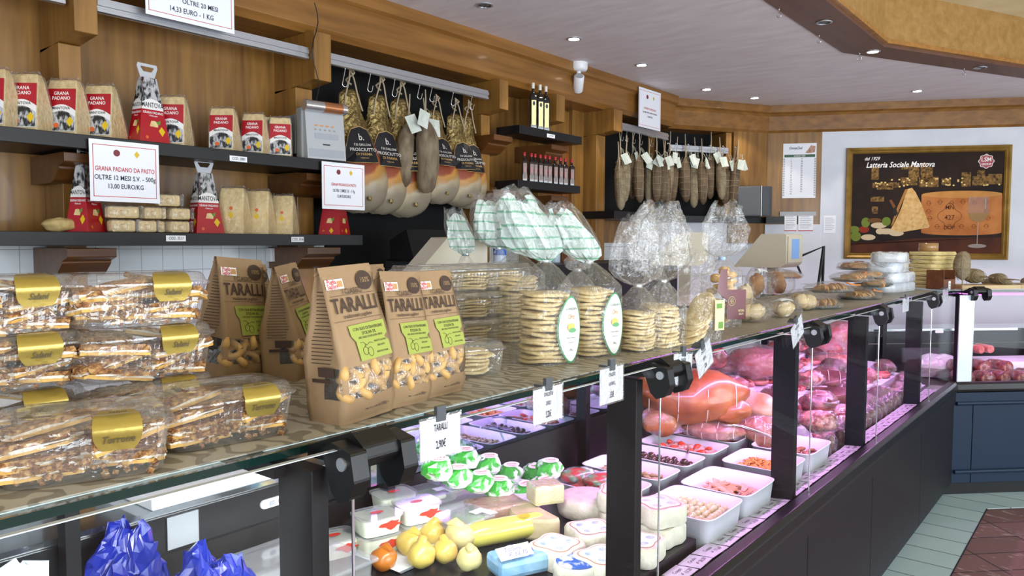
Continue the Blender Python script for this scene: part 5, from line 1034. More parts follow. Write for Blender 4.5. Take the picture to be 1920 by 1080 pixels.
# ---- price holders clipped to the shelf edge
def holder(cs, lines, label, tilt=0, out=-.826):
    TL, TR, BL = [at(*p, x=out) for p in cs]; w_ = abs(TR.y-TL.y); h = abs(TL.z-BL.z); c = (TL+TR)/2
    t = thing('price_tag', label, 'price tag', (out, c.y, c.z), group='price tags clipped to the shelf edge', rot=(R(tilt), 0, 0)); G().box(-.0006, .0006, -w_/2, w_/2, -h, 0).o('card', M_paper, t)
    g = G(); g.box(.0008, .0012, -w_/2-.003, w_/2+.003, -h-.003, .004); g.o('plastic_sleeve', M_clam, t); g = G(); g.box(-.024, .001, -.012, .012, .0, .005); g.box(-.004, .003, -.01, .01, -.006, .018); g.o('clip', mat('clip_grey', '5c6064', .3, metal=.5), t)
    M = WALLX.copy(); M.translation = (.0016, 0, 0); 
    text([(s_, h*sz, 0, -h*yy, sx_) for s_, sz, yy, sx_ in lines], M_ink, t, M=M, ex=0); return t
holder(((787, 783), (862, 781), (785, 860)), [('TARALLI', .25, .25, .52), ('2,90€', .28, .68, .55)], 'white price tag reading TARALLI 2,90€')
holder(((1000, 728), (1054, 724), (1003, 793)), [('SCHIACCIATINE', .17, .2, .36), ('DI RISO', .17, .46, .42), ('3,20€', .27, .78, .42)], 'white price tag reading SCHIACCIATINE DI RISO 3,20€')
holder(((1125, 690), (1168, 688), (1127, 756)), [('SCHIACCIATINE', .16, .2, .3), ('ACQUA E FARINA 250g', .14, .46, .24), ('3,50€', .25, .78, .38)], 'white price tag reading 3,50€ before the grey post')
holder(((1264, 666), (1298, 661), (1270, 722)), [('SCHIACCIATINE', .15, .2, .3), ('FARINA 400g', .14, .46, .3), ('4,80€', .25, .78, .38)], 'white price tag reading 4,80€ beside the second hinge', -6)
holder(((1302, 652), (1331, 648), (1322, 697)), [('SCHIACCIATINE', .16, .2, .34), ('APERITIVO', .16, .48, .36), ('3,20€', .22, .78, .4)], 'tilted white price tag reading APERITIVO 3,20€', 22)
holder(((1482, 605), (1503, 602), (1499, 640)), [('PANE PUGLIESE', .2, .3, .36), ('2,50€', .22, .72, .4)], 'tilted white price tag reading PANE PUGLIESE beside the third hinge', 24)
holder(((1693, 560), (1704, 558), (1693, 585)), [('PANE', .2, .3, .4), ('2,90€', .2, .7, .4)], 'narrow white price tag under the tray pile')
holder(((1768, 543), (1778, 541), (1768, 566)), [('SFOGLIE', .2, .3, .3), ('3,90€', .2, .7, .35)], 'narrow white price tag under the yellow sheet stack')
# ================================================================ INSIDE THE DISPLAY
ZD = .666
M_white = mat('white_food_plastic', 'e2e3ea', .3, sss=.05); M_clear = film('clear_tub', haze=.12, hazecol=(.85, .87, .9), gloss=.4, rough=.08, base=.05)
def P3(px, py, z): q = at(px, py, z=z); return q
PRE = set(o_.name for o_ in bpy.data.objects)
# big transparent storage box
t = thing('storage_box', 'large clear plastic storage box with lid at the left of the first bay', 'box', (-1.56, 1.06, ZD), R(90))
G().loft([[(x*k, y*k, z) for x, y in ((-.17, -.14), (.17, -.14), (.17, .14), (-.17, .14))] for k, z in ((.92, .001), (1, .15))], 'bottom', False).o('box', M_clear, t, bev=.01)
G().box(-.18, .18, -.15, .15, .151, .162).o('lid', M_clear, t, bev=.004); g = G(); g.box(-.15, .15, -.12, .12, .003, .06); g.o('contents', mat('pale_curd', 'cdc3a4', .6, col2='b5ab90', scale=12, bump=.3), t)
# crumpled bags
def crumple(name, label, cat, loc, r_, m_, seed, jit=.6, nu=54, nv=30):
    g = G(); g.ell((0, 0, r_[2]*.6), r_, nu, nv, jit, seed); rr = random.Random(seed)
    g.v = [V((p.x+rr.uniform(-1, 1)*r_[0]*.02+r_[0]*.22*NZ.noise(p*45), p.y+rr.uniform(-1, 1)*r_[1]*.02+r_[1]*.22*NZ.noise(p*45+V((9, 0, 0))), max(0, p.z+r_[2]*.3*NZ.noise(p*38+V((0, 7, 0)))))) for p in g.v]; 
    o = g.o(name, m_, loc=loc); o.data.polygons.foreach_set('use_smooth', [False]*len(o.data.polygons))
    bm = bmesh.new(); bm.from_mesh(o.data); bmesh.ops.remove_doubles(bm, verts=bm.verts, dist=1e-6); bm.to_mesh(o.data); bm.free(); return tag(o, label, cat)
M_bluebag = mat('blue_bag', '0a1f86', .25, coat=.3, bump=.4, bscale=20); M_tissue = mat('white_tissue', 'dfe1e6', .6, bump=.5, bscale=25)
q = P3(385, 1078, .80); crumple('plastic_bag', 'crumpled shiny blue plastic bag before the clear storage box', 'bag', (q.x+.19, q.y-.09, ZD), (.06, .09, .155), M_bluebag, 3)
q = P3(235, 1045, .84); crumple('plastic_bag', 'crumpled blue bag with white edge further left in the first bay', 'bag', (q.x+.12, q.y-.05, ZD), (.06, .09, .155), M_bluebag, 5)
q = P3(120, 1080, .84); crumple('plastic_bag', 'translucent silvery bag at the bottom left corner of the photo', 'bag', (q.x+.42, q.y-.17, ZD), (.1, .14, .2), mat('silver_bag', 'a9adb4', .2, coat=.6, bump=.5, bscale=20), 8)
q = P3(525, 1060, .76); crumple('paper_tissue', 'crumpled white tissue left of the first dark post', 'tissue', (q.x+.3, q.y-.17, ZD+.0), (.035, .04, .13), M_tissue, 11)
# mozzarella tubs
M_moz = mat('mozzarella_white', 'dcdfcc', .35, sss=.1); M_redp = mat('red_seaweed_print', 'c63c2c', .4)
def tub(label, loc, rz, s=1):
    t = thing('cheese_tub', label, 'tub', loc, rz, 'white tubs of fresh cheese'); a, b, h = .06, .05, .052
    def rr_(hx, hy, z): return [(hx*(abs(cos(x))**.4)*(1 if cos(x) > 0 else -1), hy*(abs(sin(x))**.4)*(1 if sin(x) > 0 else -1), z) for x in [2*pi*i/32 for i in range(32)]]
    G().loft([rr_(a*.9, b*.88, 0), rr_(a, b, h*.9)]).o('body', M_moz, t); G().loft([rr_(a*1.08, b*1.1, h*.9), rr_(a*1.08, b*1.1, h)]).o('lid', M_clear, t)
    g = G(); flat(g, circ(-.0, 0, .02, .011, 14), MX.Translation((0, 0, h)), 0, .0006); g.k = 0
    rz_ = random.Random(2); n = 16; pts = [(.03*cos(2*pi*i/n)*(1+rz_.uniform(-.3, .3)), .028+.012*sin(2*pi*i/n)*(1+rz_.uniform(-.4, .4))) for i in range(n)]
    flat(g, pts, onplane((.02, -b*.9, 0), (1, -b*.9, 0), (.02, -b*1.0, h*.9)), 0, .0015); flat(g, [(x*.6, y) for x, y in pts], onplane((a*.91, 0, 0), (a*.91, 1, 0), (a*1.0, 0, h*.9)), 0, .0015); g.o('print', M_redp, t)
    text([('MOZZARELLA', .009, 0, .025, .8)], mat('blue_ink', '34509a', .5), t, M=MX.Translation((0, 0, h+.0006))); return t
tp = P3(748, 1000, .72)
G0 = (-1.60, 1.55)
for i, (dx, dy, lv, lb) in enumerate(((0, 0, 0, 'lower white tub of the front pair right of the first post'), (0, 0, 1, 'upper white tub of the front pair with red print'), (-.02, -.135, 0, 'lower white tub of the pair partly behind the thin glass edge'), (-.02, -.135, 1, 'upper white tub of the pair partly behind the thin glass edge'), (-.09, -.23, 0, 'single white tub tight behind the first dark post'), (-.12, .02, 1, 'white tub at the back of the front pair'))):
    tub(lb, (G0[0]+dx, G0[1]+dy, ZD+.013+lv*.053+(.0 if i < 5 else 0)), R(74))
G().o
t = thing('foam_tray', 'white foam tray under the stacked white tubs', 'tray', (G0[0]+.02, G0[1]+.0, ZD)); G().loft([[(x*k, y*k, z) for x, y in ((-.12, -.2), (.12, -.2), (.12, .16), (-.12, .16))] for k, z in ((.92, 0), (1, .012))]).o('tray', M_white, t, bev=.004)
# flat clamshells with stickers
for i, (px, py, lv, lb) in enumerate(((800, 920, 0, 'flat clear food box at the back left behind the tubs'), (860, 900, 1, 'flat clear food box at the back middle behind the tubs'), (870, 965, 0, 'flat clear food box nearest the stacked tubs'), (945, 940, 1, 'flat clear food box before the green packs'))):
    q = at(px, py+8, x=(-1.68, -1.66, -1.50, -1.56)[i]); t = thing('food_box', lb, 'box', (q.x, q.y, q.z-.075), R(78+i*5), 'flat clear food boxes')
    G().box(-.075, .075, -.06, .06, 0, .026).o('base', M_clear, t, bev=.006); G().box(-.08, .08, -.065, .065, .0265, .030).o('lid', M_clear, t, bev=.001)
    G().box(-.05, .05, -.04, .04, .004, .022).o('cheese', mat('soft_cheese', 'd5d3bd', .5, sss=.1), t, bev=.008); g = G(); g.box(.02, .07, -.03, .0, .0305, .031); g.box(.045, .075, -.064, -.03, .0305, .031); g.o('sticker', M_paper, t)
# green and white packs
M_gpk = mat('green_white_pack', '3fae3a', .25, col2='e9efe6', scale=16, contrast=(.47, .53), coat=.5, bump=.3)
gp = [(822, 870, 0), (858, 885, 0), (898, 895, 0), (935, 905, 0), (975, 915, 0), (1015, 905, 0), (870, 850, 1), (915, 862, 1), (955, 878, 1), (1000, 880, 1), (1030, 870, 0)]
for i, (px, py, lv) in enumerate(gp):
    q = at(px, py+10, x=-1.68 if lv else -1.56); t = thing('cheese_pack', ords[i]+' green and white wrapped cheese counted from the left'+(', in the upper layer' if lv else ', in the lower layer'), 'cheese', (q.x, q.y, q.z-.09), R(70+rnd.uniform(-30, 30)), 'green and white wrapped fresh cheeses')
    g = G(); rr = random.Random(i); g.ell((0, 0, .032), (.05, .045, .036), 14, 8, .3, i); g.v = [V((p.x+rr.uniform(-.002, .002), p.y, max(0, p.z))) for p in g.v]; g.sm = [False]*len(g.sm); g.o('wrapper', M_gpk, t)
    g = G(); flat(g, circ(0, 0, .03, .016, 16), MX.Translation((0, -.02, .069)) @ MX.Rotation(R(20), 4, 'X'), 0); lb = g.o('label', M_lwhite, t); text([('Cremosa', .012, 0, .003, .8, .2), ('LATTE FRESCO', .006, 0, -.008, .8)], M_red, lb, M=MX.Translation((0, -.02, .0695)) @ MX.Rotation(R(20), 4, 'X'))
# loose cheeses
M_ch1 = mat('washed_rind', 'b98f74', .6, col2='c9a58c', scale=30, bump=.2); M_ch2 = mat('pale_paste', 'd9cfa0', .5, col2='cfc38f', scale=20, sss=.15, bump=.1); M_ch3 = mat('white_bloom_rind', 'd9d4c6', .75, col2='c7c0ae', scale=26, bump=.35, bscale=60); M_ch4 = mat('beige_rind', 'c9b894', .7, col2='b9a57e', scale=20, bump=.3)
def block(label, px, py, z0, sz, rz, ms, wrap=True, dz=0):
    q = P3(px, py, z0); t = thing('cheese_block', label, 'cheese', (q.x, q.y, z0), rz); a, b, h = sz
    g = G(); g.box(-a, a, -b, b, 0, h); g.mi = [0, 1, 1, 0, 1, 0][:len(g.f)] if ms[1] else [0]*6; g.o('cheese', [ms[0], ms[1] or ms[0]], t, bev=.008)
    if wrap: g = G(); g.box(-a*1.02, a*1.02, -b*1.03, b*1.03, .001, h*1.02); g.o('wrapper', M_film, t, bev=.01)
    return t
block('rectangular cheese block with reddish brown rind in wrap', 930, 1012, ZD+.002, (.085, .06, .065), R(68), (M_ch2, M_ch1))
wheelA = thing('round_cheese', 'wide white bloomy cheese wheel at the back of the cheese group', 'cheese', (*P3(1110, 1000, ZD)[:2], ZD)); G().lathe([(.07, 0), (.092, .006), (.097, .03), (.094, .055), (.084, .063), (.06, .064)], 36).o('cheese', M_ch3, wheelA)
wheelA.location.x -= .02
t = thing('round_cheese', 'half beige cheese wheel under the pale cut block', 'cheese', (*P3(1040, 1035, ZD)[:2], ZD)); g = G(); g.loft([[(.10*k*cos(pi*i/20), .10*k*sin(pi*i/20), z) for i in range(21)] for k, z in ((.94, 0), (1, .008), (1, .055), (.94, .063))]); g.o('cheese', [M_ch4], t, bev=.003); t.rotation_euler = (0, 0, R(160)); t.location.x -= .05
block('pale beige cut cheese block in clear film resting on the half wheel', 1022, 975, ZD+.066, (.05, .04, .06), R(60), (M_ch2, None))
M_yprint = mat('yellow_purple_film', 'd8cf62', .25, col2='6e3a62', scale=11, contrast=(.62, .66), coat=.5)
t = thing('cheese_log', 'long cheese in yellow and purple printed film', 'cheese', (*P3(950, 1052, ZD)[:2], ZD), R(66)); g = G(); g.tube([(x, 0, .036) for x in (-.14, -.13, -.10, 0, .10, .13, .14)], [.012, .026, .035, .036, .035, .024, .01], 22); g.o('film_sleeve', M_yprint, t)
g = G(); flat(g, circ(.05, 0, .02, .016, 20), MX.Translation((0, -.012, .0715)), 0); g.o('label', M_yel, t)
# scamorze and caciotte
M_sca = mat('scamorza_skin', 'd0b45c', .35, col2='c9a94a', scale=8, sss=.15, coat=.2); M_scp = mat('caciotta_skin', 'd4c68c', .4, col2='cbb978', scale=8, sss=.15)
for i, (px, py, m_, lb, s) in enumerate(((770, 1062, M_sca, 'knotted yellow scamorza directly right of the glass edge', 1), (810, 1040, M_sca, 'yellow scamorza behind the knotted one', .95), (790, 1085, M_sca, 'yellow scamorza at the bottom photo edge', 1), (835, 1075, M_sca, 'yellow scamorza between the knotted one and the pale caciotte', .9), (862, 1050, M_scp, 'large pale round caciotta left of the printed cheese log', 1.1), (905, 1030, M_scp, 'smaller pale caciotta before the printed cheese log', .8), (880, 1090, M_scp, 'pale caciotta at the bottom photo edge left of the blue tomini bag', .9), (720, 1090, mat('smoked_skin', 'b3661c', .3, coat=.3), 'orange smoked scamorza at the bottom photo edge', .9))):
    q = P3(px, py+20, ZD); t = thing('scamorza', lb, 'cheese', (q.x, q.y, ZD), R(i*50), 'small round pulled cheeses' )
    g = G(); g.ell((0, 0, .036*s), (.041*s, .038*s, .036*s), 20, 12, .12, i); g.o('body', m_, t); g = G(); g.tube([(0, 0, .06*s), (.012*s, .004, .074*s), (.03*s, .006, .068*s)], [.016*s, .013*s, .006*s], 10); g.o('knot', m_, t)
# tomini: blue paper tray with price card
M_bluep = mat('blue_paper', '6f9cc4', .5, col2='93b8d4', scale=20); M_bluec = mat('blue_crown_label', '2e5da8', .4, col2='c9d5e2', scale=30, contrast=(.45, .55))
for i, (px, py, lb) in enumerate(((960, 1085, 'blue wrapped tomini bag carrying the handwritten price card'), )):
    q = P3(px, py+15, ZD+.01); t = thing('tomini_bag', lb, 'bag', (q.x+.02, q.y, ZD), R(66)); G().box(-.075, .075, -.05, .05, 0, .052).o('bag', M_bluep, t, bev=.015); G().lathe([(.04, .0525), (.041, .056)], 24).o('round_label', M_bluec, t)
q = P3(965, 1062, .755); t = thing('price_card', 'handwritten price card reading Tomini € 13,70', 'price card', (q.x, q.y, .735), rot=(R(34), 0, R(70))); G().box(-.05, .05, -.019, .019, -.0006, .0006).o('card', M_paper, t); text([('Tomini', .018, -.005, .008, 1, .3), ('€ 13,70', .018, .005, -.009, 1, .3)], mat('violet_ink', '4a4a80', .6), t, M=MX.Translation((0, 0, .0008)))
t = thing('cheese_round', 'round cheese with blue crown label at the bottom photo edge', 'cheese', (*P3(1080, 1095, ZD+.05)[:2], ZD)); G().lathe([(.055, 0), (.06, .005), (.06, .045), (.057, .05)], 30).o('cheese', M_ch3, t); G().lathe([(.052, .0505), (.053, .052)], 30).o('round_label', M_bluec, t)
# flower shaped white cheeses with printed paper
def flower(label, x, y, z, rz, s=1):
    t = thing('flower_cheese', label, 'cheese', (x, y, z), rz, 'clover shaped white cheeses'); n = 48
    rg = lambda k, z: [(s*.072*k*(1+.13*cos(4*a))*cos(a), s*.072*k*(1+.13*cos(4*a))*sin(a), z) for a in [2*pi*i/n for i in range(n)]]
    G().loft([rg(.92, 0), rg(1, .01), rg(1, .048), rg(.93, .056)]).o('cheese', M_ch3, t)
    g = G(); 
    for k, kk, dz in ((.86, 0, .0565), (.82, 1, .057), (.76, 0, .0575)): g.k = kk; g.add(rg(k, dz), [tuple(range(n))])
    for a in range(4): flat(g, circ(s*.036*cos(a*pi/2), s*.036*sin(a*pi/2), .014, .01, 12), MX.Translation((0, 0, .058)), 2)
    g.o('printed_paper', [M_lwhite, mat('tan_line', 'b08a62', .5), mat('blue_motif', '8aa6c8', .5, col2='cfd8e2', scale=60)], t); return t
fb = P3(1245, 985, ZD); fx, fy = -1.05, 2.0
for i, (dx, dy, lv, lb) in enumerate(((0, 0, 1, 'clover shaped cheese on top of the front stack beside the white onion bin'), (0, 0, 0, 'clover shaped cheese below the top one, front stack'), (.02, -.155, 0, 'lowest clover shaped cheese nearest the glass'), (-.15, .03, 1, 'clover shaped cheese at the back top touching the onion bin'), (-.15, .03, 0, 'clover shaped cheese at the back bottom'), (-.13, -.16, 0, 'clover shaped cheese directly behind the second dark post'), (.0, -.31, 0, 'clover shaped cheese with torn paper left of the second dark post'), (-.14, -.32, 0, 'pale clover shaped cheese before the white wheel'))):
    flower(lb, fx+dx, fy+dy, ZD+lv*.0585, R(20+i*17))
for i, (px, py, lb) in enumerate(((1085, 905, 'clear pouch with red and green print, left of the pair'), (1130, 915, 'clear pouch with red and green print, right of the pair'))):
    q = P3(px, py+15, .72); t = thing('food_pouch', lb, 'pouch', (q.x, q.y, ZD+.02), R(50), 'red and green printed pouches'); g = G(); g.ell((0, 0, .03), (.07, .045, .03), 16, 8, .2, i); g.v = [V((p.x, p.y, max(0, p.z))) for p in g.v]; g.o('pouch', mat('pouch_print', 'b04a48', .25, col2='cfd8cf', col3='5f9a78', scale=18, contrast=(.42, .58), coat=.5), t)
for o_ in list(bpy.data.objects):
    if o_.parent is None and o_.name not in PRE and o_.name.split('.')[0] not in ('storage_box', 'plastic_bag', 'paper_tissue'): o_.location.z += .06
g = mitre(G(), q4(.17, .96, .66, ZD+.058), CM1, 1.245, 2.085, False); g.o('display_step', M_deck, ct1)
g = mitre(G(), q4(.70, .96, .66, ZD+.11), CM1, 1.62, 2.085, False); g.o('display_step', M_white, ct1)
# ---- white food bins
M_oil = mat('pickling_liquid', 'cfc9a8', .1, coat=.5)
def bin_(label, x0, x1, y0, y1, z0=ZD, h=.11):
    cx_, cy_ = (x0+x1)/2, (y0+y1)/2; a, b = (y1-y0)/2-.003, abs(x1-x0)/2-.003
    t = thing('food_bin', label, 'food bin', (cx_, cy_, z0), R(90), 'white food bins')
    def rr_(hx, hy, z): return [(hx*(abs(cos(x))**.28)*(1 if cos(x) > 0 else -1), hy*(abs(sin(x))**.28)*(1 if sin(x) > 0 else -1), z) for x in [2*pi*i/44 for i in range(44)]]
    G().loft([rr_(a*.88, b*.9, 0), rr_(a*.97, b*.975, h-.002), rr_(a, b, h-.002), rr_(a, b, h), rr_(a*.955, b*.96, h), rr_(a*.86, b*.88, .006)], True).o('tub', M_white, t); return t
def pile(name, labelf, cat, n, x0, x1, y0, y1, z, mk, group, seed, layers=2, dzl=.012):
    rr = random.Random(seed)
    k = 0; nx = max(2, int(math.sqrt(n/layers*abs(x1-x0)/(y1-y0))+.5)); ny = max(2, int(n/layers/nx+.5))
    base = None
    for lv in range(layers):
        for i in range(nx-lv):
            for j in range(ny-lv):
                x = x0+(x1-x0)*(i+.5+lv*.5)/nx+rr.uniform(-.004, .004); y = y0+(y1-y0)*(j+.5+lv*.5)/ny+rr.uniform(-.004, .004)
                if base is None: o = base = mk(rr)
                else: o = base.copy(); COL.objects.link(o)
                o.location = (x, y, z+lv*dzl+rr.uniform(0, .003)); o.rotation_euler = (rr.uniform(-.5, .5), rr.uniform(-.5, .5), rr.uniform(0, 6.28)); s = rr.uniform(.85, 1.15); o.scale = (s, s, s); tag(o, labelf, cat, group); o.name = name
def fillbed(x0, x1, y0, y1, z, m_, lb, cat): pass
bin_('white food bin of small pearl onions beside the clover shaped cheeses', -1.19, -.93, 2.10, 2.38)
pile('pearl_onion', 'small pearl onion in the bin nearest the clover shaped cheeses', 'onion', 150, -1.16, -.96, 2.13, 2.35, ZD+.062, lambda r: G().ell((0, 0, 0), (.0135, .0125, .012), 12, 8).o('pearl_onion', mat('onion_skin', 'c9c68e', .12, sss=.4, coat=.5, col2='d8d6ae', scale=30)), 'pearl onions in the white bin', 3, 2, .016)
bin_('white food bin of flat pasta slices in front of the third post', -1.19, -.93, 2.385, 2.665)
pile('filled_pasta', 'flat folded pasta piece in the bin before the third dark post', 'pasta', 60, -1.15, -.99, 2.43, 2.62, ZD+.065, lambda r: G().prism([(-.024, -.014), (.024, -.016), (.026, .012), (0, .018), (-.022, .014)], -.0025, .0025, 'z').o('filled_pasta', mat('pink_pasta', 'c89a70', .45, col2='d6b088', scale=15), bev=.001), 'flat pasta pieces in the bin', 4, 3, .009)
bin_('white food bin of orange bow shaped pasta', -1.19, -.93, 2.73, 2.99)
def bow(r):
    g = G(); g.sheet(6, 4, lambda u, v: ((u-.5)*.034, (v-.5)*.022*(.35+1.3*abs(u-.5)*2), .004*sin(u*12+v*6)), True); return g.o('pasta_bow', mat('orange_pasta', 'd08c34', .4, col2='dfa552', scale=20), solid=.003)
pile('pasta_bow', 'orange pasta bow in its white bin', 'pasta', 120, -1.16, -.97, 2.76, 2.96, ZD+.068, bow, 'orange pasta bows', 5, 3, .010)
bin_('white food bin crossed by the tongs, right of the pasta bow bin', -1.19, -.93, 3.02, 3.32)
def chunk(nm, c, c2, s, el=1.4): return lambda r: G().ell((0, 0, 0), (s*el, s, s*.8), 9, 6, .5, r.random()*9).o(nm, mat(nm+'_surface', c, .4, col2=c2, scale=25, coat=.3))
pile('seafood_piece', 'mixed salad piece in the bin crossed by the tongs', 'food', 60, -1.16, -.96, 3.05, 3.28, ZD+.06, chunk('seafood_piece', 'b07a58', '8a5c34', .012), 'salad pieces in the right hand bin', 6)
bin_('translucent white food bin of shredded pickles behind the onions', -1.56, -1.22, 2.33, 2.52, ZD+.01)
pile('pickle_shred', 'pale pickled vegetable piece behind the onion bin', 'food', 70, -1.53, -1.26, 2.36, 2.49, ZD+.08, chunk('pickle_shred', 'b3a678', '98804f', .010, 1.8), 'pale pickles', 7)
bin_('white food bin of reddish little sausages behind the clover shaped cheeses', -1.56, -1.22, 2.10, 2.31, ZD+.01)
pile('small_sausage', 'small reddish sausage in its white bin', 'sausage', 44, -1.50, -1.26, 2.13, 2.28, ZD+.075, chunk('small_sausage', '8c3a34', 'a35048', .014, 1.3), 'small reddish sausages', 8, 2, .016)
bin_('white food bin of dark olives', -1.56, -1.22, 2.54, 2.73, ZD+.01)
pile('olive', 'large dark olive in the white olive bin', 'olive', 46, -1.50, -1.26, 2.57, 2.70, ZD+.085, lambda r: G().ell((0, 0, 0), (.017, .0145, .014), 14, 9).o('olive', mat('olive_skin', '3a2a1e', .12, coat=.6, col2='4d3a28', scale=10)), 'dark olives', 9, 2, .016)
bin_('white food bin of seafood salad with red pepper pieces', -1.56, -1.22, 2.75, 2.95, ZD+.01)
for nm, c, c2, n, sd in (('octopus_piece', 'b99a84', 'd6bba6', 50, 10), ('pepper_piece', 'c4381c', 'd85a30', 9, 11)): pile(nm, {'o': 'pale seafood piece in the bin next to the olives', 'p': 'red pepper piece on the seafood salad'}[nm[0]], 'food', n, -1.50, -1.26, 2.78, 2.92, ZD+.082+(.02 if nm[0] == 'p' else 0), chunk(nm, c, c2, .014, 1.5), nm.replace('_', ' ')+'s', sd, 2 if nm[0] == 'o' else 1)
bin_('white food bin of pink meat salad behind the red pepper salad', -1.56, -1.22, 2.97, 3.17, ZD+.01)
pile('meat_shred', 'pink brown meat shred in the bin behind the pepper salad', 'food', 60, -1.53, -1.26, 3.0, 3.14, ZD+.085, chunk('meat_shred', 'a8705e', '8a4a38', .010, 1.8), 'meat shreds', 12, 2, .01)
fbn = bin_('film covered white food bin at the back of the bin group', -1.56, -1.22, 3.19, 3.42, ZD+.01); g = G(); g.sheet(14, 14, lambda u, v: ((u-.5)*.23, (v-.5)*.34, .114+.004*sin(u*9+v*13)), False); g.o('film_cover', M_celw, fbn)
def utensil(label, a, b, scoop): 
    A_, B_ = V(a), V(b); t = thing('serving_'+scoop, label, 'utensil', A_); D = B_-A_; g = G(); g.tube([(0, 0, 0), tuple(D*.3+V((0, 0, .012))), tuple(D*.75+V((0, 0, .012))), tuple(D)], [.004, .005, .007, .003], 8); g.o('handle', M_steel, t)
    g = G(); g.ell(tuple(D), (.026, .018, .006), 14, 8); g.o('bowl' if scoop == 'spoon' else 'grip', M_steel, t)
utensil('silver tongs lying over the rims of the film covered bin and its neighbour', (-1.06, 3.08, .79), (-1.26, 2.98, .86), 'tongs'); utensil('serving spoon in the seafood salad bin', (-1.28, 2.66, .80), (-1.36, 2.85, .755), 'spoon'); utensil('serving spoon with its handle over the olive bin rim', (-1.42, 2.42, .82), (-1.46, 2.62, .76), 'spoon')
utensil('long thin spoon in the onion bin', (-1.20, 2.02, .78), (-1.08, 2.19, .75), 'spoon')
# acrylic divider
for i, (y, x0, x1, z1, lb) in enumerate(((2.02, -1.35, -.93, .86, 'clear acrylic divider between the clover shaped cheeses and the onion bin'), (1.36, -1.7, -.98, .84, 'clear acrylic divider left of the pulled cheeses'))): tag(box('acrylic_divider', M_glass, x0, x1, y, y+.003, ZD, z1), lb, 'divider')
# price cards along the ledge
y = 1.66; k = 0
M_card = mat('price_card_paper', 'c4c2cc', .5); rr = random.Random(4)
while y < 5.2:
    L_ = rr.uniform(.085, .115)
    if not any(abs(y+L_/2-s) < .0 for s in (1.6,)):
        t = thing('price_card', f'handwritten price card lying on the front ledge, number {k+1} from the near end' if False else ['near the pulled cheeses', 'in front of the clover cheeses', 'in front of the onion bin', 'in front of the pasta bins', 'in front of the meat packs', 'towards the far corner'][min(5, int((y-1.66)/.6))]+f': price card, {ords[k % 6]} of its run', 'price card', (-.922, y+L_/2, .7025+.0012), rot=(R(-5.2), 0, R(90+rr.uniform(-3, 3))), group='handwritten price cards on the front ledge')
        G().box(-L_/2+.003, L_/2-.003, -.034, .034, 0, .0008).o('card', M_card, t)
        text([(rr.choice(('Crudo', 'Salame', 'Coppa', 'Speck', 'Pancetta', 'Olive')), .018, 0, .01, .9, .2), ('€ %d,%d0' % (rr.randint(8, 29), rr.randint(1, 9)), .018, .01, -.014, .9, .2)], mat('card_ink', '4a4652', .6), t, M=MX.Translation((0, 0, .001)))
    y += L_; k += 1
# ---- meats in the purple lit bays
M_roast = mat('roast_skin', '7a3f20', .35, col2='a8683a', scale=6, coat=.4, bump=.3, bscale=18); M_shank = mat('shank_skin', 'ac6a3c', .4, col2='8c4a28', scale=10, bump=.3, coat=.3); M_fat = mat('ham_fat', 'd6b89a', .4, col2='b87a4a', scale=5, contrast=(.45, .6), coat=.3)
M_pinkh = mat('cooked_ham', '9c4c4c', .4, col2='b87470', scale=14, sss=.15, coat=.3); M_redm = mat('red_meat', '5c181c', .4, col2='a8544e', scale=22, contrast=(.45, .62), coat=.4, bump=.25); M_rolled = mat('rolled_meat', '8c4c3c', .6, col2='b98a74', scale=24, bump=.4, bscale=40)
M_dkm = mat('dark_cured_meat', '4a2420', .55, col2='6e3a30', scale=14, bump=.5, bscale=30, coat=.2); M_sl = mat('meat_slices', '86282a', .45, col2='c98a80', scale=34, contrast=(.42, .6), coat=.3)
def netrings(t, a, b, h, n, zc, m_):
    for k in range(n):
        x = -a*.75+1.5*a*k/(n-1); f_ = math.sqrt(max(.05, 1-(x/a)**2)); g = G(); g.tube([(x, b*f_*1.02*cos(2*pi*i/20), zc+h*f_*1.02*sin(2*pi*i/20)) for i in range(21)], .0018, 4, False); g.o('string', m_, t)
M_string = mat('white_string', 'd5cfc0', .8)
def joint(label, px, py, xx, wpx, hpx, rz, fm, seed, wrap=False, strings=0, name='meat_joint', group=None, cut=None, zfloor=None):
    q = at(px, py, x=xx); dep = (q-CAM).dot(cf); a = wpx*dep/1442/2*1.12; h = hpx*dep/1442/2; b = a*.62; z0 = q.z-h
    t = thing(name, label, 'meat', (q.x, q.y, z0), rz, group)
    def fn(p, d):
        p = V(p); p.x *= 1+.12*d.z
        if cut and d.x > .55: p.x = a*.60
        return p
    g = G(); g.ell((0, 0, h), (a, b, h), 24, 14, .22, seed, fn); g.o('meat', fm, t)
    if cut: 
        g = G(); g.lathe([(.001, 0), (1, .0)], 24); g.v = [V((a*.605, p.x*b*.78, h+p.y*h*.78)) for p in g.v]; g.o('cut_face', cut, t)
    if strings: netrings(t, a, b, h, strings, h, M_string)
    if wrap: g = G(); g.ell((0, 0, h), (a*1.06, b*1.08, h*1.06), 18, 10, .25, seed+1, fn); g.sm = [False]*len(g.sm); g.o('wrapper', M_film, t)
    return t
joint('large orange brown roast ham tied with string', 1295, 742, -1.42, 185, 100, R(30), M_roast, 1, False, 4)
joint('small roast shank lying in front of the tied roast ham', 1362, 770, -1.28, 80, 50, R(10), M_shank, 2)
joint('pale fat covered ham piece right of the small shank', 1418, 760, -1.27, 85, 50, R(-20), M_fat, 3)
joint('cut cooked ham with pink top wrapped in film', 1417, 680, -1.55, 95, 60, R(20), M_pinkh, 4, True)
joint('second pink ham half hidden behind the third post', 1462, 672, -1.6, 60, 60, R(0), M_pinkh, 5, True)
joint('dark cured slab between the cut ham and the fat covered piece', 1420, 722, -1.6, 130, 32, R(15), M_redm, 6, False)
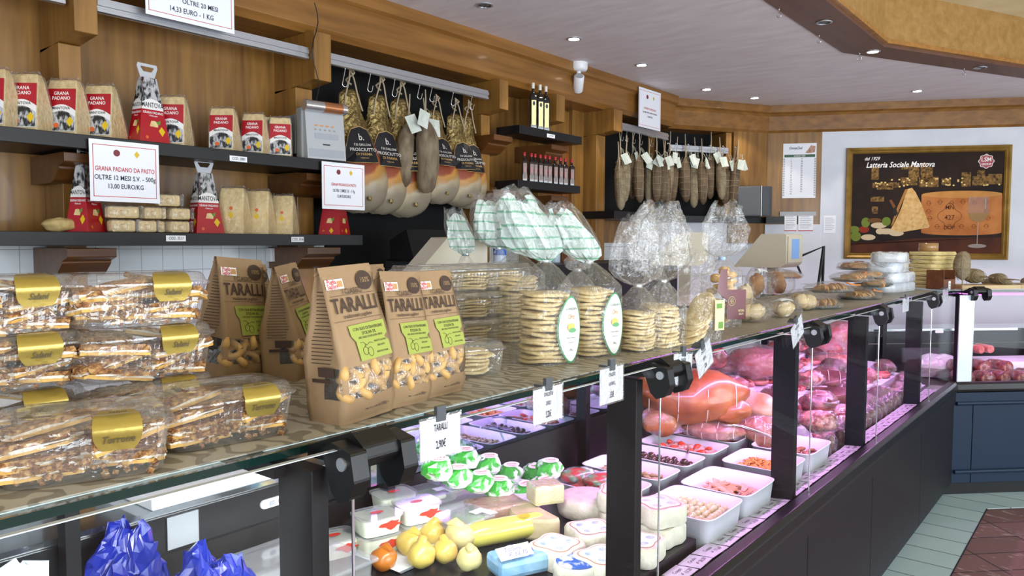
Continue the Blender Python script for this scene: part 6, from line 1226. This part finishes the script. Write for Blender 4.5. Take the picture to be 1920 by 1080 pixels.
joint('rolled tied roast with cut face next to the third post', 1432, 808, -1.17, 80, 55, R(25), M_rolled, 7, True, 5, cut=M_sl)
joint('netted meat piece behind the film covered bin', 1335, 806, -1.33, 100, 38, R(15), M_rolled, 8, True, 4)
joint('dark red meat end above the tied roast ham', 1332, 668, -1.62, 55, 50, R(15), M_redm, 9)
joint('bagged brown meat pieces behind the second post', 1240, 790, -1.5, 70, 55, R(40), M_shank, 10, True)
joint('big pink wrapped ham at the top back of the fourth bay', 1575, 640, -1.55, 60, 75, R(40), M_pinkh, 11, True)
joint('mauve wrapped ham left of the big pink one', 1548, 655, -1.6, 55, 45, R(20), M_pinkh, 12, True)
joint('tied pork joint with white fat streaks', 1560, 688, -1.45, 75, 52, R(20), M_rolled, 13, True, 4)
joint('ribbed smoked bacon slab in the middle of the fourth bay', 1552, 716, -1.35, 95, 42, R(20), M_dkm, 14, False, 5)
joint('dark smoked meat below the ribbed slab', 1560, 742, -1.25, 95, 32, R(15), M_dkm, 15)
joint('red marbled meat at the lower left of the fourth bay', 1532, 757, -1.18, 60, 36, R(15), M_redm, 16, True)
joint('film wrapped pink cutlets at the lower right of the fourth bay', 1580, 778, -1.1, 70, 40, R(20), M_sl, 17, True)
joint('wrapped red meat at the foot of the fourth bay', 1535, 790, -1.05, 60, 42, R(20), M_sl, 18, True)
joint('round pressed brawn with pale slices near the far corner', 1765, 685, -1.1, 45, 60, R(70), M_sl, 19, True)
M_sau = mat('fresh_sausage', 'a84a44', .4, col2='c4746c', scale=26, coat=.4, bump=.2)
kinds = [('meat_tray', 'tray of red meat slices'), ('meat_pack', 'film wrapped pink meat'), ('sausage_coil', 'coil of fresh sausage'), ('cured_piece', 'dark cured meat piece')]
def meattray(lbl, loc, rz, seed, s=1, g_='meat'):
    t = thing('meat_tray', lbl, 'meat', loc, rz, g_); G().loft([[(x*k*s, y*k*s, z) for x, y in ((-.11, -.075), (.11, -.075), (.11, .075), (-.11, .075))] for k, z in ((.88, 0), (1, .018))]).o('tray', M_white, t, bev=.004); rr = random.Random(seed)
    for k in range(6):
        g = G(); g.M = MX.Translation((-.075*s+k*.03*s, rr.uniform(-.008, .008), .026)) @ Euler((0, R(-28), R(rr.uniform(-8, 8)))).to_matrix().to_4x4(); wavy_disc(g, (0, 0, 0), .036*s, .06*s, .006, rr, 18, .08); g.o('slice', M_sl, t)
    return t
rows = [(-1.08, ZD+.02, 'front'), (-1.24, ZD+.07, 'second'), (-1.40, ZD+.12, 'third'), (-1.56, ZD+.17, 'fourth'), (-1.70, ZD+.22, 'rear')]
for i, (x, z, _) in enumerate(rows):   # stepped deck under the meats
    g = G(); mitre(g, q4(-.8-x-.08, -.8-x+.08, .66, z-.001), CM1, 3.62, 5.45, True); g.o('display_step', M_white, ct1)
TR0 = None
for ri, (x, z, rn) in enumerate(rows):
    y = 3.66+.03*ri; k = 0
    while y < 5.55-.0*ri:
        kd = (k*2+ri*3+(k*k) % 3) % 4; lb = f'{kinds[kd][1]}, {ords[k]} in the {rn} row of the far bays'; gr = f'meats in the {rn} row of the far bays'
        if kd == 0: meattray(lb, (x, y, z), R(rnd.uniform(60, 120)), k, .72, gr)
        elif kd == 2:
            t = thing('sausage_coil', lb, 'sausage', (x, y, z), 0, gr); g = G(); g.tube([((.02+.0016*i)*cos(i*.5), (.02+.0016*i)*sin(i*.5), .016+.010*(i % 9 == 0)) for i in range(30)], [.013+.002*sin(i*1.4) for i in range(30)], 8); g.o('sausage', M_sau, t)
        else:
            t = thing('meat_pack' if kd == 1 else 'cured_piece', lb, 'meat', (x, y, z), R(rnd.uniform(0, 180)), gr); g = G(); hh = rnd.uniform(.03, .05); g.ell((0, 0, hh), (.075, .055, hh), 16, 10, .3, k+ri*9); g.v = [V((p.x, p.y, max(0, p.z))) for p in g.v]; g.o('meat', (M_pinkh, M_redm, M_sl)[k % 3] if kd == 1 else M_dkm, t)
            g = G(); g.ell((0, 0, hh), (.084, .062, hh*1.12), 16, 9, .3, k+ri*7); g.v = [V((p.x, p.y, max(0, p.z))) for p in g.v]; g.sm = [False]*len(g.sm); g.o('wrapper', M_film, t)
        y += .155 if kd != 2 else .14; k += 1
# upright dark sausage packs in crinkled film along the front
for k in range(18):
    y = 3.40+k*.105 if k >= 2 else 2.9+k*.1
    if k < 2: y = 3.36+k*.09
    t = thing('sausage_pack', f'{ords[k % 12]} dark sausage pack in crinkled film of the {"near" if k < 12 else "far"} run by the front ledge', 'sausage', (-.99, y if k >= 2 else y, ZD), R(rnd.uniform(-20, 20)), 'upright dark sausage packs'); 
    g = G(); g.tube([(0, 0, .0), (0, 0, .02), (0, 0, .08), (0, 0, .10)], [.018, .022, .022, .012], 12); g.o('sausage', M_dkm, t)
    g = G(); rr = random.Random(k); g.loft([[((.03+.006*rr.random())*f_*cos(2*pi*i/14), (.03+.006*rr.random())*f_*sin(2*pi*i/14), z_) for i in range(14)] for f_, z_ in ((.8, .001), (1, .03), (1, .09), (.5, .105), (1.1, .125))], False, False); g.o('film', M_cel, t)
for i, y in enumerate((3.0, 3.18)):
    pass
# second counter contents
CT = [(.24, .30, 'salami'), (.36, .26, 'salami'), (.48, .30, 'salami'), (.60, .26, 'salami'), (.30, .42, 'salami'), (.44, .42, 'salami'), (.58, .40, 'salami'), (.72, .32, 'salami'), (.52, .58, 'sausage'), (.62, .60, 'sausage')]
for i, (lx, d, kd) in enumerate(CT):
    z = ZD+(0 if d < .35 else .05)+(.12 if kd == 'sausage' else 0)
    t = thing('salami_piece' if kd == 'salami' else 'fresh_sausage', f'{ords[i]} cut salami in clear film from the corner of the second counter' if kd == 'salami' else ('left' if i == 8 else 'right')+' one of two pink sausages at the back of the second counter', kd, org2(lx, d, z), R(135+rnd.uniform(-15, 15)), 'cut salamis in the second counter' if kd == 'salami' else 'pink sausages in the second counter')
    r_ = .048 if kd == 'salami' else .028; g = G(); g.tube([(x_, 0, r_) for x_ in (-.08, -.075, 0, .06, .085)], [r_*.93, r_, r_, r_*.9, r_*.4], 20); g.o('meat', M_redm if kd == 'salami' else M_sau, t)
    if kd == 'salami':
        g = G(); g.tube([(-.0815, 0, r_), (-.0812, 0, r_)], r_*.9, 20); g.o('cut_face', M_sl, t); g = G(); g.ell((0, 0, r_*1.0), (.10, r_*1.15, r_*1.05), 16, 9, .25, i); g.v = [V((p.x, p.y, max(0, p.z))) for p in g.v]; g.sm = [False]*len(g.sm); g.o('wrapper', M_film, t)
o = pouch('film_bag', 'pale pinkish film covered parcel at the back left of the second counter', 'parcel', org2(.28, .60, ZD), R(45), (.16, .10, .14), 'meat', M_pinkh, 71, 2, film_=M_celw)
g = mitre(G(), q4(.5, .78, .66, ZD+.11), CM2, .52, 1.2, False); g.o('display_step', M_white, ct2)
for i, lx in enumerate((.33, .56)): 
    t = thing('switch_plate', ('left' if i == 0 else 'right')+' pale switch plate on the rear beam of the second counter', 'switch', org2(lx, .987, .935), R(45)); G().prism([(-.03, -.01), (.03, -.01), (.034, 0), (.03, .01), (-.03, .01), (-.034, 0)], -.004, .0, 'y').o('plate', M_wplast, t)
# ================================================================ FAR WALL AND AISLE
def wb(x, z, y=.0195): return FB @ V((x, y, z))
TB = FB @ MX(((1, 0, 0, 0), (0, 0, -1, 0), (0, 1, 0, 0), (0, 0, 0, 1)))      # text plane on the far wall
# framed poster
px0, px1, pz0, pz1 = .70, 2.085, 1.455, 2.487; pw, ph = px1-px0, pz1-pz0
t = thing('framed_poster', 'large gold framed poster of a cheese wheel, wedge and wine glass before a night city', 'poster', wb((px0+px1)/2, pz0), angB)
M_gf = mat('gold_frame', '8a6a2c', .35, metal=.45, col2='a88440', scale=8)
g = G(); fw = .055
for a in (0, 1, 2, 3):
    lx, lz = pw/2, ph
    P = [((-lx, 0), (lx, 0)), ((lx, 0), (lx, lz)), ((lx, lz), (-lx, lz)), ((-lx, lz), (-lx, 0))][a]; c = (0, lz/2)
    def inn(p, k): return (p[0]*(lx-k)/lx, c[1]+(p[1]-c[1])*(lz/2-k)/(lz/2))
    A_, B_ = P; prof = [(0, 0), (0, -.028), (.018, -.034), (.034, -.022), (.044, -.026), (fw, -.012), (fw, 0)]
    g.add([(*inn(A_, k)[:1], y, inn(A_, k)[1]) for k, y in prof]+[(inn(B_, k)[0], y, inn(B_, k)[1]) for k, y in prof], [(i, i+1, 8+i, 7+i) for i in range(6)])
g.o('frame', M_gf, t)
def pm(name, c, c2=None, sc_=10, **k): return mat(name, c, .6, spec=.15, col2=c2, scale=sc_, **k)
U = pw-2*fw; Vv = ph-2*fw; MP = front(0, -.006, fw)      # print plane: x -U/2..U/2, y 0..Vv
def X_(u): return (u-.5)*U
def Y_(v): return v*Vv
def pf(g, pts, k=0, dz=0): flat(g, [(X_(a), Y_(b)) for a, b in pts], MP, k, dz)
g = G(); pf(g, rect(0, 1, 0, 1)); pr = g.o('print', pm('night_sky', '1b120f', '2c1c14', 3), t)
g = G(); pf(g, rect(0, 1, .0, .10), 0, .0004); pf(g, [(0, .1), (1, .1), (1, .16), (.45, .15), (0, .08)], 0, .0004); g.o('table_print', pm('table_wood', '3c1c12', '552a18', 5), pr)
g = G(); rr = random.Random(9)
M_cg = pm('city_glow', '94703a', '3a2614', 55)
for a, b, h0, h1 in ((.13, .18, .74, .86), (.14, .32, .66, .71), (.33, .44, .68, .76), (.38, .45, .76, .84), (.46, .50, .72, .90), (.50, .54, .72, .86), (.45, .58, .66, .76), (.60, .66, .68, .74), (.73, .79, .66, .80), (.80, .90, .67, .76), (.83, .88, .76, .82), (.90, .99, .68, .78), (.17, .28, .64, .67), (.14, .18, .40, .47), (.13, .22, .52, .57)): pf(g, rect(a, b, h0, h1), 0, .0006)
pf(g, [(.36+.06*cos(pi*i/8)+.03, .84+.035*sin(pi*i/8)) for i in range(9)], 0, .0006)
g.o('city_print', M_cg, pr)
g = G(); 
for i in range(40): a = rr.uniform(.15, .97); b = rr.uniform(.66, .74); pf(g, rect(a, a+.012, b, b+.014), 0, .001)
g.o('window_lights_print', pm('window_glow', 'e0c27a'), pr)
wh = [(.47, .60)]+[(.47+.56*(1-cos(pi*i/16))/2, .615+.028*sin(pi*i/16)) for i in range(17)]
g = G(); pf(g, [(.47, .585)]+[(.735+.262*cos(pi+pi*i/20)+.003, .21+.03*-sin(pi*i/20)) for i in range(21)]+[(.997, .585)], 0, .001); g.o('wheel_side_print', pm('cheese_wheel_side', 'a5602f', 'bd7a42', 6), pr)
g = G(); pf(g, [(.735+.262*cos(2*pi*i/32), .585+.035*sin(2*pi*i/32)) for i in range(32)], 0, .0014); g.o('wheel_top_print', pm('cheese_wheel_top', 'b57a3c', 'c68c4c', 6), pr)
g = G(); M_bl = pm('wheel_branding', '5c2c18')
for cx_, cy_ in [(.52+.075*i, .50+.012*(i % 2)) for i in range(6)]+[(.50+.08*i, .27) for i in range(6)]+[(.52, .42), (.53, .35), (.9, .42), (.91, .35)]:
    g.M = MP; g.tube([(X_(cx_)+.016*cos(a), Y_(cy_)+.020*sin(a), .002) for a in [2*pi*i/10 for i in range(11)]], .0014, 3, False); g.tube([(X_(cx_)-.026, Y_(cy_), .002), (X_(cx_)+.026, Y_(cy_), .002)], .0012, 3)
g.M = MP; g.tube([(X_(.66)+ .085*(1+.18*cos(4*a))*cos(a), Y_(.37)+.10*(1+.18*cos(4*a))*sin(a), .002) for a in [2*pi*i/48 for i in range(49)]], .0018, 3, False)
g.o('branding_print', M_bl, pr); text([('MN', .055, X_(.66), Y_(.455), .9), ('427', .062, X_(.66), Y_(.355), .9), ('DOP', .05, X_(.66), Y_(.255), .9)], M_bl, pr, M=MP, ex=.002)
g = G(); pf(g, [(.27, .24), (.30, .32), (.34, .46), (.36, .57), (.38, .645), (.405, .655), (.43, .61), (.47, .50), (.515, .33), (.53, .27), (.52, .255), (.36, .215), (.32, .215)], 0, .0024); w_ = g.o('wedge_print', pm('wedge_paste', 'c79858', 'dcb67c', 30, bump=.2), pr)
g = G(); pf(g, [(.29, .30), (.34, .50), (.38, .645), (.36, .64), (.31, .46), (.27, .27)], 0, .0028); g.o('wedge_rind_print', pm('wedge_rind', 'a8743c'), pr)
g = G()
for cx_, cy_, rx, ry, k in ((.035, .17, .036, .05, 0), (.02, .24, .04, .035, 0), (.09, .24, .035, .035, 1), (.12, .16, .05, .03, 2), (.19, .28, .055, .03, 2), (.24, .32, .03, .045, 0), (.10, .31, .03, .05, 0), (.24, .22, .06, .03, 2), (.31, .20, .05, .028, 2), (.16, .33, .05, .025, 3), (.20, .22, .03, .03, 2)): pf(g, [(cx_+rx*cos(2*pi*i/18), cy_+ry*sin(2*pi*i/18)) for i in range(18)], k, .0016+.0002*cx_*10)
g.o('fruit_print', [pm('pear_green', '6b7a2c'), pm('pear_red', '8c2c1a'), pm('cheese_cut', 'cdb694'), pm('fruit_brown', '6a4420')], pr)
g = G(); pf(g, [(.255, .53), (.27, .54), (.30, .47), (.285, .45)], 0, .003); g.k = 0; pf(g, [(.285, .45), (.30, .47), (.315, .40), (.30, .37), (.28, .40)], 1, .003); g.o('knife_print', [pm('knife_handle', '7a4a2c'), pm('knife_blade', '2a2624')], pr)
g = G(); pf(g, [(.78, .56), (.775, .42), (.79, .35), (.82, .315), (.845, .31), (.87, .315), (.90, .35), (.915, .42), (.91, .56)], 0, .004); gl = g.o('wine_glass_print', film('glass_print', tint=(.85, .8, .72), haze=.12, gloss=.0, base=0), pr)
g = G(); pf(g, [(.78, .40), (.79, .35), (.82, .315), (.845, .31), (.87, .315), (.90, .35), (.912, .40)], 0, .0044); pf(g, rect(.842, .848, .09, .31), 1, .0044); pf(g, [(.845+.06*cos(2*pi*i/20), .075+.02*sin(2*pi*i/20)) for i in range(20)], 1, .0044); pf(g, [(.785, .56), (.783, .50), (.787, .50), (.789, .56)], 1, .0048); pf(g, rect(.885, .893, .44, .54), 1, .0048)
g.o('wine_print', [film('wine_gold', tint=(.8, .68, .4), haze=.25, hazecol=(.7, .55, .3), gloss=0, base=0), film('glass_stem', tint=(.8, .75, .7), haze=.35, hazecol=(.75, .7, .65), gloss=0, base=0)], pr)
text([('dal 1929', .045, X_(.13), Y_(.95), .85, .3), ('Latteria Sociale Mantova', .072, X_(.32), Y_(.885), .82, .3)], M_wht, pr, 'poster_lettering', M=MP, ex=.003)
g = G(); pts = [(X_(.885)+.062*(1+.08*cos(8*a))*cos(a), Y_(.905)+.062*(1+.08*cos(8*a))*sin(a)) for a in [2*pi*i/48 for i in range(48)]]; flat(g, pts, MP, 1, .003); flat(g, [(X_(.885)+(x-X_(.885))*.92, Y_(.905)+(y-Y_(.905))*.92) for x, y in pts], MP, 0, .0034); sl = g.o('seal_print', [mat('seal_red', '9c2432', .4), M_wht], pr); text([('LSM', .052, X_(.885), Y_(.92), .95), ('GROUP', .026, X_(.885), Y_(.875), .95), ('1929', .012, X_(.885), Y_(.957), .9)], M_wht, sl, M=MP, ex=.004)
# calendar
t = thing('wall_calendar', 'tall wall calendar page LUGLIO 2025 on the wood panel left of the poster', 'calendar', wb(.284, 2.03), angB)
cw, ch = .30, .515; G().box(-cw/2, cw/2, -.003, 0, 0, ch).o('sheet', M_paper, t); MC = front(0, -.0034, 0); g = G(); flat(g, rect(-cw/2+.012, cw/2-.012, ch-.13, ch-.105), MC, 0); 
for i in range(16): 
    for s in (-1, 1): flat(g, rect(s*cw/2*.93-.008, s*cw/2*.93+.008, .02+i*.0225, .036+i*.0225), MC, 1); 
flat(g, [(.05, ch-.09), (.08, ch-.05), (.10, ch-.02), (.14, ch-.03), (.135, ch-.085), (.09, ch-.095)], MC, 2); g.o('print', [mat('cal_green', '2e5a3c', .5), mat('cal_grey', 'a9aeb0', .5), mat('cal_brown', '8a5c44', .5, col2='caa088', scale=50)], t)
text([('LUGLIO 2025', .020, 0, ch-.1175, .9)], M_wht, t, M=MC, ex=.0008)
text([('OmniaChef', .034, -.04, ch-.045, .75, .3)]+[(str(i+1), .019, -.075, ch-.148-i*.0218, .9) for i in range(16)]+[(str(i+17), .019, .02, ch-.148-i*.0218, .9) for i in range(15)], M_ink, t, 'date_lettering', M=MC, ex=.0006)
def note(px, lb, hd=True):
    P = [at(*p, P=B, N=nB) for p in px]; c = (P[0]+P[1])/2; w_ = (P[1]-P[0]).length; h = P[0].z-P[2].z; t = thing('paper_note', lb, 'note', (c.x-nB.x*-.0, c.y, P[2].z), angB, 'paper notes on the far wall')
    t.location = V((c.x, c.y, P[2].z))+nB*(.019 if not hd else -.001); G().box(-w_/2, w_/2, -.002, 0, 0, h).o('sheet', M_paper, t); g = G()
    for i in range(7): flat(g, rect(-w_*.38, w_*.38*(1 if i % 3 else .6), h*(.84-i*.11), h*(.84-i*.11)+.003), front(0, -.0024, 0), 0)
    if hd: flat(g, rect(-w_*.5, w_*.5, 0, h*.05), front(0, -.0024, 0), 1)
    g.o('print', [mat('note_grey', '6c7078', .6), M_red], t)
note(((1471, 402), (1494, 402), (1471, 433)), 'small white note with red foot under the calendar, left one'); note(((1497, 402), (1525, 402), (1497, 433)), 'small white note with bold lines under the calendar, right one'); note(((1545, 404), (1568, 406), (1542, 437)), 'tilted white note on the white wall left of the poster', False)
g = G(); g.M = FB; g.box(.115, .44, -.004, 0, 1.86, 1.90); tag(g.o('note_rail', mat('grey_card', 'a7a9ad', .5)), 'narrow grey strip holding the two notes under the calendar', 'strip')
# speaker box
q = at(1427, 402, z=1.66); t = thing('speaker', 'grey rounded speaker box on the black shelf beside the salamis', 'speaker', (FA @ V((.86, -.06, 1.851)))[:], R(20)); t.scale = (1.1, 1.1, 1.12)
G().box(-.13, .06, -.085, .085, 0, .25).o('cabinet', mat('speaker_grey', '5f6266', .5), t, bev=.012); G().box(.062, .07, -.088, .088, 0, .25).o('trim_ring', M_wplast, t, bev=.003); G().prism([(.07, -.085), (.13, -.07), (.15, 0), (.13, .07), (.07, .085)], .004, .245, 'z').o('grille', mat('speaker_grille', '4c4f54', .6, bump=.4, bscale=300), t, bev=.008)
g = G(); g.M = FB; g.box(-.02, .14, -.10, -.0, 1.79, 1.85); tag(g.o('wall_shelf', M_black), 'short black shelf end under the calendar beside the speaker', 'shelf')
# scales and machines on the service side
M_bei = mat('scale_beige', 'cfc8b4', .45); M_beid = mat('scale_beige_dark', 'a69f8e', .5)
def scale_(label, px, py, xx, ztop, zb, s=1, rz=0, lcd=True):
    q = at(px, py, x=xx); t = thing('shop_scale', label, 'scale', (q.x, q.y, zb), rz, 'beige shop scales'); h = ztop-zb
    G().prism([(-.17*s, h-.17*s), (-.02*s, h-.0), (.10*s, h+.0), (.11*s, h-.01), (.11*s, h-.15*s), (.08*s, h-.17*s)], -.10*s, .10*s, 'y').o('head', M_bei, t, bev=.01)
    G().box(-.03, .03, -.03, .03, .03, h-.168*s).o('column', M_beid, t); G().box(-.14, .14, -.12, .12, 0, .03).o('base', M_bei, t, bev=.006)
    if lcd: g = G(); g.box(.111*s, .118*s, -.085*s, .085*s, h-.145*s, h-.015); fr = g.o('screen_frame', M_bei, t, bev=.003); g = G(); g.box(.1185*s, .1195*s, -.05*s, .04*s, h-.125*s, h-.035); g.o('screen', mat('lcd_blue', '5f86b8', .2, emit=.35), fr)
    return t
scale_('beige shop scale with a blue screen in front of the white wall', 1450, 470, -1.98, 1.665, 0.9555, 1.38, R(-4))
scale_('beige shop scale half hidden behind the green striped bags', 835, 460, -2.0, 1.62, 0.9555, 1.15, R(60), False)
scale_('grey beige scale hidden behind the crumpled clear bags', 1285, 440, -2.0, 1.66, 0.9555, 1.1, R(20), False)
q = at(1530, 470, x=-2.0); t = thing('folding_stand', 'black folded metal stand right of the beige scale', 'stand', (-1.95, q.y-.2, 0.9555)); g = G(); g.tube([(0, 0, 0), (.04, .10, .62)], .012, 6); g.tube([(0, .22, 0), (.04, .10, .62), (-.15, -.02, .52)], .012, 6); g.tube([(-.15, -.02, .52), (-.1, .0, .4)], .01, 6); g.o('frame', M_black, t)
q = at(725, 450, x=-2.6); t = thing('back_counter', 'dark service counter along the wall behind the display', 'counter', (-3.2, 3.2, 0)); G().box(-.27, .30, -.9, 1.95, 0, .95).o('body', M_dark, t, bev=.004); 
t = thing('till_machine', 'black till machine below the hanging hams', 'till', (-2.98, 2.95, .9505), R(80)); G().box(-.16, .16, -.14, .14, 0, .56).o('body', M_black, t, bev=.01); g = G(); g.prism([(-.13, .56), (.1, .56), (.1, .66), (-.06, .72)], -.15, .15, 'x'); g.o('screen_head', M_blackm, t, bev=.005)
t = thing('card_terminal', 'pale card terminal with a dark window beside the black till', 'terminal', (-2.75, 2.95, .9505), R(70)); G().box(-.1, .1, -.06, .06, 0, .60).o('body', M_wplast, t, bev=.008); g = G(); g.box(-.08, .0, -.062, -.06, .53, .58); g.o('window', M_blackm, t)
t = thing('back_cabinet', 'dark cabinet carrying the spray bottles before the inner door', 'cabinet', (-2.75, 4.3, 0)); G().box(-.14, .30, -1.0, .6, 0, 1.48).o('body', M_dark, t, bev=.004); t2 = t
t = thing('wall_box', 'small white electrical box with a blue plug on the tiled wall', 'box', (XB+.001, at(525, 480, x=XB).y, 1.50)); G().box(0, .05, -.09, .09, 0, .07).o('housing', M_wplast, t, bev=.004); g = G(); g.cyl((.05, .0, .05), (.10, .03, .045), .016); g.o('plug', mat('plug_blue', '1f4a9c', .4), t)
